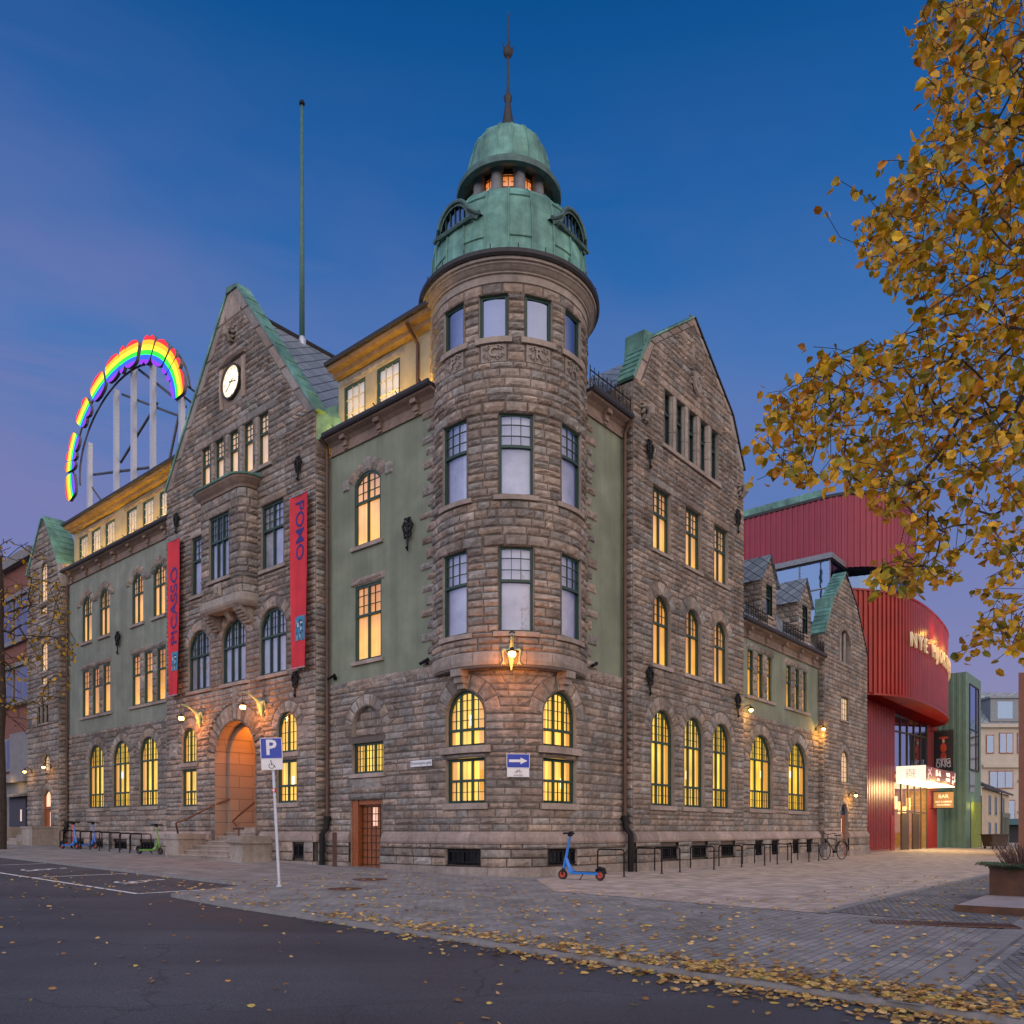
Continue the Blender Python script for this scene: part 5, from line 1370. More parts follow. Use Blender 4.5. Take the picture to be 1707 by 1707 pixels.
bl = [Blk(s, lintel=.3, sill=.14, ext=.33) for s in L4] + [Blk(s, lintel=.28, sill=.1, ext=.1, lext=.2) for s in L3] + [Blk(s, ring=.42, sill=.12, ext=.1) for s in L2] + [Blk(s, ring=.40, sill=.14, ext=.12) for s in LG] + [Zone(t0 - 1, t1 + 1, 1.46, 1.78)]
topf, lo, hi = gable(RG, t0, t1, pts, -.4, L4 + L3 + L2 + LG + BS, bl)
st = MB(); CP = .36
stones(st, RG, lambda z: lo(z) + (CP if z > 15.1 else 0), lambda z: hi(z) - (CP if z > 15.1 else 0), 1.78, 18.25, bl, (.14, .235), (.28, .70), .048, crit=[15.1])
stones(st, RG, t0, t1, .85, 1.46, [Blk(s, lintel=.06, ext=0) for s in BS], (.24, .34), (.5, 1.0), .055, .1)
for s in L2: ring(st, RG, s, .42, .05)
for s in LG: ring(st, RG, s, .40, .05)
for s in L3: block(st, RG, s.t0 - .2, s.t1 + .2, s.z1, s.z1 + .28, .05)
for i in range(3): block(st, RG, 4.64 + 1.47 * i, 6.11 + 1.47 * i, 15.62, 15.92, .05)
part(st, 'coursed_stonework', STONE)
dr = MB()
rake(dr, RG, (t0 + .0, 15.15), (t0 + .86, 16.72), CP, n=2); rake(dr, RG, (t0 + .86, 16.72), (tcr, 18.78), CP, n=5); rake(dr, RG, (t1, 15.05), (t1 - 1.0, 16.7), CP, side=-1, n=2); rake(dr, RG, (t1 - 1, 16.7), (tcr, 18.78), CP, side=-1, n=5)
for i in range(4):
    c = 5.62 + .81 * i
    for j in range(3): dr.tube([RG(c, 13.88 + 1.74 * j / 3 + .01, -.09), RG(c, 13.88 + 1.74 * (j + 1) / 3 - .01, -.09)], .15, 12)
block(dr, RG, tcr - .12, tcr + .1, 17.35, 18.0, .05)
part(dr, 'dressed_stone', DRESS)
# carved shield and lion masks
d = MB(); M_ = frame_mat(RG, tcr + .12, 16.65, .06)
sh_ = [(0, -.42), (.2, -.25), (.28, 0), (.28, .3), (-.28, .3), (-.28, 0), (-.2, -.25)]
d.add([tuple(M_ @ Vector((x, y, 0))) for x, y in sh_] + [tuple(M_ @ Vector((x * .9, y * .9, .08))) for x, y in sh_], [tuple(range(7, 14))[::-1]] + [(i, (i + 1) % 7, 7 + (i + 1) % 7, 7 + i) for i in range(7)])
for q in range(9): a_ = q * .5; d.tube([tuple(M_ @ Vector((.13 * math.cos(a_), .02 + .16 * math.sin(a_), .09))), tuple(M_ @ Vector((.13 * math.cos(a_ + .5), .02 + .16 * math.sin(a_ + .5), .1)))], .03, 5)
for sg in (-1, 1):
    for q in range(4): d.tube([tuple(M_ @ Vector((sg * (.3 + .04 * q), .3 - .15 * q, .04))), tuple(M_ @ Vector((sg * (.38 + .02 * q), .36 - .17 * q, .06)))], .04, 5)
part(d, 'carved_shield', DRESS)
def mask(sf, t, z, nm='lion_mask'):
    d = MB(); M_ = frame_mat(sf, t, z, .05)
    for q in range(10):
        a_ = 2 * PI * q / 10; d.tube([tuple(M_ @ Vector((.10 * math.cos(a_), .15 * math.sin(a_), .02))), tuple(M_ @ Vector((.2 * math.cos(a_), .26 * math.sin(a_), .08))), tuple(M_ @ Vector((.22 * math.cos(a_ + .2), .29 * math.sin(a_ + .2), .0)))], [.05, .06, .03], 6)
    d.tube([tuple(M_ @ Vector((0, -.2, .06))), tuple(M_ @ Vector((0, -.06, .2))), tuple(M_ @ Vector((0, .08, .2))), tuple(M_ @ Vector((0, .2, .08)))], [.07, .11, .13, .06], 8)
    part(d, nm, DRESS)
mask(RG, t0 + .62, 14.35); mask(RG, t1 - .35, 14.2); mask(GL, -10.72, 19.0)
r = MB()
for s in L4 + L3 + L2 + LG: reveal(r, RG, s, .04, -.28)
for s in BS: reveal(r, RG, s, .12, -.2)
part(r, 'reveal', DRESS)
for s in L4: window(BLD, RG, s, .24, cur=DARKIN, mull=(), trans=(.62,), munt=((.62, 1, 2, 3),), sill=.12, ext=.15, fw=.05)
for s in L3: window(BLD, RG, s, .22, cur=GLOW_3, sill=.1, ext=.08, **UP2)
for s in L2: window(BLD, RG, s, .22, cur=GLOW_2, sill=.12, **UP2)
for s in LG: window(BLD, RG, s, .22, cur=GLOW_G, sill=.14, **G3)
for s in BS: basement(RG, s, .1)
ledge(lg, RG, t0, t1); plinth(pl, RG, t0, t1)
SRL = Plane(PB(3.17, RO), (-NB[0], -NB[1]), (-B[0], -B[1]))
SRR = Plane(PB(10.86, RO), NB, B)
st = MB(); SRm = Plane(PB(3.17, RO), NB, (-B[0], -B[1]))
a = MB(); a.quad(SRL(0, -.4), SRL(2.5, -.4), SRL(2.5, 15.1), SRL(0, 15.1)); a.quad(RG(t1, -.4), RG(t1, -.4, -6), RG(t1, 14.5, -6), RG(t1, 15.0)); part(a, 'gable_return', MORTAR)
stones(st, SRL, 0, .30, 1.78, 13.7, (), (.17, .28), (.25, .4), .05); stones(st, SRL, 0, .30, .85, 1.46, (), (.24, .3), (.25, .4), .05, .1); stones(st, SRL, 0, .85, 13.7, 15.1, (), (.4, .5), (.4, .6), .02)
part(st, 'return_stonework', STONE)
# copper over the stepped left shoulder
coping(RG, (t0 - .02, 15.15), (t0 + .86, 16.75), .08, -.50); coping(RG, (t0 + .86, 16.72), (tcr, 18.78), .08, -.4, th=.05); coping(RG, (tcr, 18.78), (t1 - 1, 16.7), .08, -.5, th=.06, m=DARKM); coping(RG, (t1 - 1, 16.7), (t1, 15.05), .08, -.5, th=.06, m=DARKM)
a = MB(); a.hexa([RG(t0 + .50, 16.1, .05), RG(t0 + 1.0, 16.75, .05), RG(t0 + 1.0, 16.75, -.62), RG(t0 + .50, 16.1, -.62), RG(t0 + .56, 16.86, .05), RG(t0 + 1.02, 16.98, .05), RG(t0 + 1.02, 16.98, -.62), RG(t0 + .56, 16.86, -.62)]); part(a, 'copper_shoulder', VERD)
a = MB(); a.add([RG(t, z, -.6) for t, z in [(t0, 13)] + pts + [(t1, 13)]], [tuple(range(8))]); part(a, 'gable_back', DRESS)
slated('slate_roof', [[RG(t0, 14.6, -9), RG(t0, 14.6, -.6), RG(tcr, 18.3, -.6), RG(tcr, 18.3, -9)], [RG(t1, 14.6, -.6), RG(t1, 14.6, -9), RG(tcr, 18.3, -9), RG(tcr, 18.3, -.6)]])

# ---- low bay
t0, t1 = 10.8, 19.5
LG = [Shape(c, 2.20, 2.65, 5.56, 1.10) for c in (13.12, 16.97)]
BS = [Shape(c, .78, .86, 1.40) for c in (12.68, 14.28, 16.5, 18.08)]
L2 = [Shape(c + .03, .54, 6.97, 8.74) for c in (12.11, 13.02, 13.92, 15.95, 16.87, 17.77)]
a = MB(); wall(a, RS, t0, t1, -.4, 6.25, LG + BS); part(a, 'wall', MORTAR)
st = MB(); bl = [Blk(s, ring=.42, sill=.14, ext=.12) for s in LG] + [Zone(t0 - 1, t1 + 1, 1.46, 1.78)]
stones(st, RS, t0, t1, 1.78, 6.28, bl, (.17, .28), (.35, .85), .05); stones(st, RS, t0, t1, .8, 1.46, [Blk(s, lintel=.06, ext=0) for s in BS], (.24, .34), (.5, 1.0), .055, .1)
for s in LG: ring(st, RS, s, .42, .05)
a = MB(); wall(a, RS, t0, t1, 6.25, 9.4, L2); part(a, 'plaster_wall', PLAST)
for c in (13.02, 16.87):
    for q in range(2): block(st, RS, c - 1.35 + 1.35 * q, c + 1.35 * q, 8.75, 9.02, .06)
for c in (12.565, 13.47, 16.41, 17.32):
    for q in range(6): block(st, RS, c - .215, c + .215, 6.97 + 1.77 * q / 6, 6.97 + 1.77 * (q + 1) / 6, .05)
part(st, 'coursed_stonework', STONE)
r = MB()
for s in LG: reveal(r, RS, s, .04, -.28)
for s in BS: reveal(r, RS, s, .12, -.2)
part(r, 'reveal', DRESS); r = MB()
for s in L2: reveal(r, RS, s, 0, -.22)
part(r, 'plaster_reveal', PLAST)
for s in LG: window(BLD, RS, s, .22, cur=GLOW_G, sill=.14, mull=(.34, .66), trans=(.66, .24), munt=((.66, 1, 3, 4), (0, .24, 3, 2)))
for s in BS: basement(RS, s, .1)
for s in L2: window(BLD, RS, s, .18, cur=GLOW_2, ext=.24, fw=.05, **UP1)
ledge(lg, RS, t0, t1); plinth(pl, RS, t0, t1)
cornice(RS, t0 + .06, t1 - .04, -4.22, nb=5)
sl = [[RS(t0, 9.75, .15), RS(t1, 9.75, .15), RS(t1, 13.0, -2.2), RS(t0, 13.0, -2.2)]]
slated('slate_roof', sl)
a = MB(); a.quad(RS(t0, 13.0, -2.2), RS(t1, 13.0, -2.2), RS(t1, 13.2, -8), RS(t0, 13.2, -8)); part(a, 'flat_roof', DARKM)
for c in (13.85, 17.75):
    DP = Plane(PB(0, .02), B, NB); p_ = [(c - .78, 11.75), (c - .72, 11.8), (c, 12.72), (c + .72, 11.8), (c + .78, 11.75)]
    s = Shape(c, .62, 10.35, 11.6)
    w_ = MB(); wall(w_, DP, c - .72, c + .72, 9.7, lambda t: 12.72 - abs(t - c) * .92 / .72, [s], kinks=[c]); w_.quad(DP(c - .72, 9.7), DP(c - .72, 9.7, -2), DP(c - .72, 11.8, -2), DP(c - .72, 11.8)); w_.quad(DP(c + .72, 9.7), DP(c + .72, 9.7, -2), DP(c + .72, 11.8, -2), DP(c + .72, 11.8)); dm = part(w_, 'dormer', MORTAR)
    st = MB(); f1 = lambda z: c - .72 + max(0, (z - 11.8) * .72 / .92); f2 = lambda z: c + .72 - max(0, (z - 11.8) * .72 / .92)
    stones(st, DP, f1, f2, 9.8, 12.6, [Blk(s, lintel=.2, ext=.08)], (.18, .26), (.25, .5), .05); block(st, DP, s.t0 - .08, s.t1 + .08, 11.6, 11.8, .05)
    sd = Plane(PB(c - .72, .02), (-NB[0], -NB[1]), (-B[0], -B[1])); stones(st, sd, 0, lambda z: .2 + max(0, (z - 9.8) * .62), 9.8, 11.75, (), (.18, .26), (.25, .5), .05)
    st.build('dormer_stonework', STONE, dm)
    rf = slated('dormer_roof', [[DP(c - .9, 11.62, .12), DP(c, 12.82, .12), DP(c, 12.82, -2.4), DP(c - .9, 11.62, -2.4)], [DP(c, 12.82, .12), DP(c + .9, 11.62, .12), DP(c + .9, 11.62, -2.4), DP(c, 12.82, -2.4)]]); rf.parent = dm; rf.location = (0, 0, 0)
    window(BLD, DP, s, .16, cur=DARKIN, fw=.05, sill=.08, ext=.06, **UP1)
for a_, b_ in ((10.9, 13.05), (14.65, 16.95), (18.55, 19.4)): railing(RS, a_, b_, 9.72, .28, .62)

# ---- end tower on the right street
EO = .28; EL = Plane(PB(0, EO), B, NB); NEAR_FLUSH.append(EL); THIN.append(EL)
t0, t1, tce = 19.45, 25.7, 22.35
pts = [(t0, 10.7), (t0 + 1.1, 12.45), (tce - .1, 14.05), (tce + .1, 14.05), (t1 - 1.65, 12.86), (t1, 10.75)]
lou = Shape(22.27, 1.75, 9.8, 11.36, .95); rc = Shape(22.2, 1.10, 7.05, 8.15); ar = Shape(22.2, 1.08, 4.1, 5.6, .54); dor = Shape(22.1, .95, -.2, 3.1, .47)
bl = [Blk(lou, ring=.3, sill=.0), Blk(rc, lintel=.2, sill=.08, ext=.06), Blk(ar, ring=.32, sill=.1, ext=.08), Blk(dor, ring=.3), Zone(t0 - 1, t1 + 1, 1.46, 1.78)]
topf, lo, hi = gable(EL, t0, t1, pts, -.4, [lou, rc, ar, dor], bl)
st = MB(); stones(st, EL, lambda z: lo(z), lambda z: hi(z), 1.78, 13.8, bl, (.15, .25), (.3, .72), .048)
for a_, b_ in ((t0, dor.t0), (dor.t1, t1)): stones(st, EL, a_, b_, .8, 1.46, (), (.24, .34), (.5, 1), .055, .1)
ring(st, EL, lou, .3, .05); ring(st, EL, ar, .32, .05); ring(st, EL, dor, .3, .05); block(st, EL, rc.t0 - .06, rc.t1 + .06, rc.z1, rc.z1 + .2, .05)
SE = Plane(PB(t0, EO), (-NB[0], -NB[1]), (-B[0], -B[1])); stones(st, SE, 0, .30, 1.78, 10.7, (), (.18, .3), (.25, .4), .05)
SE2 = Plane(PB(t1, EO), (-NB[0], -NB[1]), (-B[0], -B[1]))
part(st, 'coursed_stonework', STONE)
a = MB(); a.quad(EL(t0, -.4), EL(t0, -.4, -3), EL(t0, 10.7, -3), EL(t0, 10.7)); a.quad(EL(t1, -.4), EL(t1, -.4, -6), EL(t1, 10.7, -6), EL(t1, 10.7)); part(a, 'tower_return', MORTAR)
r = MB()
for s in (lou, rc, ar, dor): reveal(r, EL, s, .04, -.26)
part(r, 'reveal', DRESS)
window(BLD, EL, rc, .2, cur=GLOW_4, mull=(), trans=(), munt=((0, 1, 3, 4),), sill=.08, fw=.05); window(BLD, EL, ar, .2, cur=GLOW_4, mull=(), trans=(), munt=((0, 1, 2, 6),), sill=.1, fw=.05)
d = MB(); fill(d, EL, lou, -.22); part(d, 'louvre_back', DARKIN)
d = MB()
for t in (lou.c - .30, lou.c + .30): d.tube([EL(t, 9.8, -.14), EL(t, lou.top(t) - .02, -.14)], .085, 10)
d.bar(EL, lou.t0 - .1, lou.t1 + .1, 9.68, 9.8, -.2, .04); part(d, 'louvre_column', DRESS)
d = MB(); fill(d, EL, Shape(dor.c, .95, .4, 2.55), -.1); d.bar(EL, dor.c - .02, dor.c + .02, .5, 2.55, -.1, -.08); dd_ = part(d, 'side_door', WOOD)
d = MB(); fill(d, EL, Shape(dor.c, .95, 2.58, 3.1, .47), -.09); d.build('fanlight_pane', GLASSR, dd_)
d = MB(); d.bar(EL, dor.t0 + .1, dor.c - .06, 1.3, 2.4, -.098, -.075); d.build('door_lit_pane', bpy.data.materials['door_amber_glass'], dd_)
ledge(lg, EL, t0, dor.t0 - .05); ledge(lg, EL, dor.t1 + .05, t1); plinth(pl, EL, t0, dor.t0); plinth(pl, EL, dor.t1, t1 + .12)
coping(EL, (t0 - .02, 10.7), (t0 + 1.1, 12.45), .06, -.62); coping(EL, (t0 + 1.1, 12.45), (tce, 14.1), .06, -.55); coping(EL, (tce, 14.1), (t1 - 1.65, 12.86), .06, -.5, th=.06, m=DARKM); coping(EL, (t1 - 1.65, 12.86), (t1, 10.75), .06, -.5, th=.06, m=DARKM)
a = MB(); a.hexa([EL(t0 + .75, 11.9, .04), EL(t0 + 1.15, 12.4, .04), EL(t0 + 1.15, 12.4, -.68), EL(t0 + .7, 11.9, -.68), EL(t0 + .75, 12.5, .04), EL(t0 + 1.2, 12.62, .04), EL(t0 + 1.2, 12.62, -.68), EL(t0 + .7, 12.5, -.68)]); part(a, 'copper_shoulder', VERD)
a = MB(); a.add([EL(t, z, -.6) for t, z in [(t0, 9)] + pts + [(t1, 9)]], [tuple(range(8))]); part(a, 'gable_back', DRESS)
part(lg, 'plinth_ledge', DRESS); part(pl, 'plinth', DRESS)

# ---- downpipes, wall anchors
def pipe(sf, t, z0, z1, o=.10, top=None):
    d = MB(); d.tube(([sf(*top)] if top else []) + [sf(t, z1, o), sf(t, 2.2, o)], .055, 8)
    for z in [z1 - .5 - 1.9 * i for i in range(int((z1 - 2.5) / 1.9))]: d.tube([sf(t, z, o), sf(t, z + .06, o)], .07, 8)
    part(d, 'downpipe', PIPEM)
    d = MB(); d.tube([sf(t, 2.2, o), sf(t, 1.85, o + .05), sf(t, 1.7, o + .2), sf(t, z0, o + .2)], .085, 8); d.tube([sf(t, 2.1, o), sf(t, 2.25, o)], .11, 8); part(d, 'downpipe_foot', IRON)
pipe(LS, -5.72, .5, 13.6, .12, (-5.72, 13.9, .36)); pipe(RS, 2.98, .4, 13.5, .12, (2.98, 13.9, .36)); pipe(LS, -25.6, .9, 13.4, .1, (-25.6, 13.8, .36))
d = MB(); d.tube([LS(-2.05, 16.0, .2), LS(-2.05, 15.75, -.1), LS(-2.05, 15.6, -.24), LS(-2.05, 14.2, -.24), LS(-2.2, 14.0, 0)], .05, 8); part(d, 'attic_downpipe', PIPEM)
def anchor(sf, t, z, h=.9):
    d = MB(); M_ = frame_mat(sf, t, z, .10)
    def P(x, y, q=0): return tuple(M_ @ Vector((x * h, y * h, q)))
    d.tube([P(0, -.55), P(0, .5)], .03, 6)
    for sg in (-1, 1):
        d.tube([P(0, .0), P(sg * .16, .08), P(sg * .22, .25), P(sg * .13, .40), P(sg * .05, .32), P(sg * .09, .22)], [.03, .04, .045, .035, .03, .025], 6)
        d.tube([P(0, -.1), P(sg * .12, -.14), P(sg * .16, -.03), P(sg * .08, .06)], .03, 6)
        d.tube([P(0, .38), P(sg * .08, .5), P(sg * .14, .47)], .03, 6)
    d.tube([P(0, -.58, -.02), P(0, -.45, .03)], [.02, .05], 6)
    part(d, 'iron_wall_anchor', IRON)
for sf, t, z, h in ((LS, -2.1, 10.15, .85), (LS, -20.3, 9.85, .9), (GL, -6.9, 6.45, .75), (GL, -6.75, 13.2, .7), (GL, -14.5, 13.4, .7), (RG, 4.0, 13.2, .8), (RG, 10.2, 13.0, .8), (RG, 4.0, 6.35, .8), (RG, 10.2, 6.35, .8)): anchor(sf, t, z, h)

# ------------------------------------------------------------------ things on the building
def lamp(name, loc, e, col=(1, .55, .18), r=.08):
    l = bpy.data.lights.new(name, 'POINT'); l.energy = e; l.color = col; l.shadow_soft_size = r
    o = bpy.data.objects.new(name, l); o.location = loc; COL.objects.link(o); return o
def mtx_thing(name, label, cat, M, group=None):
    e = thing(name, label, cat, M.translation, math.atan2(M[1][0], M[0][0]), group); return e
def creature_lamp(sf, t, z, label):
    """a long-necked bronze creature climbing the wall, lantern hanging from its mouth. local: x along wall, y up->z, outward -> -y"""
    M = frame_mat(sf, t, z, 0)
    e = mtx_thing('creature_lamp', label, 'wall lamp', M, 'creature lamps on the stone walls')
    V = []; E_ = []; R = []
    def chain(pts, root=None):
        prev = root
        for x, o, zz, r in pts:
            V.append((x, -o, zz)); R.append(r); i = len(V) - 1
            if prev is not None: E_.append((prev, i))
            prev = i
        return prev
    V.append((0, -.14, .02)); R.append(.085)                           # chest, root
    chain([(0, -.0 + .2, .10, .075), (0, .32, .17, .055), (0, .48, .27, .043), (0, .62, .335, .036), (0, .72, .345, .045), (0, .82, .315, .03)], 0)
    b = chain([(0, .13, -.10, .10), (0, .12, -.22, .07), (0, .11, -.33, .035), (0, .1, -.42, .022)], 0)
    for sg in (-1, 1):
        k = chain([(sg * .11, .15, .08, .055), (sg * .22, .15, .12, .035), (sg * .215, .12, -.02, .026), (sg * .20, .09, -.13, .018), (sg * .2, .09, -.19, .016)], 0)
        for dx in (-.055, 0, .055): chain([(sg * .2 + dx * .6, .11, -.235, .014), (sg * .2 + dx, .10, -.27, .010)], k)
    me = bpy.data.meshes.new('creature_body'); me.from_pydata(V, E_, [])
    o = bpy.data.objects.new('creature_body', me); COL.objects.link(o); o.parent = e; me.materials.append(PATG)
    md = o.modifiers.new('skin', 'SKIN')
    for i, s in enumerate(me.skin_vertices[0].data): s.radius = (R[i], R[i]); s.use_root = (i == 0)
    o.modifiers.new('sub', 'SUBSURF').levels = 1; o.modifiers['sub'].render_levels = 1
    md.use_smooth_shade = True
    d = MB(); d.tube([(0, -.79, .33), (0, -.84, .30), (0, -.80, .26), (0, -.80, .02)], .009, 5); d.tube([(-.07, -.70, .40), (0, -.71, .43), (.07, -.70, .40)], .02, 6); d.build('lamp_chain', BRONZE, e, local=True)
    d = MB(); d.lathe(0, -.80, [(.02, .03), (.05, .0), (.06, -.05), (.16, -.075), (.165, -.09), (.12, -.09)], 20); d.build('lamp_cap', BRONZE, e, True, True)
    d = MB(); d.lathe(0, -.80, [(.01, -.09), (.085, -.09), (.10, -.15), (.08, -.205), (.01, -.21)], 20); d.build('lamp_glass', LAMPW, e, True, True)
    p = M @ Vector((0, -.36, .62)); lamp('creature_lamp_light', p, 60, (1, .30, .04), .10)
    return e
creature_lamp(GL, -12.75, 5.95, 'verdigris long-necked creature with hanging lamp below the banner with long lettering')
creature_lamp(GL, -8.75, 5.95, 'verdigris long-necked creature with hanging lamp over the entrance, behind the parking sign')
e_ = creature_lamp(TS, .03 * RT, 6.28, 'verdigris long-necked creature with hanging lamp at the foot of the round turret')
def wall_lantern(sf, t, z, label, e=20):
    M = frame_mat(sf, t, z, 0); q = mtx_thing('wall_lantern', label, 'wall lamp', M, 'small gooseneck lamps on the walls')
    d = MB(); d.tube([(0, 0, -.05), (0, -.12, .12), (0, -.3, .16), (0, -.36, .08)], .018, 6); d.lathe(0, -.02, [(.07, -.1), (.07, .02)], 10); d.build('bracket', BRONZE, q, local=True)
    d = MB(); d.lathe(0, -.36, [(.02, .1), (.06, .06), (.15, .0), (.155, -.015)], 16); d.build('shade', BRONZE, q, True, True)
    d = MB(); d.lathe(0, -.36, [(.01, .0), (.075, -.01), (.085, -.06), (.05, -.11), (.01, -.12)], 14); d.build('bulb', LAMPW, q, True, True)
    lamp('wall_lantern_light', M @ Vector((0, -.22, .46)), e, (1, .46, .06), .06)
wall_lantern(RS, 11.35, 6.35, 'small gooseneck lamp where the low green bay meets the stone gable', 45)
wall_lantern(RS, 19.1, 6.4, 'small gooseneck lamp beside the end tower, above the wide arched windows', 50)
wall_lantern(EL, 22.75, 3.55, 'small gooseneck lamp above the narrow door of the end tower', 36)
wall_lantern(SL, -29.0, 4.75, 'small gooseneck lamp by the stair tower door, on the brick building side', 9)
wall_lantern(SL, -26.6, 4.85, 'small gooseneck lamp by the stair tower door, on the scooter side', 9)
lamp('porch_light', GL(-10.5, 4.95, -.9), 75, (1, .27, .02), .15)
lamp('turret_lantern_light', (C[0], C[1], 19.3), 0.1, (1, .5, .1), .1)

# ---- banners
RED = mat('red_banner_cloth', (.66, .030, .045), .75, ns=1.5, na=.18, bs=3, bd=.25)
NAVY = mat('navy_print', (.035, .03, .20), .7, ns=5, bd=0)
BLUEP = mat('blue_print', (.05, .25, .42), .7, ns=5, na=.3, bd=0)
PALEP = mat('pale_print', (.55, .60, .62), .7, ns=9, na=.3, bd=0)
INKP = mat('ink_print', (.03, .03, .05), .7, bd=0)
def banner(sf, t, zt, zb, w, text, tsz, label, tstart, pic_z, up=False):
    """long cloth on two brackets standing square to the wall; the cloth plane runs along the wall"""
    M = frame_mat(sf, t, zt, .0); e = mtx_thing('banner', label, 'banner', M, 'red banners on the main gable')
    h = zt - zb; n = 26; m_ = 7; vs = []; fs = []
    def P(u, f):     # u across -.5...5 , f down 0..1
        bulge = .05 * math.sin(u * 9 + f * 2) * f + .12 * f * f * (u + .5)
        ww = w * (1 - .06 * math.sin(f * 3))
        return (u * ww + .05 * f * f, -.24 - bulge + .06 * math.cos(u * 3.1), -h * f)
    for j in range(n + 1):
        for i in range(m_ + 1): vs.append(P(i / m_ - .5, j / n))
    for j in range(n):
        for i in range(m_): fs.append((j * (m_ + 1) + i, j * (m_ + 1) + i + 1, (j + 1) * (m_ + 1) + i + 1, (j + 1) * (m_ + 1) + i))
    d = MB(); d.add(vs, fs)
    d.add([(x, y + .012, z) for x, y, z in vs], fs); c = d.build('cloth', RED, e, True, True)
    d = MB(); d.tube([(-w / 2 - .05, -.22, .02), (w / 2 + .05, -.22, .02)], .02, 6); d.tube([(0, .0, .04), (0, -.24, .03)], .02, 6); d.build('top_bracket', GALV, e, local=True)
    d = MB(); d.tube([(-w / 2, -.32, -h), (w / 2, -.32, -h)], .02, 6); d.build('bottom_rod', GALV, e, local=True)
    # rotated lettering, warped onto the cloth
    cu = bpy.data.curves.new('letters', 'FONT'); cu.body = text; cu.size = tsz; cu.align_x = 'LEFT'; cu.align_y = 'CENTER'; cu.offset = .004; cu.resolution_u = 3; cu.space_character = .95
    tmp = bpy.data.objects.new('tmp', cu); COL.objects.link(tmp); bpy.context.view_layer.update()
    me = bpy.data.meshes.new_from_object(tmp.evaluated_get(bpy.context.evaluated_depsgraph_get())); bpy.data.objects.remove(tmp)
    bm = bmesh.new(); bm.from_mesh(me); bmesh.ops.triangulate(bm, faces=bm.faces[:]); bmesh.ops.subdivide_edges(bm, edges=[q for q in bm.edges if q.calc_length() > .12], cuts=1)
    for v in bm.verts:
        x, y = v.co.x, v.co.y
        p = P(max(-.5, min(.5, (-y if up else y) / w)), (tstart - x if up else tstart + x) / h); v.co = (p[0], p[1] - .012, p[2])
    bm.to_mesh(me); bm.free(); me.materials.clear(); me.materials.append(NAVY); me.name = 'letters'
    o = bpy.data.objects.new('letters', me); COL.objects.link(o); o.parent = e
    d = MB(); f0, f1 = pic_z
    def grid(u0, u1, a, b, off, m=0, k=4):
        V = [(lambda p: (p[0], p[1] - off, p[2]))(P(u0 + (u1 - u0) * i / k, a + (b - a) * j / k)) for j in range(k + 1) for i in range(k + 1)]
        d.add(V, [(j * (k + 1) + i, j * (k + 1) + i + 1, (j + 1) * (k + 1) + i + 1, (j + 1) * (k + 1) + i) for j in range(k) for i in range(k)], m)
    grid(-.30, .36, f0, f1, .012)
    random.seed(5)
    for q in range(16):
        u = rnd(-.16, .2); f = f0 + (f1 - f0) * rnd(.12, .85); s_ = rnd(.03, .12)
        grid(u, u + s_, f, f + (f1 - f0) * rnd(.06, .2), .016 + q * .001, 1 if q % 2 else 2, 1)
    d.build('picture', [BLUEP, PALEP, INKP], e, local=True)
    return e
banner(GL, -6.52, 12.25, 6.85, .92, 'POMO', .66, 'long red banner with short navy lettering only near its top, beside the oriel', .15, (.70, .84))
banner(GL, -14.42, 12.70, 6.85, .92, 'PICASSO', .80, 'long red banner with long navy lettering running upward, by the green plaster bay', 3.95, (.72, .84), True)

# ---- signs on the wall
SBLUE = mat('sign_blue', (.012, .05, .42), .4, ns=3, na=.08, bd=0); SWHITE = mat('sign_white', (.74, .75, .78), .45, ns=6, na=.06, bd=0); SBLACK = mat('sign_black', (.02, .02, .02), .5, bd=0)
def poly(mb, pts, z, m=0): mb.add([(x, y, z) for x, y in pts], [tuple(range(len(pts)))], m)
def bike_icon(mb, cx, cy, s, z):
    def rg(x, y, r, w):
        n = 16
        for i in range(n):
            a, b = 2 * PI * i / n, 2 * PI * (i + 1) / n
            poly(mb, [(x + r * math.cos(a), y + r * math.sin(a)), (x + r * math.cos(b), y + r * math.sin(b)), (x + (r - w) * math.cos(b), y + (r - w) * math.sin(b)), (x + (r - w) * math.cos(a), y + (r - w) * math.sin(a))], z)
    def ln(p, q, w):
        d = nrm((q[0] - p[0], q[1] - p[1])); k_ = (-d[1] * w / 2, d[0] * w / 2)
        poly(mb, [(p[0] + k_[0], p[1] + k_[1]), (q[0] + k_[0], q[1] + k_[1]), (q[0] - k_[0], q[1] - k_[1]), (p[0] - k_[0], p[1] - k_[1])], z)
    rg(cx - .55 * s, cy - .2 * s, .34 * s, .07 * s); rg(cx + .55 * s, cy - .2 * s, .34 * s, .07 * s)
    pp = dict(a=(-.55, -.2), b=(-.05, -.2), c=(-.2, .25), d=(.35, .3), e=(.55, -.2), f=(.3, .45), g=(-.25, .38))
    for k_ in pp: pp[k_] = (cx + pp[k_][0] * s, cy + pp[k_][1] * s)
    for u, v in ('ab', 'bc', 'cd', 'bd', 'ac', 'de', 'df', 'cg'): ln(pp[u], pp[v], .08 * s)
def mm(M, mb):
    mb.v = [tuple(M @ Vector(p)) for p in mb.v]; return mb
def plate(mb, x0, x1, y0, y1, z0, z1, m=0): mb.box(x0, x1, y0, y1, z0, z1, m)
def sign_frame(parent, M, w, h): pass
ax_ = math.asin((864.5 - 849) / 1336 * 20.6 / (RL + .08))
M = frame_mat(CS, (ax_ + .7007) * RL, 3.52, .10)
sg = thing('direction_sign', 'blue one-way arrow sign with white bicycle plate on the turret foot', 'sign', M.translation)
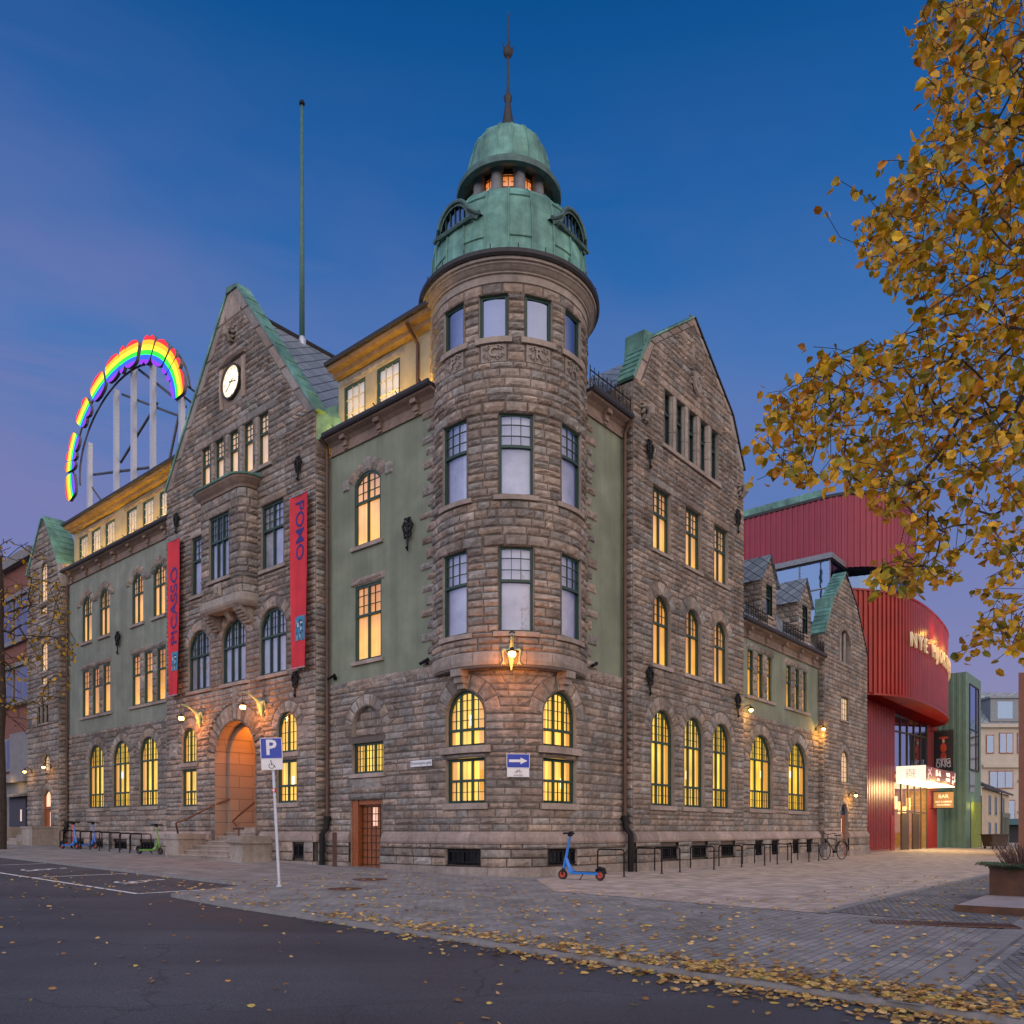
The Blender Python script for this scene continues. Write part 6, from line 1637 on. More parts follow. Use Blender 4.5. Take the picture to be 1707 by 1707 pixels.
d = MB(); plate(d, -.30, .30, -.10, .27, 0, .02, 0); plate(d, -.285, .285, -.085, .255, .02, .023, 1); mm(M, d).build('arrow_plate', [SWHITE, SBLUE], sg)
d = MB(); poly(d, [(-.24, .05), (.06, .05), (.06, .0), (.24, .085), (.06, .17), (.06, .12), (-.24, .12)], .0245); mm(M, d).build('arrow', SWHITE, sg)
d = MB(); plate(d, -.29, .29, -.33, -.105, 0, .018); mm(M, d).build('lower_plate', SWHITE, sg)
d = MB(); bike_icon(d, 0, -.185, .105, .0195); mm(M, d).build('bicycle_symbol', SBLACK, sg)
text_mesh('unntatt_text', 'unntatt', .085, SBLACK, sg, .001, M @ Matrix.Translation((0, -.285, .0195)), False)
M = frame_mat(LS, -1.50, 3.66, .13)
sg = thing('street_sign', 'white enamel street name plate on the stone between small door and tower window', 'sign', M.translation)
d = MB(); plate(d, -.42, .42, -.085, .085, 0, .02, 0); mm(M, d).build('plate', SWHITE, sg)
text_mesh('street_name', 'Dronningens gate', .115, SBLACK, sg, .001, M @ Matrix.Translation((0, 0.005, .022)), False)
# ---- security cameras
for k_, (sf, t, z, lb) in enumerate(((LS, -5.45, 6.5, 'small dark security camera at the foot of the green plaster by the downpipe'), (LS, -1.35, 6.42, 'small dark security camera by the turret corbel, above the street name plate'), (RS, 1.35, 6.42, 'small dark security camera by the turret corbel, above the blue scooter'))):
    M = frame_mat(sf, t, z, 0); q = mtx_thing('security_camera', lb, 'camera', M, 'security cameras above the stone base')
    d = MB(); d.box(-.05, .05, -.06, .0, -.05, .05); d.tube([(0, -.05, 0), (0, -.14, .02)], .02, 6); d.build('mount', IRON, q, local=True)
    d = MB(); d.tube([(-.14, -.2, -.04), (.10, -.14, .06)], .045, 8); d.tube([(.10, -.14, .06), (.13, -.13, .07)], .055, 8); d.build('camera_body', IRON, q, local=True)

# ---- flagpole on the gable roof
w_ = 2.39; px_, py_ = PA(10.6, -w_)
e = thing('flagpole', 'tall green flagpole with ball top rising from the gable roof ridge', 'flagpole', (px_, py_, 19.9))
zt = EYE + (1385 - 176) / 1336 * py_
d = MB(); d.tube([(px_, py_, 19.7), (px_, py_, 19.7 + (zt - 19.7) * .5), (px_, py_, zt)], [.105, .085, .055], 12); d.build('pole', mat('green_pole_paint', (.06, .16, .14), .5, bd=.05), e, True)
d = MB(); d.lathe(px_, py_, [(.02, zt), (.09, zt + .02), (.11, zt + .08), (.08, zt + .16), (.01, zt + .2)], 12); d.build('finial', IRON, e, True)
d = MB(); d.lathe(px_, py_, [(.16, 19.7), (.15, 20.1), (.11, 20.2)], 10); d.build('collar', GALV, e)
# ---- floodlight standing on the roof
fx, fy = PA(7.2, -3.6)
e = thing('roof_floodlight', 'small black floodlight on a stalk on the slate roof', 'floodlight', (fx, fy, 17.6))
d = MB(); d.tube([(fx, fy, 17.2), (fx, fy, 18.7)], .03, 6); d.build('stalk', IRON, e)
d = MB(); d.box(fx - .22, fx + .22, fy - .06, fy + .08, 18.62, 18.92); d.build('head', IRON, e)

# ------------------------------------------------------------------ rainbow arch on the roof
AO = -2.5
ap = [(31.54, 21.28), (31.22, 22.13), (30.91, 22.68), (30.37, 23.28), (28.95, 24.19), (27.38, 24.72), (26.06, 25.07), (25.07, 24.94), (24.03, 24.80), (22.57, 24.13), (21.52, 23.31), (20.67, 22.45), (20.12, 21.79), (19.90, 21.39)]
RB = Plane(PA(0, AO), (-A[0], -A[1]), NA)
e = thing('rainbow_arch', 'lit rainbow-striped arch of rounded pads on steel posts above the roof', 'sign', PA(25.5, AO) + (17.3,))
# centre line: smooth half ellipse through the measured points
ec, ez, ea, eb = 25.75, 21.0, 5.95, 3.95
cols = [(.22, .02, .60), (.02, .08, .95), (.02, .75, .03), (1, .92, .02), (1, .38, .0), (.95, .01, .02)]
RBM = [emis('rainbow_%s' % n, c, 1.25, tuple(x * .8 for x in c)) for n, c in zip(('violet', 'blue', 'green', 'yellow', 'orange', 'red'), cols)]
BACK = mat('grey_sign_casing', (.16, .16, .18), .6, bd=0)
def ell(th, r): return (ec + (ea + r) * math.cos(th), ez + (eb + r) * math.sin(th))
# thirteen pads; widths follow the spacing of the pads in the arch
ths = [(-8, 9.0), (8, 3.2), (15.5, 3.2), (25, 5.5), (42, 4.2), (50, 3.6), (66, 7), (83, 6.5), (93.5, 2.6), (103, 6), (117, 3), (122.5, 3), (135, 7), (148.5, 3.6), (157, 3.4), (169, 7.5)]
for c_, hw in ths:
    d = MB(); k_ = 9; w_ = math.radians(hw * 1.1) ; c0 = math.radians(c_)
    rows = []
    nr = 18; hh_ = .62 if hw > 5 else .66
    def half(f):    # rounded ends
        q = abs(2 * f - 1)
        return w_ * (math.sqrt(max(0, 1 - ((q - .45) / .55) ** 2)) if q > .45 else 1)
    for j in range(nr + 1):
        f = j / nr; r_ = -hh_ + 2 * hh_ * f; hwj = max(.004, half(f))
        rows.append([(c0 - hwj + 2 * hwj * i / 4, r_) for i in range(5)])
    for j in range(nr):
        ci = min(5, int((j + .5) / nr * 6))
        for i in range(4):
            q = [rows[j][i], rows[j][i + 1], rows[j + 1][i + 1], rows[j + 1][i]]
            pts4 = [ell(a, r_) for a, r_ in q]
            d.add([RB(-s_, z_, .16) for s_, z_ in pts4], [(0, 1, 2, 3)], ci)
    out = [rows[j][0] for j in range(nr + 1)] + [rows[j][-1] for j in range(nr, -1, -1)]
    n_ = len(out); O = [ell(a, r_) for a, r_ in out]
    d.add([RB(-s_, z_, .155) for s_, z_ in O] + [RB(-s_, z_, .0) for s_, z_ in O], [(i, (i + 1) % n_, n_ + (i + 1) % n_, n_ + i) for i in range(n_)] + [tuple(range(n_, 2 * n_))], 6)
    d.build('rainbow_pad', RBM + [BACK], e)
d = MB()
for r_ in (-.45, .45):
    d.tube([RB(-ell(math.radians(a), r_)[0], ell(math.radians(a), r_)[1], -.2) for a in range(-8, 174, 6)], .05, 6)
d.build('arch_rail', BACK, e)
for s_, zt in ((30.22, 22.5), (27.04, 24.2), (25.11, 24.6), (23.11, 24.3), (20.34, 21.6)):
    d = MB(); d.bar(RB, -s_ - .11, -s_ + .11, 16.6, zt, -.40, -.18); d.build('steel_post', GALV, e)
    d = MB(); d.bar(RB, -s_ - .28, -s_ + .28, 16.6, 17.5, -.5, -.06); d.build('post_foot', DARKM, e)
BRC = mat('dark_brace_steel', (.10, .11, .13), .5, .4, bd=0)
d = MB()
for p, q in (((30.2, 20.9), (20.3, 18.6)), ((27.0, 20.6), (23.1, 22.3)), ((26.8, 24.0), (20.3, 20.6)), ((25.0, 24.6), (20.4, 21.2)), ((20.6, 21.9), (22.7, 17.6))): d.tube([RB(-p[0], p[1], -.5), RB(-q[0], q[1], -.5)], .065, 6)
for p, q in (((20.6, 22.4), (17.0, 21.0)), ((20.3, 21.6), (17.0, 20.0)), ((30.2, 20.3), (28.2, 17.4))): d.tube([RB(-p[0], p[1], -.3), RB(-q[0], q[1] - 2.0, -3.0)], .05, 6)
d.build('braces', BRC, e)

# ------------------------------------------------------------------ street things
def gp(s, n): x, y = PA(s, n); return (x, y, zg(x, y))
def gpb(s, n): x, y = PB(s, n); return (x, y, zg(x, y))
# parking sign
x, y, z = gp(.60, 5.24)
e = thing('parking_sign', 'blue disabled parking sign on a slightly leaning steel pole at the kerb corner', 'road sign', (x, y, z))
ln = (-.014 * 18 / 1.0 * .85, 0)      # lean of the pole
top = Vector((x - .17, y, z + 3.20)); ft = Vector((x, y, z - .05))
d = MB(); d.tube([ft, top], .034, 10); d.tube([(x, y, z), (x, y, z + .04)], .075, 10); d.build('pole', GALV, e)
d = MB(); m_ = ft.lerp(top, .665); d.tube([m_ - Vector((0, 0, .045)), m_ + Vector((0, 0, .045))], .05, 10); d.build('sticker_band', mat('red_sticker', (.5, .03, .03), .5, bd=0), e)
d = MB(); d.box(m_.x - .02, m_.x + .02, m_.y - .053, m_.y - .05, m_.z - .03, m_.z + .03); d.build('sticker_print', SWHITE, e)
M = Matrix.Translation(top + Vector((0, -.05, 0))) @ Matrix.Rotation(math.radians(-2.5), 4, 'Y') @ Matrix.Rotation(math.radians(12), 4, 'Z') @ Matrix.Rotation(math.radians(90), 4, 'X') @ Matrix.Scale(.92, 4)
d = MB(); plate(d, -.25, .25, -.44, .06, 0, .02, 0); plate(d, -.236, .236, -.426, .046, .02, .0225, 1); mm(M, d).build('parking_plate', [SWHITE, SBLUE], e)
text_mesh('letter_p', 'P', .50, SWHITE, e, .001, M @ Matrix.Translation((-.01, -.185, .0235)), False, bold=.012)
d = MB(); plate(d, -.245, .245, -.70, -.445, 0, .018); mm(M, d).build('lower_plate', SWHITE, e)
d = MB()
def pl_line(mb, p, q, w, z):
    dd = nrm((q[0] - p[0], q[1] - p[1])); k_ = (-dd[1] * w / 2, dd[0] * w / 2)
    poly(mb, [(p[0] + k_[0], p[1] + k_[1]), (q[0] + k_[0], q[1] + k_[1]), (q[0] - k_[0], q[1] - k_[1]), (p[0] - k_[0], p[1] - k_[1])], z)
ang = [math.radians(130 + 250 * i / 14) for i in range(15)]
for a, b in zip(ang, ang[1:]): pl_line(d, (-.01 + .062 * math.cos(a), -.605 + .062 * math.sin(a)), (-.01 + .062 * math.cos(b), -.605 + .062 * math.sin(b)), .016, .0195)
pl_line(d, (-.02, -.52), (-.01, -.59), .018, .0195); pl_line(d, (-.012, -.588), (.045, -.592), .016, .0195); pl_line(d, (.045, -.592), (.075, -.65), .016, .0195); pl_line(d, (-.015, -.55), (.03, -.552), .012, .0195)
poly(d, [(-.022 + .018 * math.cos(2 * PI * i / 10), -.495 + .018 * math.sin(2 * PI * i / 10)) for i in range(10)], .0195)
mm(M, d).build('wheelchair_symbol', SBLACK, e)

# bicycle racks
rk = 0
def rack(loc, rz, label, grp):
    q = thing('bicycle_rack', label, 'bicycle rack', loc, rz, grp)
    d = MB(); d.tube([(0, -.42, -.05), (0, -.42, .66), (0, -.40, .70), (0, -.36, .72), (0, .36, .72), (0, .40, .70), (0, .42, .66), (0, .42, -.05)], .022, 8); d.build('hoop', IRON, q, local=True)
    for sy in (-.42, .42): d = MB(); d.lathe(0, sy, [(.055, 0), (.055, .012), (.02, .014)], 10); d.build('foot_plate', IRON, q, local=True)
    return q
rz_r = math.atan2(-NB[0], NB[1]); rz_l = math.atan2(-NA[0], NA[1])
rb = [.95, 2.95, 4.0, 6.25, 8.3, 10.2, 11.3, 12.7, 14.5, 15.6]
lbr = ['black hoop rack next to the lone blue scooter by the turret', 'black hoop rack in front of the iron downpipe foot', 'black hoop rack just before the first barred cellar window of the stone gable', 'black hoop rack between the first two barred cellar windows', 'black hoop rack at the third barred cellar window of the stone gable', 'black hoop rack where the stone gable meets the low green bay', 'black hoop rack at the first small cellar window of the low green bay', 'black hoop rack below the first wide arched window of the low bay', 'black hoop rack between the cellar window pairs of the low bay', 'black hoop rack touching the parked bicycle']
r0 = None
for s_, lb in zip(rb, lbr):
    p = gpb(s_, .95)
    if r0 is None: r0 = rack(p, rz_r, lb, 'black hoop racks along both fronts')
    else:
        c = r0.copy(); COL.objects.link(c); c.location = p; c.rotation_euler = (0, 0, rz_r + rnd(-.06, .06)); c['label'] = lb
        for ch in r0.children:
            k_ = ch.copy(); COL.objects.link(k_); k_.parent = c
lbl = ['black hoop rack standing first beside the lime green scooter', 'second black hoop rack from the green scooter', 'third black hoop rack from the green scooter', 'fourth black hoop rack from the green scooter', 'fifth black hoop rack from the green scooter', 'sixth black hoop rack from the green scooter, beside the blue scooters', 'black hoop rack behind the blue scooters', 'black hoop rack standing last, by the stair tower steps']
for s_, lb in zip((16.25, 17.1, 18.0, 18.9, 19.8, 20.7, 21.7, 22.9), lbl):
    p = gp(s_, 1.0); c = r0.copy(); COL.objects.link(c); c.location = p; c.rotation_euler = (0, 0, rz_l + rnd(-.06, .06)); c['label'] = lb
    for ch in r0.children:
        k_ = ch.copy(); COL.objects.link(k_); k_.parent = c

# electric scooters
TYRE = mat('black_tyre', (.018, .018, .02), .8, bd=.1)
def scooter(loc, rz, body, rimc, label, lean=0, steer=.25, sc=1.0):
    q = thing('electric_scooter', label, 'scooter', loc, rz, 'parked electric scooters')
    q.rotation_euler = (lean, 0, rz); q.scale = (sc,) * 3
    bm_ = mat(body[0], body[1], .35, ns=3, na=.08, bd=0, coat=.4); rm = mat(body[0] + '_rim', rimc, .4, bd=0)
    def wheel(x, w, nm, zc=.12, r=.12):
        d = MB(); k = 20; n = 8; vs = []
        for i in range(k):
            a = 2 * PI * i / k
            for j in range(n):
                b = 2 * PI * j / n; rr = r - .028 + .028 * math.cos(b); vs.append((x + rr * math.cos(a), w * math.sin(b), zc + rr * math.sin(a)))
        d.add(vs, [(i * n + j, i * n + (j + 1) % n, ((i + 1) % k) * n + (j + 1) % n, ((i + 1) % k) * n + j) for i in range(k) for j in range(n)]); wo_ = d.build(nm, TYRE, q, True, True)
        d = MB(); vs = []
        for y, r_ in ((-.025, .01), (-.035, .05), (-.022, .082), (.022, .082), (.035, .05), (.025, .01)):
            vs += [(x + r_ * math.cos(2 * PI * i / k), y, zc + r_ * math.sin(2 * PI * i / k)) for i in range(k)]
        d.add(vs, [(j * k + i, j * k + (i + 1) % k, (j + 1) * k + (i + 1) % k, (j + 1) * k + i) for j in range(5) for i in range(k)]); d.build('rim', rm, wo_)
    wheel(.50, .035, 'front_wheel'); wheel(-.46, .04, 'rear_wheel')
    d = MB(); d.hexa([(-.42, -.055, .13), (.28, -.075, .14), (.28, .075, .14), (-.42, .055, .13), (-.42, -.065, .19), (.28, -.085, .20), (.28, .085, .20), (-.42, .065, .19)])
    d.hexa([(.22, -.07, .14), (.36, -.055, .20), (.36, .055, .20), (.22, .07, .14), (.20, -.065, .21), (.30, -.055, .30), (.30, .055, .30), (.20, .065, .21)])
    d.tube([(.30, 0, .22), (.36, 0, .36), (.415, 0, .50)], [.062, .052, .048], 8); d.build('deck', bm_, q, local=True)
    d = MB(); d.box(-.36, .2, -.07, .07, .197, .203); d.build('deck_grip', IRON, q, local=True)
    d = MB(); d.tube([(.475, 0, .26), (.43, 0, .46), (.36, 0, .78), (.31, 0, 1.02)], [.034, .038, .030, .026], 10); d.build('stem', bm_, q, local=True)
    d = MB(); d.tube([(.50, -.05, .12), (.475, -.05, .27), (.475, .05, .27), (.50, .05, .12)], .018, 6); d.build('fork', IRON, q, local=True)
    d = MB(); d.tube([(.34, -.27, 1.09), (.305, -.1, 1.10), (.305, .1, 1.10), (.34, .27, 1.09)], .016, 8); d.tube([(.34, -.28, 1.09), (.32, -.15, 1.097)], .024, 8); d.tube([(.34, .28, 1.09), (.32, .15, 1.097)], .024, 8); d.hexa([(.26, -.05, 1.02), (.35, -.05, 1.02), (.35, .05, 1.02), (.26, .05, 1.02), (.25, -.045, 1.14), (.35, -.045, 1.12), (.35, .045, 1.12), (.25, .045, 1.14)]); d.build('handlebar', IRON, q, local=True)
    d = MB(); d.tube([(-.62 + .02, 0, .16), (-.56, 0, .26), (-.44, 0, .285), (-.36, 0, .22)], [.03, .045, .05, .045], 8); d.build('mudguard', IRON, q, local=True)
    d = MB(); d.tube([(-.05, .06, .14), (-.02, .18, .01)], .012, 6); d.build('kickstand', IRON, q, local=True)
BL_ = ('blue_scooter_paint', (.02, .19, .62)); 
px, py = PB(-.95, 1.35)
scooter((px, py, zg(px, py) + .005), math.radians(150), BL_, (.5, .05, .02), 'bright blue electric scooter with red wheels parked alone before the turret foot', .0, sc=1.06)
scooter(gp(21.0, 1.75), math.radians(-28), BL_, (.45, .05, .03), 'blue electric scooter on the road side of the cluster by the stair tower', .03)
scooter(gp(20.75, 1.15), math.radians(-24), ('deep_blue_scooter_paint', (.03, .15, .55)), (.4, .05, .03), 'deep blue electric scooter on the wall side of the cluster by the stair tower', -.03)
scooter(gp(22.1, 1.35), math.radians(-32), ('coral_scooter_paint', (.55, .06, .05)), (.05, .05, .05), 'coral red electric scooter beside the blue pair by the stair tower', .04)
scooter(gp(14.9, 1.3), math.radians(-18), ('lime_scooter_paint', (.13, .30, .04)), (.03, .03, .03), 'lime green electric scooter by the foot of the entrance stair', .0)

# bicycle
x, y, z = gpb(17.45, 1.35)
bk = thing('bicycle', 'black city bicycle leaning by the end tower and hoop racks', 'bicycle', (x, y, z), math.radians(190) + math.atan2(B[1], B[0]) * 0 + math.radians(25))
bk.scale = (1.13,) * 3
def bwheel(x, nm):
    d = MB(); k = 32; n = 6; vs = []; r = .33
    for i in range(k):
        a = 2 * PI * i / k
        for j in range(n):
            b = 2 * PI * j / n; rr = r + .018 * math.cos(b); vs.append((x + rr * math.cos(a), .018 * math.sin(b), .345 + rr * math.sin(a)))
    d.add(vs, [(i * n + j, i * n + (j + 1) % n, ((i + 1) % k) * n + (j + 1) % n, ((i + 1) % k) * n + j) for i in range(k) for j in range(n)]); w = d.build(nm, TYRE, bk, True, True)
    d = MB()
    for i in range(18): a = 2 * PI * i / 18; d.tube([(x, .02 * (-1) ** i, .345), (x + .315 * math.cos(a), 0, .345 + .315 * math.sin(a))], .003, 3)
    d.tube([(x, -.05, .345), (x, .05, .345)], .025, 8); d.build('spokes', GALV, w)
bwheel(-.53, 'rear_wheel'); bwheel(.53, 'front_wheel')
FRM = mat('black_bicycle_paint', (.015, .014, .014), .35, bd=0)
bb, st_, hd, hd2 = (-.06, 0, .30), (-.20, 0, .80), (.36, 0, .86), (.39, 0, .72)
d = MB()
for p, q in ((bb, st_), ((-.185, 0, .74), (.365, 0, .82)), (bb, hd2), (hd, hd2)): d.tube([p, q], .018, 8)
for sg in (-1, 1): d.tube([(-.06, sg * .03, .3), (-.53, sg * .05, .345)], .011, 6); d.tube([(-.19, sg * .02, .72), (-.53, sg * .05, .345)], .010, 6)
d.build('frame', FRM, bk, local=True)
d = MB(); d.tube([hd2, (.42, 0, .66)], .02, 8)
for sg in (-1, 1): d.tube([(.42, sg * .05, .68), (.46, sg * .05, .5), (.53, sg * .05, .345)], .012, 6)
d.build('fork', FRM, bk, local=True)
d = MB(); d.tube([hd, (.34, 0, .95)], .015, 6); d.tube([(.22, -.29, .97), (.30, -.2, .99), (.35, -.05, .96), (.35, .05, .96), (.30, .2, .99), (.22, .29, .97)], .013, 8); d.build('handlebar', FRM, bk, local=True)
d = MB(); d.tube([st_, (-.22, 0, .90)], .013, 6); d.hexa([(-.36, -.08, .89), (-.08, -.02, .90), (-.08, .02, .90), (-.36, .08, .89), (-.36, -.09, .94), (-.06, -.02, .93), (-.06, .02, .93), (-.36, .09, .94)]); d.build('saddle', FRM, bk, local=True)
d = MB(); d.tube([(-.06, -.06, .3), (-.06, .06, .3)], .05, 10); d.tube([(-.06, -.07, .3), (-.1, -.07, .14)], .012, 6); d.tube([(-.06, .07, .3), (-.02, .07, .46)], .012, 6); d.box(-.16, -.06, -.13, -.07, .12, .145); d.box(-.06, .04, .07, .13, .45, .475); d.build('crank', FRM, bk, local=True)
d = MB()
for i in range(10): a0, a1 = math.radians(20 + 14 * i), math.radians(34 + 14 * i); d.hexa([(-.53 + .38 * math.cos(a0), -.03, .345 + .38 * math.sin(a0)), (-.53 + .38 * math.cos(a1), -.03, .345 + .38 * math.sin(a1)), (-.53 + .38 * math.cos(a1), .03, .345 + .38 * math.sin(a1)), (-.53 + .38 * math.cos(a0), .03, .345 + .38 * math.sin(a0)), (-.53 + .385 * math.cos(a0), -.03, .345 + .385 * math.sin(a0)), (-.53 + .385 * math.cos(a1), -.03, .345 + .385 * math.sin(a1)), (-.53 + .385 * math.cos(a1), .03, .345 + .385 * math.sin(a1)), (-.53 + .385 * math.cos(a0), .03, .345 + .385 * math.sin(a0))])
d.tube([(-.70, -.06, .76), (-.25, -.06, .74)], .008, 5); d.tube([(-.70, .06, .76), (-.25, .06, .74)], .008, 5); d.build('mudguard_and_carrier', FRM, bk, local=True)

# rusty post by the small door
x, y, z = gp(4.86, .5)
o = MB(); o.box(-.06, .06, -.035, .035, -.1, 1.02); o.box(-.062, .062, -.037, .037, .92, .95); ob = o.build('steel_post', mat('rusty_post', (.10, .05, .04), .8, bd=.3)); ob.location = (x, y, z); ob.rotation_euler = (0, 0, .5); tag(ob, 'short rust-brown steel post beside the wooden grilled door', 'post')

# corten planter with shrubs, on its slab
CORT = mat('corten_steel', (.145, .062, .030), .8, ns=3.5, bs=30, bd=.25, col2=(.07, .036, .024), dirt=.35)
cs_, cn_ = PB(1.6, 11.2); zs_ = zg(cs_, cn_)
sl_ = thing('planter_slab', 'low pinkish-grey slab with rusty steel edge under the planter', 'slab', (cs_, cn_, zs_))
SLA = Plane(PB(0, 0), B, NB)
d = MB(); d.bar(SLA, -1.7, 5.5, zs_ - .25, zs_ + .15, 9.72, 14.5); d.build('steel_edge', CORT, sl_)
d = MB(); d.bar(SLA, -1.67, 5.47, zs_ + .1, zs_ + .154, 9.75, 14.47); d.build('slab_top', mat('slab_concrete', (.34, .30, .30), .8, ns=2, na=.2, bs=25, bd=.2), sl_)
pn = thing('planter', 'rusted corten steel planter with shrubs standing on the low slab', 'planter', (cs_, cn_, zs_ + .17))
px0, py0 = PB(1.0, 9.80)
d = MB(); PP = Plane((px0, py0), NB, (-B[0], -B[1]))
zb_ = zs_ + .152
d.bar(PP, 0, 2.4, zb_, zb_ + .56, -1.2, -1.17); d.bar(PP, 0, 2.4, zb_, zb_ + .56, -.03, 0); d.bar(PP, 0, .03, zb_, zb_ + .56, -1.17, -.03); d.bar(PP, 2.37, 2.4, zb_, zb_ + .56, -1.17, -.03); d.bar(PP, -.015, 2.415, zb_ + .53, zb_ + .57, -.0, .015); d.build('steel_walls', CORT, pn)
d = MB(); d.bar(PP, .03, 2.37, zb_ + .4, zb_ + .5, -1.17, -.03); d.build('soil', mat('dark_soil', (.04, .03, .022), .95), pn)
def tuft(name, label, cat, base, n, L, up, w, mats, spread, droop, parent=None):
    d = MB(); bx_, by_, bz_ = base
    for i in range(n):
        a = rnd(0, 2 * PI); r0_ = rnd(0, 1) ** .5; sx, sy = spread; x0, y0 = sx * r0_ * math.cos(a), sy * r0_ * math.sin(a)
        ll = L * rnd(.55, 1.15); dirx, diry = math.cos(a + rnd(-.5, .5)), math.sin(a + rnd(-.5, .5)); pts_ = []
        for k_ in range(5):
            f = k_ / 4; out_ = ll * f * rnd(.9, 1.1) * (1 - up * .6); pts_.append(Vector((bx_ + x0 + dirx * out_, by_ + y0 + diry * out_, bz_ + ll * f * up - droop * ll * f * f)))
        for p, q in zip(pts_, pts_[1:]):
            d.tube([p, q], .004, 3, 0, cap=False)
            for j in range(5):
                c_ = p.lerp(q, j / 5); v = Vector((rnd(-1, 1), rnd(-1, 1), rnd(-.4, 1))).normalized() * w * rnd(.6, 1.3); u = (q - p).normalized() * w * .28
                d.add([tuple(c_ - u), tuple(c_ + u), tuple(c_ + v + u * .4), tuple(c_ + v - u * .4)], [(0, 1, 2, 3)], 1)
    o = d.build(name, mats); tag(o, label, cat); return o
TW = mat('dry_twig', (.10, .06, .04), .9, bd=0)
JUN = mat('blue_green_juniper', (.05, .12, .065), .8, ns=6, na=.4, bd=0); HEA = mat('pinkish_heather', (.26, .15, .14), .85, ns=7, na=.5, bd=0)
c_ = PP(1.25, zb_ + .6, -.6)
tuft('juniper', 'trailing blue-green juniper spilling over the planter rim', 'shrub', PP(.52, zb_ + .52, -.35), 420, .52, .52, .036, [TW, JUN], (.5, .5), .36)
tuft('heather', 'dusty pink heather standing above the juniper in the planter', 'shrub', PP(.62, zb_ + .50, -.55), 320, .56, .92, .026, [TW, HEA], (.42, .4), .05)

# ------------------------------------------------------------------ the red theatre
def ptsB(l): return [PB(s, n) for s, n in l]
TRED = mat('red_ribbed_metal', (.30, .007, .005), .36, .0, ns=1.5, na=.2, bd=0, spec=.45, dirt=.15)
TRED2 = mat('sky_tinted_red_metal', (.27, .018, .045), .45, .0, ns=1.5, na=.12, bd=0)  # the same red metal, purple sky reflection mixed into its colour
THE = thing('theatre', 'red ribbed-metal theatre with a curved overhanging drum and lit canopy beside the stone building', 'building', PB(34, -2) + (.5,))
def ribbed(name, pts, z0, z1, m, pitch=.32, dep=.07, parent=THE):
    P = Path(pts); n = int(P.len / pitch); ls = []
    for i in range(n):
        t = P.len * i / n; w = P.len / n
        ls += [(t, 0), (t + w * .42, 0), (t + w * .5, dep), (t + w * .92, dep)]
    ls.append((P.len, 0)); d = MB(); k = len(ls)
    d.add([P(t, z0, o) for t, o in ls] + [P(t, z1, o) for t, o in ls], [(i, i + 1, k + i + 1, k + i) for i in range(k - 1)])
    ob = d.build(name, m, parent); return P, ob
drum = [(25.9, -.9), (26.6, -.25), (27.9, .55), (29.4, 1.15), (31.5, 1.42), (34.5, 1.45), (37.5, 1.30), (40, 1.0), (42, .5), (43.2, -.1), (43.7, -1.0)]
def smooth(p, k=6):
    out = []
    for i in range(len(p) - 1):
        p0, p1, p2, p3 = p[max(0, i - 1)], p[i], p[i + 1], p[min(len(p) - 1, i + 2)]
        for j in range(k):
            t = j / k; out.append(tuple(.5 * ((2 * b) + (-a + c) * t + (2 * a - 5 * b + 4 * c - e_) * t * t + (-a + 3 * b - 3 * c + e_) * t ** 3) for a, b, c, e_ in zip(p0, p1, p2, p3)))
    out.append(p[-1]); return out
dsm = smooth(drum)
DP_, o_ = ribbed('drum_wall', ptsB(dsm), 9.0, 14.4, TRED, .30)
d = MB(); n_ = len(dsm); back = [(s, -1.0) for s, n in dsm]
for z, m_ in ((9.0, 0), (14.38, 0)):
    d.add([PB(*p) + (z,) for p in dsm] + [PB(*p) + (z,) for p in back], [(i, i + 1, n_ + i + 1, n_ + i) for i in range(n_ - 1)])
for i in range(40):
    s_ = 26.5 + 17 * i / 40; d.bar(Plane(PB(0, 0), B, NB), s_, s_ + .05, 8.95, 8.998, -.9, .3)
d.build('drum_soffit', TRED, THE)
d = MB(); d.sweep(DP_, 0, DP_.len, [(-.05, 8.94), (.1, 8.94), (.1, 9.03), (-.05, 9.03)], .4); d.sweep(DP_, 0, DP_.len, [(-.05, 14.36), (.1, 14.36), (.1, 14.46), (-.05, 14.46)], .4); d.build('drum_trim', TRED, THE)
P1, o_ = ribbed('lower_wall', ptsB([(25.75, -.62), (34.0, -.62)]), .2, 9.0, TRED, .30)
P2, o_ = ribbed('red_pier', ptsB([(41.9, -.62), (44.5, -.62)]), .2, 9.0, TRED, .30)
d = MB(); QB = Plane(PB(0, 0), B, NB); d.bar(QB, 25.7, 34, .2, .72, -.7, -.55); d.build('base_strip', kb, THE)
d = MB(); d.bar(QB, 33.1, 33.85, .55, 2.7, -.6, -.52); d.build('service_door', TRED, THE)
# upper block and its copper parapet
up = [(30, -26), (30, -3.5)] + [(33.5 - 3.5 * math.cos(a), -3.5 + 3.5 * math.sin(a)) for a in [PI / 2 * i / 10 for i in range(1, 11)]] + [(36.0, 0)] + [(36.0 + 3.5 * math.sin(a), -3.5 + 3.5 * math.cos(a)) for a in [PI / 2 * i / 10 for i in range(1, 11)]] + [(39.5, -26)]
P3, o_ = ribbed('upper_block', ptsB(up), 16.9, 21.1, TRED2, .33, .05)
d = MB(); d.sweep(P3, 0, P3.len, [(-.3, 21.05), (.1, 21.05), (.1, 21.22), (-.3, 21.22)], .6); d.build('parapet_trim', DARKM, THE)
d = MB(); d.bar(Plane(PB(31.2, 0), NB, (-B[0], -B[1])), -28, -3.9, 20.6, 22.15, -.5, 0)
for i in range(24): t = -28 + i; d.bar(Plane(PB(31.2, 0), NB, (-B[0], -B[1])), t, t + .05, 20.6, 22.15, 0, .04)
d.build('copper_parapet', VERD, THE)
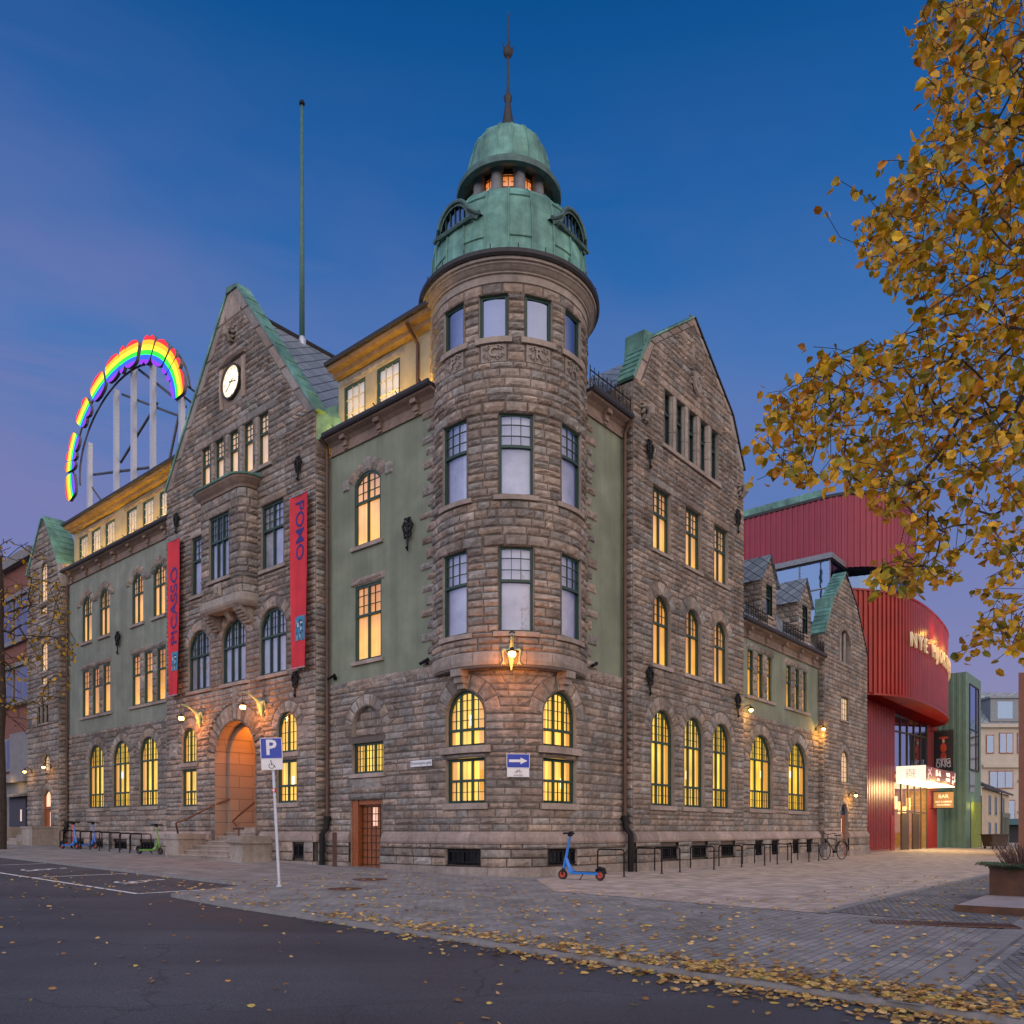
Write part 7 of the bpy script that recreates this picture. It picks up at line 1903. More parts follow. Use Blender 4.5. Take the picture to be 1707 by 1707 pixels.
d = MB(); d.add([PB(*p) + (20.9,) for p in up], [tuple(range(len(up)))]); d.add([PB(*p) + (16.95,) for p in up], [tuple(range(len(up)))]); d.build('roof_deck', DARKM, THE)
# glass storey
GB = Plane(PB(28.2, 0), NB, (-B[0], -B[1]))
d = MB(); d.quad(GB(-16, 13.2), GB(-2.4, 13.2), GB(-2.4, 16.9), GB(-16, 16.9)); d.quad(PB(28.2, -2.4) + (13.2,), PB(31, -2.4) + (13.2,), PB(31, -2.4) + (16.9,), PB(28.2, -2.4) + (16.9,))
u2 = [(31.2, -2.4), (31.9, -1.2), (33.4, -.35), (35.5, -.25), (37.6, -.9), (38.8, -2.6), (39.1, -8)]
P4 = Path(ptsB(smooth(u2))); k_ = 24
for i in range(k_): d.quad(P4(P4.len * i / k_, 14.3), P4(P4.len * (i + 1) / k_, 14.3), P4(P4.len * (i + 1) / k_, 16.95), P4(P4.len * i / k_, 16.95))
d.build('roof_glazing', GLASSR, THE)
d = MB()
for i in range(9): t = -16 + 1.7 * i; d.bar(GB, t - .03, t + .03, 13.2, 16.9, -.03, .05)
for z in (13.2, 15.3, 16.85): d.bar(GB, -16, -2.4, z, z + .07, -.03, .06)
d.bar(GB, -16, -2.2, 16.9, 17.2, -2.5, .25)
for i in range(13): t = P4.len * i / 12; d.bar(P4, t - .03, t + .03, 14.3, 16.95, 0, .05)
d.build('glazing_frame', mat('grey_aluminium', (.22, .24, .27), .5, .4, bd=0), THE)
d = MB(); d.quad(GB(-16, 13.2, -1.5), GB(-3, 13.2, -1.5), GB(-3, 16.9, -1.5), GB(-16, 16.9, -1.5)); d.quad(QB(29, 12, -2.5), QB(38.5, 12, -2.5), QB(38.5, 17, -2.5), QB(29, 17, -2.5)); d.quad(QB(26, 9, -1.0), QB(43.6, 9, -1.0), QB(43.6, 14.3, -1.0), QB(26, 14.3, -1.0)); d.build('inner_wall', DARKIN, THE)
# letters along the drum
GOLD = mat('cream_sign_letters', (.78, .66, .42), .5, ns=3, na=.1, bd=0, emit=(1, .72, .35), es=.12)
tt = 4.3
for ch in 'NYE HJORTEN TEATER':
    wd = {'J': .62, ' ': .62, 'E': .78, 'N': .95, 'Y': .85, 'H': .95, 'O': 1.0, 'R': .88, 'T': .8, 'A': .95}[ch]
    if ch != ' ' and tt + wd < DP_.len - 1.0: text_mesh('sign_letter', ch, 1.15, GOLD, THE, .05, frame_mat(DP_, tt + wd / 2, 12.1, .16), False, bold=.0)
    tt += wd + .12
for s_ in (33.5, 36.2, 39.0, 41.2): lamp('drum_floodlight', PB(s_, 2.2) + (13.2,), 60, (1, .50, .10), .12)
# entrance glazing
d = MB(); d.quad(QB(34, .5, -.62), QB(41.9, .5, -.62), QB(41.9, 4.7, -.62), QB(34, 4.7, -.62)); d.build('entrance_glass', GLASS, THE)
d = MB(); d.quad(QB(34, 5.3, -1.5), QB(41.9, 5.3, -.64), QB(41.9, 8.98, -.64), QB(34, 8.98, -1.5)); d.build('upper_glass', GLASSF, THE)
d = MB(); d.quad(QB(41.9, 4.5, -.62), QB(41.9, 4.5, -3.3), QB(41.9, 9, -3.3), QB(41.9, 9, -.62)); d.build('pier_return', TRED, THE)
AL = mat('bronze_window_frames', (.10, .075, .05), .45, .4, bd=0)
d = MB()
for i in range(6): t = 34 + 7.9 * i / 5; d.bar(QB, t - .05, t + .05, .5, 4.7, -.64, -.57)
UG = Plane(PB(34, -1.5), nrm((B[0] * 7.9 + NB[0] * .86, B[1] * 7.9 + NB[1] * .86)), nrm((NB[0] * 7.9 - B[0] * .86, NB[1] * 7.9 - B[1] * .86)))
for i in range(8): t = 7.94 * i / 7; d.bar(UG, t - .05, t + .05, 5.3, 8.95, .0, .06)
for z in (5.3, 8.0): d.bar(UG, 0, 7.94, z, z + .09, 0, .06)
for z in (2.95, 4.7): d.bar(QB, 34, 41.9, z, z + .09, -.64, -.57)
d.build('entrance_frame', AL, THE)
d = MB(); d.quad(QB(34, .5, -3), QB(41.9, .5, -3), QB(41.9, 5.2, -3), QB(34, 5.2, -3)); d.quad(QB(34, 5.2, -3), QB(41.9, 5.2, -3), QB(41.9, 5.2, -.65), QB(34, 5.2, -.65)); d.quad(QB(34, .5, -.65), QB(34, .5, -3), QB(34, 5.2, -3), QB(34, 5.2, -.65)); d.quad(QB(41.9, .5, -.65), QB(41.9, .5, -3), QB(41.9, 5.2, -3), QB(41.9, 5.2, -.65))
d.build('foyer_wall', mat('glowing_foyer_timber', (.45, .26, .10), .6, ns=4, na=.3, bd=0, emit=(1, .55, .16), es=.12), THE)  # faint emission put into the timber to suggest the lit foyer
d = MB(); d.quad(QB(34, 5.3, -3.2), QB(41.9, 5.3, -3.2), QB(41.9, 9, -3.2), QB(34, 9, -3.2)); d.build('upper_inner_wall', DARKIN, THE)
lamp('foyer_light', QB(37, 4.3, -1.6), 45, (1, .58, .2), .2); lamp('foyer_light', QB(40, 4.3, -1.6), 45, (1, .58, .2), .2)
d = MB()
for t in (35.6, 38.2): d.bar(QB, t, t + 1.6, .55, 2.9, -.64, -.56)
d.build('entrance_doors', mat('dark_door_timber', (.05, .028, .016), .5, bd=0), THE)
d = MB(); random.seed(3)
for i in range(7): t = 34.6 + 1.05 * i; d.tube([QB(t, 5.2, -1.5), QB(t, 4.0 - .3 * (i % 3), -1.5)], .02, 5); d.tube([QB(t, 4.0 - .3 * (i % 3), -1.5), QB(t, 3.2 - .3 * (i % 3), -1.5)], .12, 8, 1)
d.build('pendant_lamps', [IRON, emis('pendant_glow', (1, .5, .12), 2.5)], THE)
# canopy with lightbox end, screen and lit underside
d = MB(); d.bar(QB, 34.1, 41.8, 4.72, 5.62, -.5, 1.1); d.build('canopy', DARKM, THE)
CE = Plane(PB(34.08, 0), NB, (-B[0], -B[1]))
d = MB(); d.bar(CE, -.5, 1.12, 4.70, 5.64, .0, .03); d.build('canopy_lightbox', emis('white_lightbox', (1, .88, .62), .85), THE)
M_ = frame_mat(CE, .30, 5.17, .035)
d = MB()
def fr_line(mb, x0, y0, x1, y1, w=.022): pl_line(mb, (x0, y0), (x1, y1), w, .002)
for a_ in ((-.24, -.24, .24, -.24), (.24, -.24, .24, .24), (.24, .24, -.24, .24), (-.24, .24, -.24, -.24), (-.24, 0, .24, 0), (-.08, .03, -.08, .2), (-.08, .2, .08, .05), (.08, .05, .08, .2), (-.08, -.2, -.08, -.03), (.08, -.2, .08, -.03), (-.08, -.11, .08, -.11), (-.16, -.2, -.16, .2), (.16, -.2, .16, .2)): fr_line(d, *a_)
mm(M_, d).build('canopy_emblem', SBLACK, THE)
d = MB(); d.bar(QB, 34.15, 41.75, 4.66, 4.72, -.48, 1.08); d.build('canopy_light_panel', emis('canopy_light_panel', (1, .74, .36), 5.5), THE)
d = MB(); d.bar(QB, 34.15, 41.75, 4.74, 5.6, 1.1, 1.14); scr = d.build('canopy_screen', emis('led_screen_dark_red', (.16, .02, .03), .8, (.05, .02, .02)), THE)
SW = emis('led_white', (1, .9, .9), 1.1); SP = emis('led_pink', (.9, .35, .42), .8)
for t_, z_, tx, sz, mm_ in ((37.0, 5.30, '15.-16.', .50, SW), (37.0, 4.92, 'NOV', .20, SW), (39.6, 5.34, 'TEATER', .30, SW), (39.6, 5.02, 'KONSERT', .26, SW)): text_mesh('screen_text', tx, sz, mm_, scr, .001, frame_mat(QB, t_, z_, 1.146), False, bold=.008)
d = MB(); random.seed(11)
for c_ in (34.9, 41.2):
    for i in range(16):
        t = c_ + rnd(-.4, .4); z = rnd(4.8, 5.5); d.bar(QB, t - .03, t + .03, z - .08, z + .08, 1.14, 1.15)
d.build('screen_figures', SP, scr)
lamp('canopy_wash', QB(36.5, 4.45, 1.6), 420, (1, .66, .26), .4); lamp('canopy_wash', QB(40, 4.45, 1.6), 300, (1, .66, .26), .4); lamp('canopy_wash', QB(33.6, 4.6, .2), 16, (1, .7, .3), .3)
# hanging poster, menu board: things of their own
def hanging(name, label, cat, sB, n0, n1, z0, z1, bgm, texts, figs=True):
    HP = Plane(PB(sB, 0), NB, (-B[0], -B[1])); c_ = (n0 + n1) / 2
    e = thing(name, label, cat, HP(c_, z0))
    d = MB(); d.bar(HP, n0, n1, z0, z1, -.04, 0); d.build('panel', bgm, e)
    d = MB(); d.tube([HP(n0 - .6, z1 + .05, -.02), HP(n1, z1 + .05, -.02)], .025, 6); d.tube([HP(n0 - .6, z0 - .04, -.02), HP(n1, z0 - .04, -.02)], .025, 6); d.build('arms', IRON, e)
    if figs:
        d = MB(); random.seed(9)
        for f_, w_, zz0, zz1, mi in ((.5, .32, .46, .70, 0), (.5, .14, .70, .80, 1), (.5, .30, .25, .47, 0), (.42, .12, .12, .34, 1), (.6, .12, .12, .34, 1), (.5, .5, .80, .86, 0)):
            x0 = n0 + (n1 - n0) * (f_ - w_ / 2); x1 = n0 + (n1 - n0) * (f_ + w_ / 2); a0, a1 = z0 + (z1 - z0) * zz0, z0 + (z1 - z0) * zz1
            pts_ = [(x0 + (x1 - x0) * (.5 + .5 * math.cos(q * PI / 6)), a0 + (a1 - a0) * (.5 + .5 * math.sin(q * PI / 6))) for q in range(12)]
            d.add([HP(t, z, .004 + .001 * mi) for t, z in pts_], [tuple(range(12))], mi)
        d.build('poster_figure', [mat(name + '_scarlet', (.5, .05, .02), .6, bd=0), mat(name + '_pale', (.5, .36, .3), .6, bd=0)], e)
    for tx, sz, fz, m_ in texts: text_mesh('poster_text', tx, sz, m_, e, .002, frame_mat(HP, c_, z0 + (z1 - z0) * fz, .012), False, bold=.008)
    return e
hanging('hanging_poster', 'tall dark theatre poster with scarlet figure hanging beside the canopy screen', 'poster', 42.6, -.35, .85, 5.85, 8.5, mat('poster_dark', (.015, .012, .018), .5, bd=0), (('EVIG', .42, .24, SWHITE), ('UNG', .42, .13, SWHITE)))
hanging('menu_board', 'small brown lit notice board hanging under the canopy by the red pier', 'notice board', 42.6, -.35, .85, 3.35, 4.4, mat('board_brown', (.22, .11, .05), .5, bd=0, emit=(1, .5, .15), es=.15), (('BAR', .34, .72, SWHITE), ('MAT & DRIKKE', .15, .38, SWHITE), ('VELKOMMEN', .14, .18, SWHITE)), False)

# ------------------------------------------------------------------ green metal house, old house, cream house, brown house, brick neighbour
GM = mat('green_metal_cladding', (.115, .21, .18), .5, .3, ns=2, na=.15, bd=0)
gb = thing('green_metal_building', 'narrow green metal-clad building with a tall glass corner beyond the theatre', 'building', PB(46.5, 0) + (.5,))
P5, o_ = ribbed('left_wall', ptsB([(46.5, -4), (46.5, .9)]), .2, 13.0, GM, .4, .03, gb); P6, o_ = ribbed('front_wall', ptsB([(46.5, .9), (51.4, .9)]), .2, 13.0, GM, .4, .03, gb)
P7, o_ = ribbed('low_wall', ptsB([(44.5, -.55), (46.5, -.55)]), .2, 6.0, GM, .4, .03, gb)
F1 = Plane(PB(0, .95), B, NB)
d = MB(); d.quad(F1(47.2, 6.2), F1(50.3, 6.2), F1(50.3, 12.2), F1(47.2, 12.2)); d.quad(F1(47.3, 4.6, .01), F1(49, 4.6, .01), F1(49, 6.0, .01), F1(47.3, 6.0, .01)); d.build('glazing', GLASSF, gb)
d = MB()
for t in (47.15, 49.4, 50.3): d.bar(F1, t, t + .08, 6.2, 12.2, -.02, .05)
for z in (6.15, 9.0, 12.2): d.bar(F1, 47.15, 50.38, z, z + .08, -.02, .05)
d.build('glazing_frame', DARKM, gb)
d = MB(); d.quad(F1(47.6, .5, .012), F1(51.2, .5, .012), F1(51.2, 3.9, .012), F1(47.6, 3.9, .012)); d.build('gate_panel', mat('gate_glow_colour', (.20, .26, .03), .6, ns=3, bd=0), gb)  # yellow-green light of the doorway painted on a flat panel
d = MB(); d.quad(Plane(PB(44.5, 0), B, NB)(0, 6, -.55), PB(46.5, -.55) + (6,), PB(46.5, -4) + (6,), PB(44.5, -4) + (6,)); d.quad(PB(46.5, .9) + (12.98,), PB(51.4, .9) + (12.98,), PB(51.4, -4) + (12.98,), PB(46.5, -4) + (12.98,)); d.quad(PB(51.4, .9) + (.2,), PB(51.4, -4) + (.2,), PB(51.4, -4) + (13,), PB(51.4, .9) + (13,)); d.build('roof', DARKM, gb)
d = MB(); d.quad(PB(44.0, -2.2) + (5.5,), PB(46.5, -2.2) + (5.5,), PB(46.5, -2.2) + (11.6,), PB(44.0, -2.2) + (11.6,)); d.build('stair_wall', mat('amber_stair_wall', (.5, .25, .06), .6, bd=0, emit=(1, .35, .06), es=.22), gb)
lamp('gate_light', F1(48.2, 3.6, .5), 26, (1, .85, .15), .1)
oh = thing('old_house', 'low cream plastered old house with a black tiled roof', 'house', PB(57, 0) + (.5,))
OC = mat('cream_house_plaster', (.50, .43, .32), .9, ns=2, na=.15, bd=0)
d = MB(); d.quad(F1(51.6, .2), F1(59, .2), F1(59, 5.1), F1(51.6, 5.1)); d.quad(F1(59, .2), F1(63.5, .2), F1(63.5, 4.9), F1(59, 4.9)); d.quad(F1(63.5, .2), F1(63.5, .2, -6), F1(63.5, 4.9, -6), F1(63.5, 4.9)); d.build('wall', OC, oh)
d = MB(); d.hexa([F1(51.5, 5.0, .3), F1(63.8, 4.8, .3), F1(63, 6.9, -4), F1(51.5, 7.4, -4), F1(51.5, 5.15, .3), F1(63.8, 4.95, .3), F1(63, 7.05, -4), F1(51.5, 7.55, -4)]); d.build('roof', mat('black_roof_tiles', (.035, .035, .04), .6, ns=9, bd=.4), oh)
for t0_, z0_ in ((54.2, 3.0), (56.8, 3.0), (54.2, .9), (56.8, .9), (60.2, 3.0)):
    d = MB(); d.bar(F1, t0_, t0_ + .95, z0_, z0_ + 1.6, 0, .04); w = d.build('window', mat('grey_window_paint', (.30, .28, .30), .6, bd=0) if 'grey_window_paint' not in bpy.data.materials else bpy.data.materials['grey_window_paint'], oh)
    d = MB(); d.quad(F1(t0_ + .1, z0_ + .1, .045), F1(t0_ + .85, z0_ + .1, .045), F1(t0_ + .85, z0_ + 1.5, .045), F1(t0_ + .1, z0_ + 1.5, .045)); d.build('pane', GLASSR, w)
d = MB(); d.bar(F1, 60, 63.3, .4, 2.9, .0, .05)
for i in range(5): d.bar(F1, 60.1 + .65 * i, 60.2 + .65 * i, .5, 2.9, .05, .1)
d.bar(F1, 59.8, 63.5, 2.9, 3.3, 0, .12); d.build('shop_front', mat('grey_green_shopfront', (.13, .15, .12), .6, bd=0), oh)
d = MB(); d.tube([F1(59.0, 5.0, .15), F1(59, .4, .1)], .06, 6); d.build('downpipe', DARKM, oh)
ch = thing('cream_building', 'cream rendered building with grey slate mansard at the far end of the street', 'building', (49, 82, .5))
XC = Plane((0, 80), (1, 0), (0, -1)); CR = mat('cream_render', (.52, .47, .39), .9, ns=1.5, na=.1, bd=0); BAND = mat('brown_render_band', (.30, .23, .20), .9, bd=0)
d = MB(); d.quad(XC(44, .2), XC(62, .2), XC(62, 12.1), XC(44, 12.1)); d.quad(XC(44, .2), XC(44, .2, -10), XC(44, 12, -10), XC(44, 12.1)); d.build('wall', CR, ch)
d = MB(); d.bar(XC, 43.8, 62, 12.1, 12.45, -.2, .35); d.bar(XC, 46.9, 51.5, 8.1, 8.4, 0, .3); d.build('cornice', CR, ch)
d = MB()
for z in (11.1, 9.55, 6.6, 3.5): d.bar(XC, 44, 46.8, z, z + .25, 0, .02); d.bar(XC, 50.4, 62, z, z + .25, 0, .02)
d.build('render_bands', BAND, ch)
me_q = slated('mansard_roof', [[XC(43.8, 12.45, .2), XC(62, 12.45, .2), XC(62, 16.2, -3.5), XC(43.8, 16.2, -3.5)]], slate('pale_slate', (.22, .25, .27), (.36, .40, .42), .5, .5)); me_q.parent = ch; me_q.location = -ch.location
for x0, x1, z0, z1 in ((47.3, 48.1, 9.5, 11.4), (48.6, 50.0, 9.5, 11.6), (50.4, 51.2, 9.5, 11.6), (47.6, 50.0, 6.0, 7.8), (49.3, 50.2, 2.8, 4.9)):
    d = MB(); d.bar(XC, x0, x1, z0, z1, 0, .06); w = d.build('window', bpy.data.materials['varnished_wood'], ch)
    d = MB(); k_ = max(1, round((x1 - x0) / .8)); 
    for i in range(k_): a_ = x0 + .08 + (x1 - x0 - .08) * i / k_; d.quad(XC(a_, z0 + .1, .07), XC(a_ + (x1 - x0 - .08) / k_ - .08, z0 + .1, .07), XC(a_ + (x1 - x0 - .08) / k_ - .08, z1 - .1, .07), XC(a_, z1 - .1, .07))
    d.build('pane', GLASSR, w)
d = MB(); d.bar(XC, 47.7, 50.6, 12.7, 15.0, -2.6, .1); d.bar(XC, 47.5, 50.8, 15.0, 15.2, -2.6, .3); w = d.build('dormer', mat('zinc_dormer', (.20, .24, .28), .5, .3, bd=0), ch)
d = MB(); d.quad(XC(48.4, 13.0, .11), XC(49.9, 13.0, .11), XC(49.9, 14.7, .11), XC(48.4, 14.7, .11)); d.build('dormer_pane', GLASSR, w)
d = MB(); d.bar(XC, 47.5, 51.8, 2.4, 3.0, 0, 1.0); d.build('shop_awning', mat('teal_awning', (.05, .13, .16), .7, bd=0), ch)
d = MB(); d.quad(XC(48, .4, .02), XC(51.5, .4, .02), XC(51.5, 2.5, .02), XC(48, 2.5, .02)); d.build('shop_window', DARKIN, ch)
bw = thing('brown_building', 'plain rust-brown clad building edge rising behind the corten planter', 'building', (27, 42, .5))
BRN = mat('brown_cladding', (.17, .070, .045), .7, ns=2, na=.15, bs=10, bd=.1)
q_ = [(25.28, 40), (30, 40), (33.5, 44), (28.6, 44)]
d = MB(); d.hexa([(x, y, .2) for x, y in q_] + [(x, y, 9.7) for x, y in q_]); d.build('wall', BRN, bw)
q_ = [(25.6, 39.9), (30, 39.9), (33.5, 44), (28.9, 44)]
d = MB(); d.hexa([(x, y, 9.7) for x, y in q_] + [(x, y, 10.1) for x, y in q_]); d.build('parapet', BRN, bw)
d = MB()
for i in range(5): d.box(25.7 + i * 1.1, 26.5 + i * 1.1, 39.97, 39.995, 6.5, 8.2)
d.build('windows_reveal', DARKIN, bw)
x, y, z = gpb(46.6, 2.6)
du = thing('waste_container', 'dark brown wheeled waste container by the green metal building', 'container', (x, y, z), .25)
DUM = mat('dark_container_metal', (.045, .028, .022), .6, bd=.1)
d = MB(); d.hexa([(-.6, -.4, .18), (.6, -.4, .18), (.6, .4, .18), (-.6, .4, .18), (-.68, -.48, .95), (.68, -.48, .95), (.68, .48, .95), (-.68, .48, .95)]); d.build('body', DUM, du, local=True)
d = MB(); d.box(-.74, .74, -.54, .54, .95, 1.02); d.tube([(-.7, -.5, 1.02), (.7, -.5, 1.02)], .03, 6); d.build('lid', DUM, du, local=True)
for sx in (-.5, .5):
    for sy in (-.33, .33): d = MB(); d.tube([(sx, sy - .03, .09), (sx, sy + .03, .09)], .09, 10); d.build('caster', TYRE, du, local=True)

nb = thing('brick_building', 'red brick building with grey stone window bays adjoining the narrow stair tower', 'building', PA(34, 0) + (1.2,))
def brick(name):
    m, t, N, l = ntree(name); out = N('ShaderNodeOutputMaterial'); p = N('ShaderNodeBsdfPrincipled'); l(p.outputs[0], out.inputs[0])
    c = N('ShaderNodeTexCoord'); s = N('ShaderNodeSeparateXYZ'); l(c.outputs['Object'], s.inputs[0]); q = N('ShaderNodeVectorMath'); q.operation = 'DOT_PRODUCT'; l(c.outputs['Object'], q.inputs[0]); q.inputs[1].default_value = A + (0,)
    cb = N('ShaderNodeCombineXYZ'); l(q.outputs['Value'], cb.inputs[0]); l(s.outputs['Z'], cb.inputs[1])
    b = N('ShaderNodeTexBrick'); b.inputs['Scale'].default_value = 1; b.inputs['Brick Width'].default_value = .25; b.inputs['Row Height'].default_value = .075; b.inputs['Mortar Size'].default_value = .008
    b.inputs['Color1'].default_value = (.24, .075, .05, 1); b.inputs['Color2'].default_value = (.17, .055, .04, 1); b.inputs['Mortar'].default_value = (.16, .12, .1, 1); l(cb.outputs[0], b.inputs['Vector']); l(b.outputs[0], p.inputs['Base Color']); p.inputs['Roughness'].default_value = .9
    return m
BRK = brick('red_brick'); GST = mat('grey_facade_stone', (.20, .20, .21), .8, ns=4, na=.2, bs=30, bd=.2)
d = MB(); d.quad(LS(-48, .2), LS(-29.75, .2), LS(-29.75, 15.6), LS(-48, 15.6)); d.quad(LS(-29.75, .2), LS(-29.75, .2, -8), LS(-29.75, 15.6, -8), LS(-29.75, 15.6)); d.build('wall', BRK, nb)
d = MB(); d.bar(LS, -48, -29.7, 15.6, 16.1, -.4, .35); d.bar(LS, -48, -29.72, .2, 4.6, 0, .08)
for z0, z1 in ((11.75, 13.9), (8.5, 10.3)): d.bar(LS, -48, -29.9, z1, z1 + .2, 0, .25); d.bar(LS, -48, -29.9, z0 - .2, z0, 0, .2)
d.bar(LS, -48, -29.9, 4.3, 4.7, .08, .5); d.bar(LS, -33, -30.2, 4.7, 6.9, 0, .12); d.build('stone_bands', GST, nb)
for z0, z1 in ((11.75, 13.9), (8.5, 10.3), (4.95, 6.7)):
    for i in range(7):
        a_ = -30.3 - 2.3 * i
        d = MB(); d.bar(LS, a_ - 1.95, a_, z0, z1, 0, .10)
        w = d.build('window', GST, nb)
        d = MB()
        for q in range(2): d.quad(LS(a_ - 1.8 + .9 * q, z0 + .12, .11), LS(a_ - 1.05 + .9 * q, z0 + .12, .11), LS(a_ - 1.05 + .9 * q, z1 - .12, .11), LS(a_ - 1.8 + .9 * q, z1 - .12, .11))
        d.build('pane', GLASST, w)
for i in range(4):
    a_ = -30.6 - 3.2 * i
    d = MB(); d.bar(LS, a_ - 2.4, a_, 1.7, 3.6, .08, .14); w = d.build('shop_window', DARKM, nb)
    d = MB(); d.quad(LS(a_ - 2.3, 1.8, .145), LS(a_ - .1, 1.8, .145), LS(a_ - .1, 3.5, .145), LS(a_ - 2.3, 3.5, .145)); d.build('pane', mat('dark_shop_glass', (.02, .024, .03), .3, bd=0, spec=.3) if 'dark_shop_glass' not in bpy.data.materials else bpy.data.materials['dark_shop_glass'], w)
    d = MB(); d.bar(LS, a_ - .8, a_ - .6, 2.3, 2.9, .147, .15); d.build('lit_patch', emis('shop_glow', (1, .5, .12), .5) if 'shop_glow' not in bpy.data.materials else bpy.data.materials['shop_glow'], w)
    d = MB(); d.hexa([LS(a_ - 2.5, 3.6, .1), LS(a_ + .1, 3.6, .1), LS(a_ + .1, 3.5, .8), LS(a_ - 2.5, 3.5, .8), LS(a_ - 2.5, 3.75, .1), LS(a_ + .1, 3.75, .1), LS(a_ + .1, 3.58, .8), LS(a_ - 2.5, 3.58, .8)]); d.build('awning', GST, nb)
lamp('shop_light', LS(-31.5, 4.1, .7), 14, (1, .55, .15), .1)

# ------------------------------------------------------------------ trees
def leafmat(name):
    m, t, N, l = ntree(name); out = N('ShaderNodeOutputMaterial'); p = N('ShaderNodeBsdfPrincipled'); a = N('ShaderNodeAttribute'); a.attribute_name = 'tint'
    c = N('ShaderNodeTexCoord'); n = N('ShaderNodeTexNoise'); n.inputs['Scale'].default_value = 18; n.inputs['Detail'].default_value = 4; l(c.outputs['Object'], n.inputs['Vector'])
    r = N('ShaderNodeMapRange'); r.inputs[1].default_value = .3; r.inputs[2].default_value = .7; r.inputs[3].default_value = .6; r.inputs[4].default_value = 1.25; l(n.outputs['Fac'], r.inputs[0])
    x = N('ShaderNodeMixRGB'); x.blend_type = 'MULTIPLY'; x.inputs[0].default_value = 1; l(a.outputs['Color'], x.inputs[1]); l(r.outputs[0], x.inputs[2])
    l(x.outputs[0], p.inputs['Base Color']); p.inputs['Roughness'].default_value = .55
    tr = N('ShaderNodeBsdfTranslucent'); l(x.outputs[0], tr.inputs[0]); mx = N('ShaderNodeMixShader'); mx.inputs[0].default_value = .22; l(p.outputs[0], mx.inputs[1]); l(tr.outputs[0], mx.inputs[2]); l(mx.outputs[0], out.inputs[0])
    return m
LEAF = leafmat('autumn_leaf'); BARK = mat('dark_bark', (.045, .035, .03), .9, ns=9, na=.4, bs=25, bd=.6)
def leaf(d, p, dirv, size, col, fold=.25):
    u = dirv.normalized(); s = u.cross(Vector((rnd(-1, 1), rnd(-1, 1), rnd(-1, 1))))
    if s.length < 1e-3: s = u.orthogonal()
    s.normalize(); n = u.cross(s); w = size * .42
    b = p; t = p + u * size + n * size * rnd(-.1, .1)
    k = [b + u * size * .22 + s * w * .85 + n * fold * w, b + u * size * .62 + s * w * .80 + n * fold * w * .8, b + u * size * .22 - s * w * .85 + n * fold * w, b + u * size * .62 - s * w * .80 + n * fold * w * .8]
    mid1 = b + u * size * .25; mid2 = b + u * size * .65
    pts = [b, mid1, mid2, t] + k
    d.add([tuple(q) for q in pts], [(0, 4, 1), (1, 4, 5, 2), (2, 5, 3), (0, 1, 6), (1, 2, 7, 6), (2, 3, 7)], 0, col)
PALL = [((.72, .38, .012), 5), ((.60, .34, .012), 5), ((.42, .31, .014), 4), ((.22, .20, .015), 2.5), ((.60, .24, .012), 2.5), ((.30, .13, .015), 1), ((.80, .50, .02), 1.5)]
def pick(pal):
    t = sum(w for _, w in pal); r = rnd(0, t)
    for c, w in pal:
        r -= w
        if r <= 0: break
    b = rnd(.75, 1.2); return tuple(x * b for x in c)
def grow(roots, targets, trunk_parent, leaf_n, leaf_size, pal, twig_r=.0035, rexp=.42, droop=.05):
    """connect targets to the nearest wood, wood thickens with what it carries"""
    nodes = [Vector(p) for p in roots]; par = [i - 1 for i in range(len(roots))]
    nroot = len(roots)
    cap_ = 60000; N_ = np.zeros((cap_, 3)); D_ = np.zeros((cap_, 3)); X_ = np.zeros(cap_)
    def put(p, pr):
        i = len(nodes); nodes.append(p); par.append(pr); reg(i)
    def reg(i):
        N_[i] = nodes[i]; v = nodes[i] - nodes[par[i]] if par[i] >= 0 else Vector((0, 0, 1))
        D_[i] = v.normalized() if v.length > 1e-6 else (0, 0, 1); X_[i] = 1.5 if i < nroot // 2 else 0
    for i in range(nroot): reg(i)
    targets = sorted(targets, key=lambda p: min((p - q).length for q in nodes[nroot // 2:nroot]))
    for p in targets:
        n = len(nodes); v = np.array(p) - N_[:n]; L = np.linalg.norm(v, axis=1) + 1e-6
        cs = np.clip((v * D_[:n]).sum(1) / L, -.4, 1)
        bi = int(np.argmin((L + X_[:n]) * (1.25 - .4 * cs)))
        q = nodes[bi]; dd = p - q; k = max(1, int(dd.length / .15)); prev = bi
        for j in range(1, k + 1):
            f = j / k; m = q.lerp(p, f)
            if j < k: m += Vector((rnd(-1, 1), rnd(-1, 1), rnd(-1, 1))) * .010 + Vector((0, 0, droop * math.sin(PI * f) * dd.length))
            put(m, prev); prev = len(nodes) - 1
    n = len(nodes); cnt = [1] * n
    for i in range(n - 1, 0, -1):
        if par[i] >= 0: cnt[par[i]] += cnt[i]
    return nodes, par, cnt, nroot
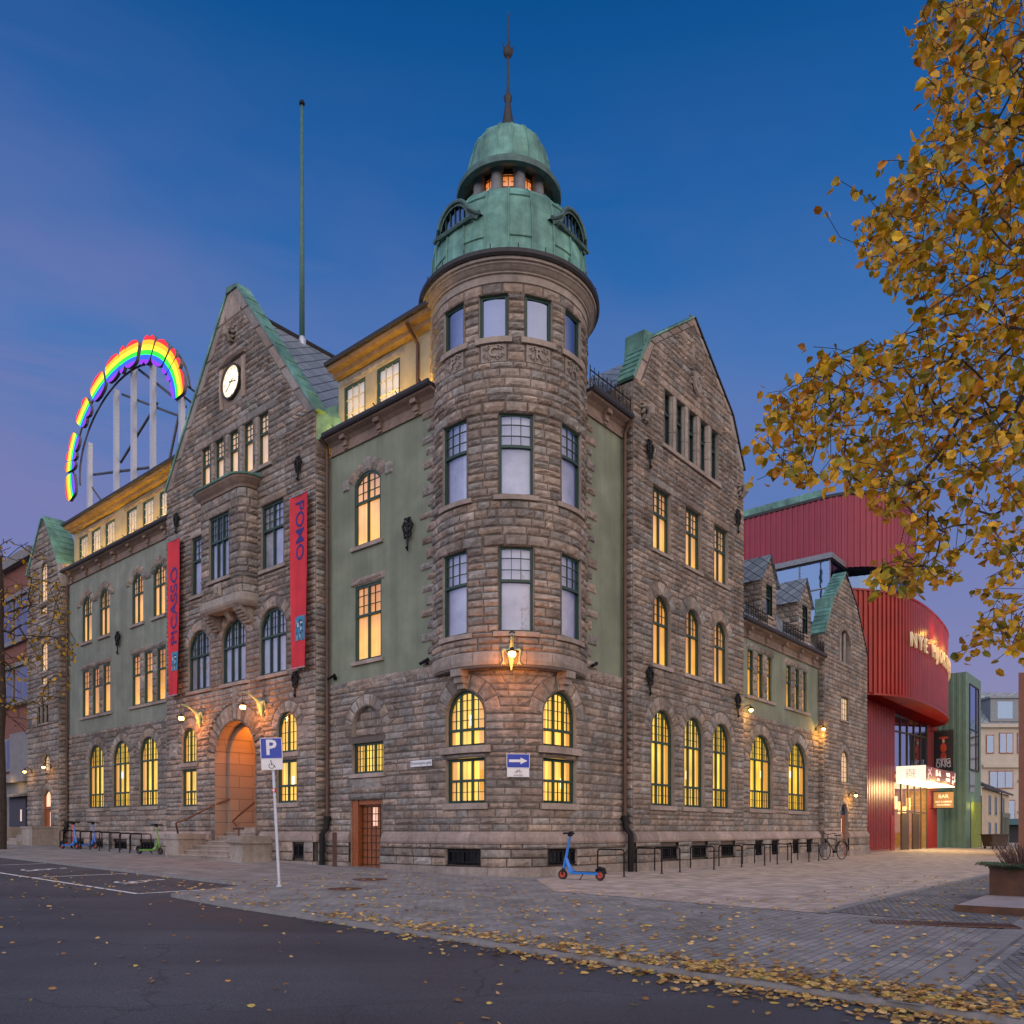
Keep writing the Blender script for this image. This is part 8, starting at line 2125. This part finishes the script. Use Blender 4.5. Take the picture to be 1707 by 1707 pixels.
def build_tree(name, label, loc, roots, targets, leaf_n, lsz, pal, trunk_r, twig_r=.0028, rexp=.72, leafprob=None):
    e = thing(name, label, 'tree', loc)
    nodes, par, cnt, nr = grow(roots, targets, None, leaf_n, lsz, pal)
    mx = cnt[0]
    rad = [max(twig_r, trunk_r * (c / mx) ** rexp) for c in cnt]
    d = MB()
    for i in range(1, nr): pass
    d.tube([nodes[i] for i in range(nr)], [trunk_r * (1 - .55 * i / nr) for i in range(nr)], 12); d.build('trunk', BARK, e)
    kids = {}
    for i in range(nr, len(nodes)): kids.setdefault(par[i], []).append(i)
    d = MB(); done = set()
    for i in range(nr, len(nodes)):
        if i in done: continue
        chain = [par[i], i]; done.add(i); c = i
        while c in kids:
            nx = max(kids[c], key=lambda q: cnt[q])
            if nx in done: break
            chain.append(nx); done.add(nx); c = nx
        r = [rad[q] for q in chain]; r[0] = min(r[0], r[1] * 1.25) if chain[0] >= nr else r[1] * 1.3
        d.tube([nodes[q] for q in chain], r, 5 if max(r) < .02 else 8, cap=False)
    d.build('branches', BARK, e)
    d = MB()
    for i in range(nr, len(nodes)):
        if rad[i] > .03: continue
        p = nodes[i]; k = leaf_n * (1.0 if cnt[i] < 6 else .6)
        if leafprob: k *= leafprob(p)
        k = int(k) + (random.random() < k % 1)
        for _ in range(k):
            off = Vector((rnd(-1, 1), rnd(-1, 1), rnd(-1.1, .5))) * lsz * .75
            dr_ = Vector((rnd(-1, 1), rnd(-1, 1), rnd(-1.3, .35)))
            leaf(d, p + off, dr_, lsz * rnd(.65, 1.25), pick(pal))
    d.build('crown', LEAF, e)
    return e
# the big lime at the right, its trunk just outside the picture
random.seed(21)
outl = [(1560, -60), (1522, 60), (1545, 150), (1560, 200), (1525, 250), (1505, 275), (1480, 330), (1425, 372), (1440, 430), (1480, 470), (1515, 500), (1545, 545), (1470, 565), (1375, 578), (1350, 610), (1330, 630), (1290, 655), (1268, 700), (1275, 760), (1310, 800), (1400, 800), (1460, 850), (1520, 870), (1500, 910), (1450, 940), (1460, 985), (1545, 985), (1590, 960), (1640, 1000), (1620, 1060), (1640, 1085), (1760, 1090), (2050, 1000), (2150, 300), (2000, -400), (1600, -400)]
def inside(x, y, poly_):
    c = False; j = len(poly_) - 1
    for i in range(len(poly_)):
        xi, yi = poly_[i]; xj, yj = poly_[j]
        if (yi > y) != (yj > y) and x < (xj - xi) * (y - yi) / (yj - yi) + xi: c = not c
        j = i
    return c
tg = []
while len(tg) < 3100:
    px_, py_ = rnd(1250, 2050), rnd(-300, 1100)
    if not inside(px_, py_, outl): continue
    if px_ > 1740 and random.random() < .72: continue
    if 1560 < px_ < 1720 and 780 < py_ < 1010 and random.random() < .55: continue
    if py_ < 0 and random.random() < .5: continue
    Y = rnd(5.6, 8.8); tg.append(Vector(((px_ - 853.5) / 1336 * Y, Y, EYE + (1385 - py_) / 1336 * Y)))
for px_, py_, Y in ((1375, 352, 7.0), (1402, 302, 7.2), (1470, 268, 7.4), (1258, 728, 6.9), (1262, 800, 6.8), (1280, 655, 7.1), (1356, 578, 7.0), (1400, 395, 7.1), (1528, 82, 7.5), (1555, 15, 7.6), (1600, 1100, 7.2), (1460, 965, 7.4), (1590, 1090, 7.0), (1655, 1105, 7.1)): tg.append(Vector(((px_ - 853.5) / 1336 * Y, Y, EYE + (1385 - py_) / 1336 * Y)))
tz = zg(8.9, 8.0)
roots = [(8.9, 8.0, tz - .2), (8.88, 8.0, 1.6), (8.8, 7.95, 2.6), (8.6, 7.9, 3.6), (8.3, 7.8, 4.7), (7.9, 7.7, 5.8), (7.5, 7.6, 6.9), (7.1, 7.5, 8.0), (6.9, 7.4, 9.2)]
build_tree('lime_tree', 'large lime tree with dense golden autumn leaves overhanging the square', (8.9, 8.0, tz), roots, tg, 3.3, .083, PALL, .18)
# thin street tree at the left edge
random.seed(8)
x, y, z = gp(22.5, 3.8)
tg = []
while len(tg) < 460:
    px_, py_ = rnd(-160, 135), rnd(890, 1230)
    q = (px_ - 0) / 135; 
    if px_ > 0 and ((py_ - 1060) / 175) ** 2 + (px_ / 130) ** 2 > 1: continue
    Y = y + rnd(-2.2, 1.6); tg.append(Vector(((px_ - 853.5) / 1336 * Y, Y, EYE + (1385 - py_) / 1336 * Y)))
roots = [(x, y, z - .2), (x + .02, y, z + 1.5), (x, y, z + 3), (x - .05, y, z + 4.5), (x + .05, y, z + 6), (x, y, z + 7.5), (x - .05, y, z + 9), (x, y, z + 10.5), (x - .1, y, z + 12)]
build_tree('street_tree', 'half-bare street tree with sparse yellow leaves before the stair tower', (x, y, z), roots, tg, 1.0, .17, [((.52, .31, .02), 4), ((.40, .22, .02), 2), ((.26, .2, .03), 1)],   .20, .014, .6, leafprob=lambda p: 1.0 if (p.z < 12.5 and p.z > 7.5) else .35)

# ------------------------------------------------------------------ fallen leaves
random.seed(4)
d = MB()
FPAL = [((.72, .48, .20), 5), ((.64, .40, .12), 4), ((.46, .25, .08), 3), ((.66, .50, .12), 2), ((.26, .13, .05), 1.5), ((.34, .30, .07), .5)]
def fallen(s, n, sz, road=False):
    x, y = PA(s, n); z = zg(x, y) + (.0 if not road else -.07) + .014
    a = rnd(0, 2 * PI); u = Vector((math.cos(a), math.sin(a), rnd(-.15, .15))); 
    n0 = len(d.v); leaf(d, Vector((x, y, z)), u, sz * rnd(.7, 1.3), pick(FPAL), rnd(-.2, .35))
    zm = min(v[2] for v in d.v[n0:]); zx = max(v[2] for v in d.v[n0:]); k = min(1, .022 / max(1e-6, zx - zm))
    for i in range(n0, len(d.v)): v = d.v[i]; d.v[i] = (v[0], v[1], z + (v[2] - zm) * k)
for _ in range(5200):        # drift along the kerb, thicker towards the tree
    f = random.random() ** .8; s = 1.0 - 15.5 * f; 
    if random.random() > max(.04, (f - .22) * 1.35) * (.55 + .75 * math.sin(s * 2.3 + math.sin(s * 5.1)) ** 2): continue
    n_ = 7.58 + random.gauss(0, .16 + .24 * f) - .10 * random.random(); fallen(s, n_, .085, n_ > 7.72)
for _ in range(2900):
    s = rnd(-15, 2.5); n = rnd(.6, 7.5)
    w = .15 + .85 * max(0, min(1, (n - .5) / 6.5)) ** 1.3 * max(.25, min(1, (3 - s) / 12))
    if random.random() < w: fallen(s, n, .08)
ctr = [(rnd(-16, 6), 7.9 + 9.2 * random.random() ** 1.2) for _ in range(46)]
for _ in range(190): q = random.choice(ctr); fallen(q[0] + random.gauss(0, .35), max(7.8, q[1] + random.gauss(0, .3)), .072, True)
for _ in range(190): fallen(rnd(-16, 6), 7.8 + 9.5 * random.random() ** 1.2, .072, True)
for _ in range(130): fallen(rnd(1.5, 9), rnd(5.4, 8.5), .08, True)
for _ in range(420):
    q = xs(rnd(-3, 9), rnd(6.5, 13)); fallen(q[0], q[1], .08)
o = d.build('fallen_leaves', LEAF); o['kind'] = 'stuff'; o['label'] = 'scattered tan and yellow fallen leaves drifted along the kerb'
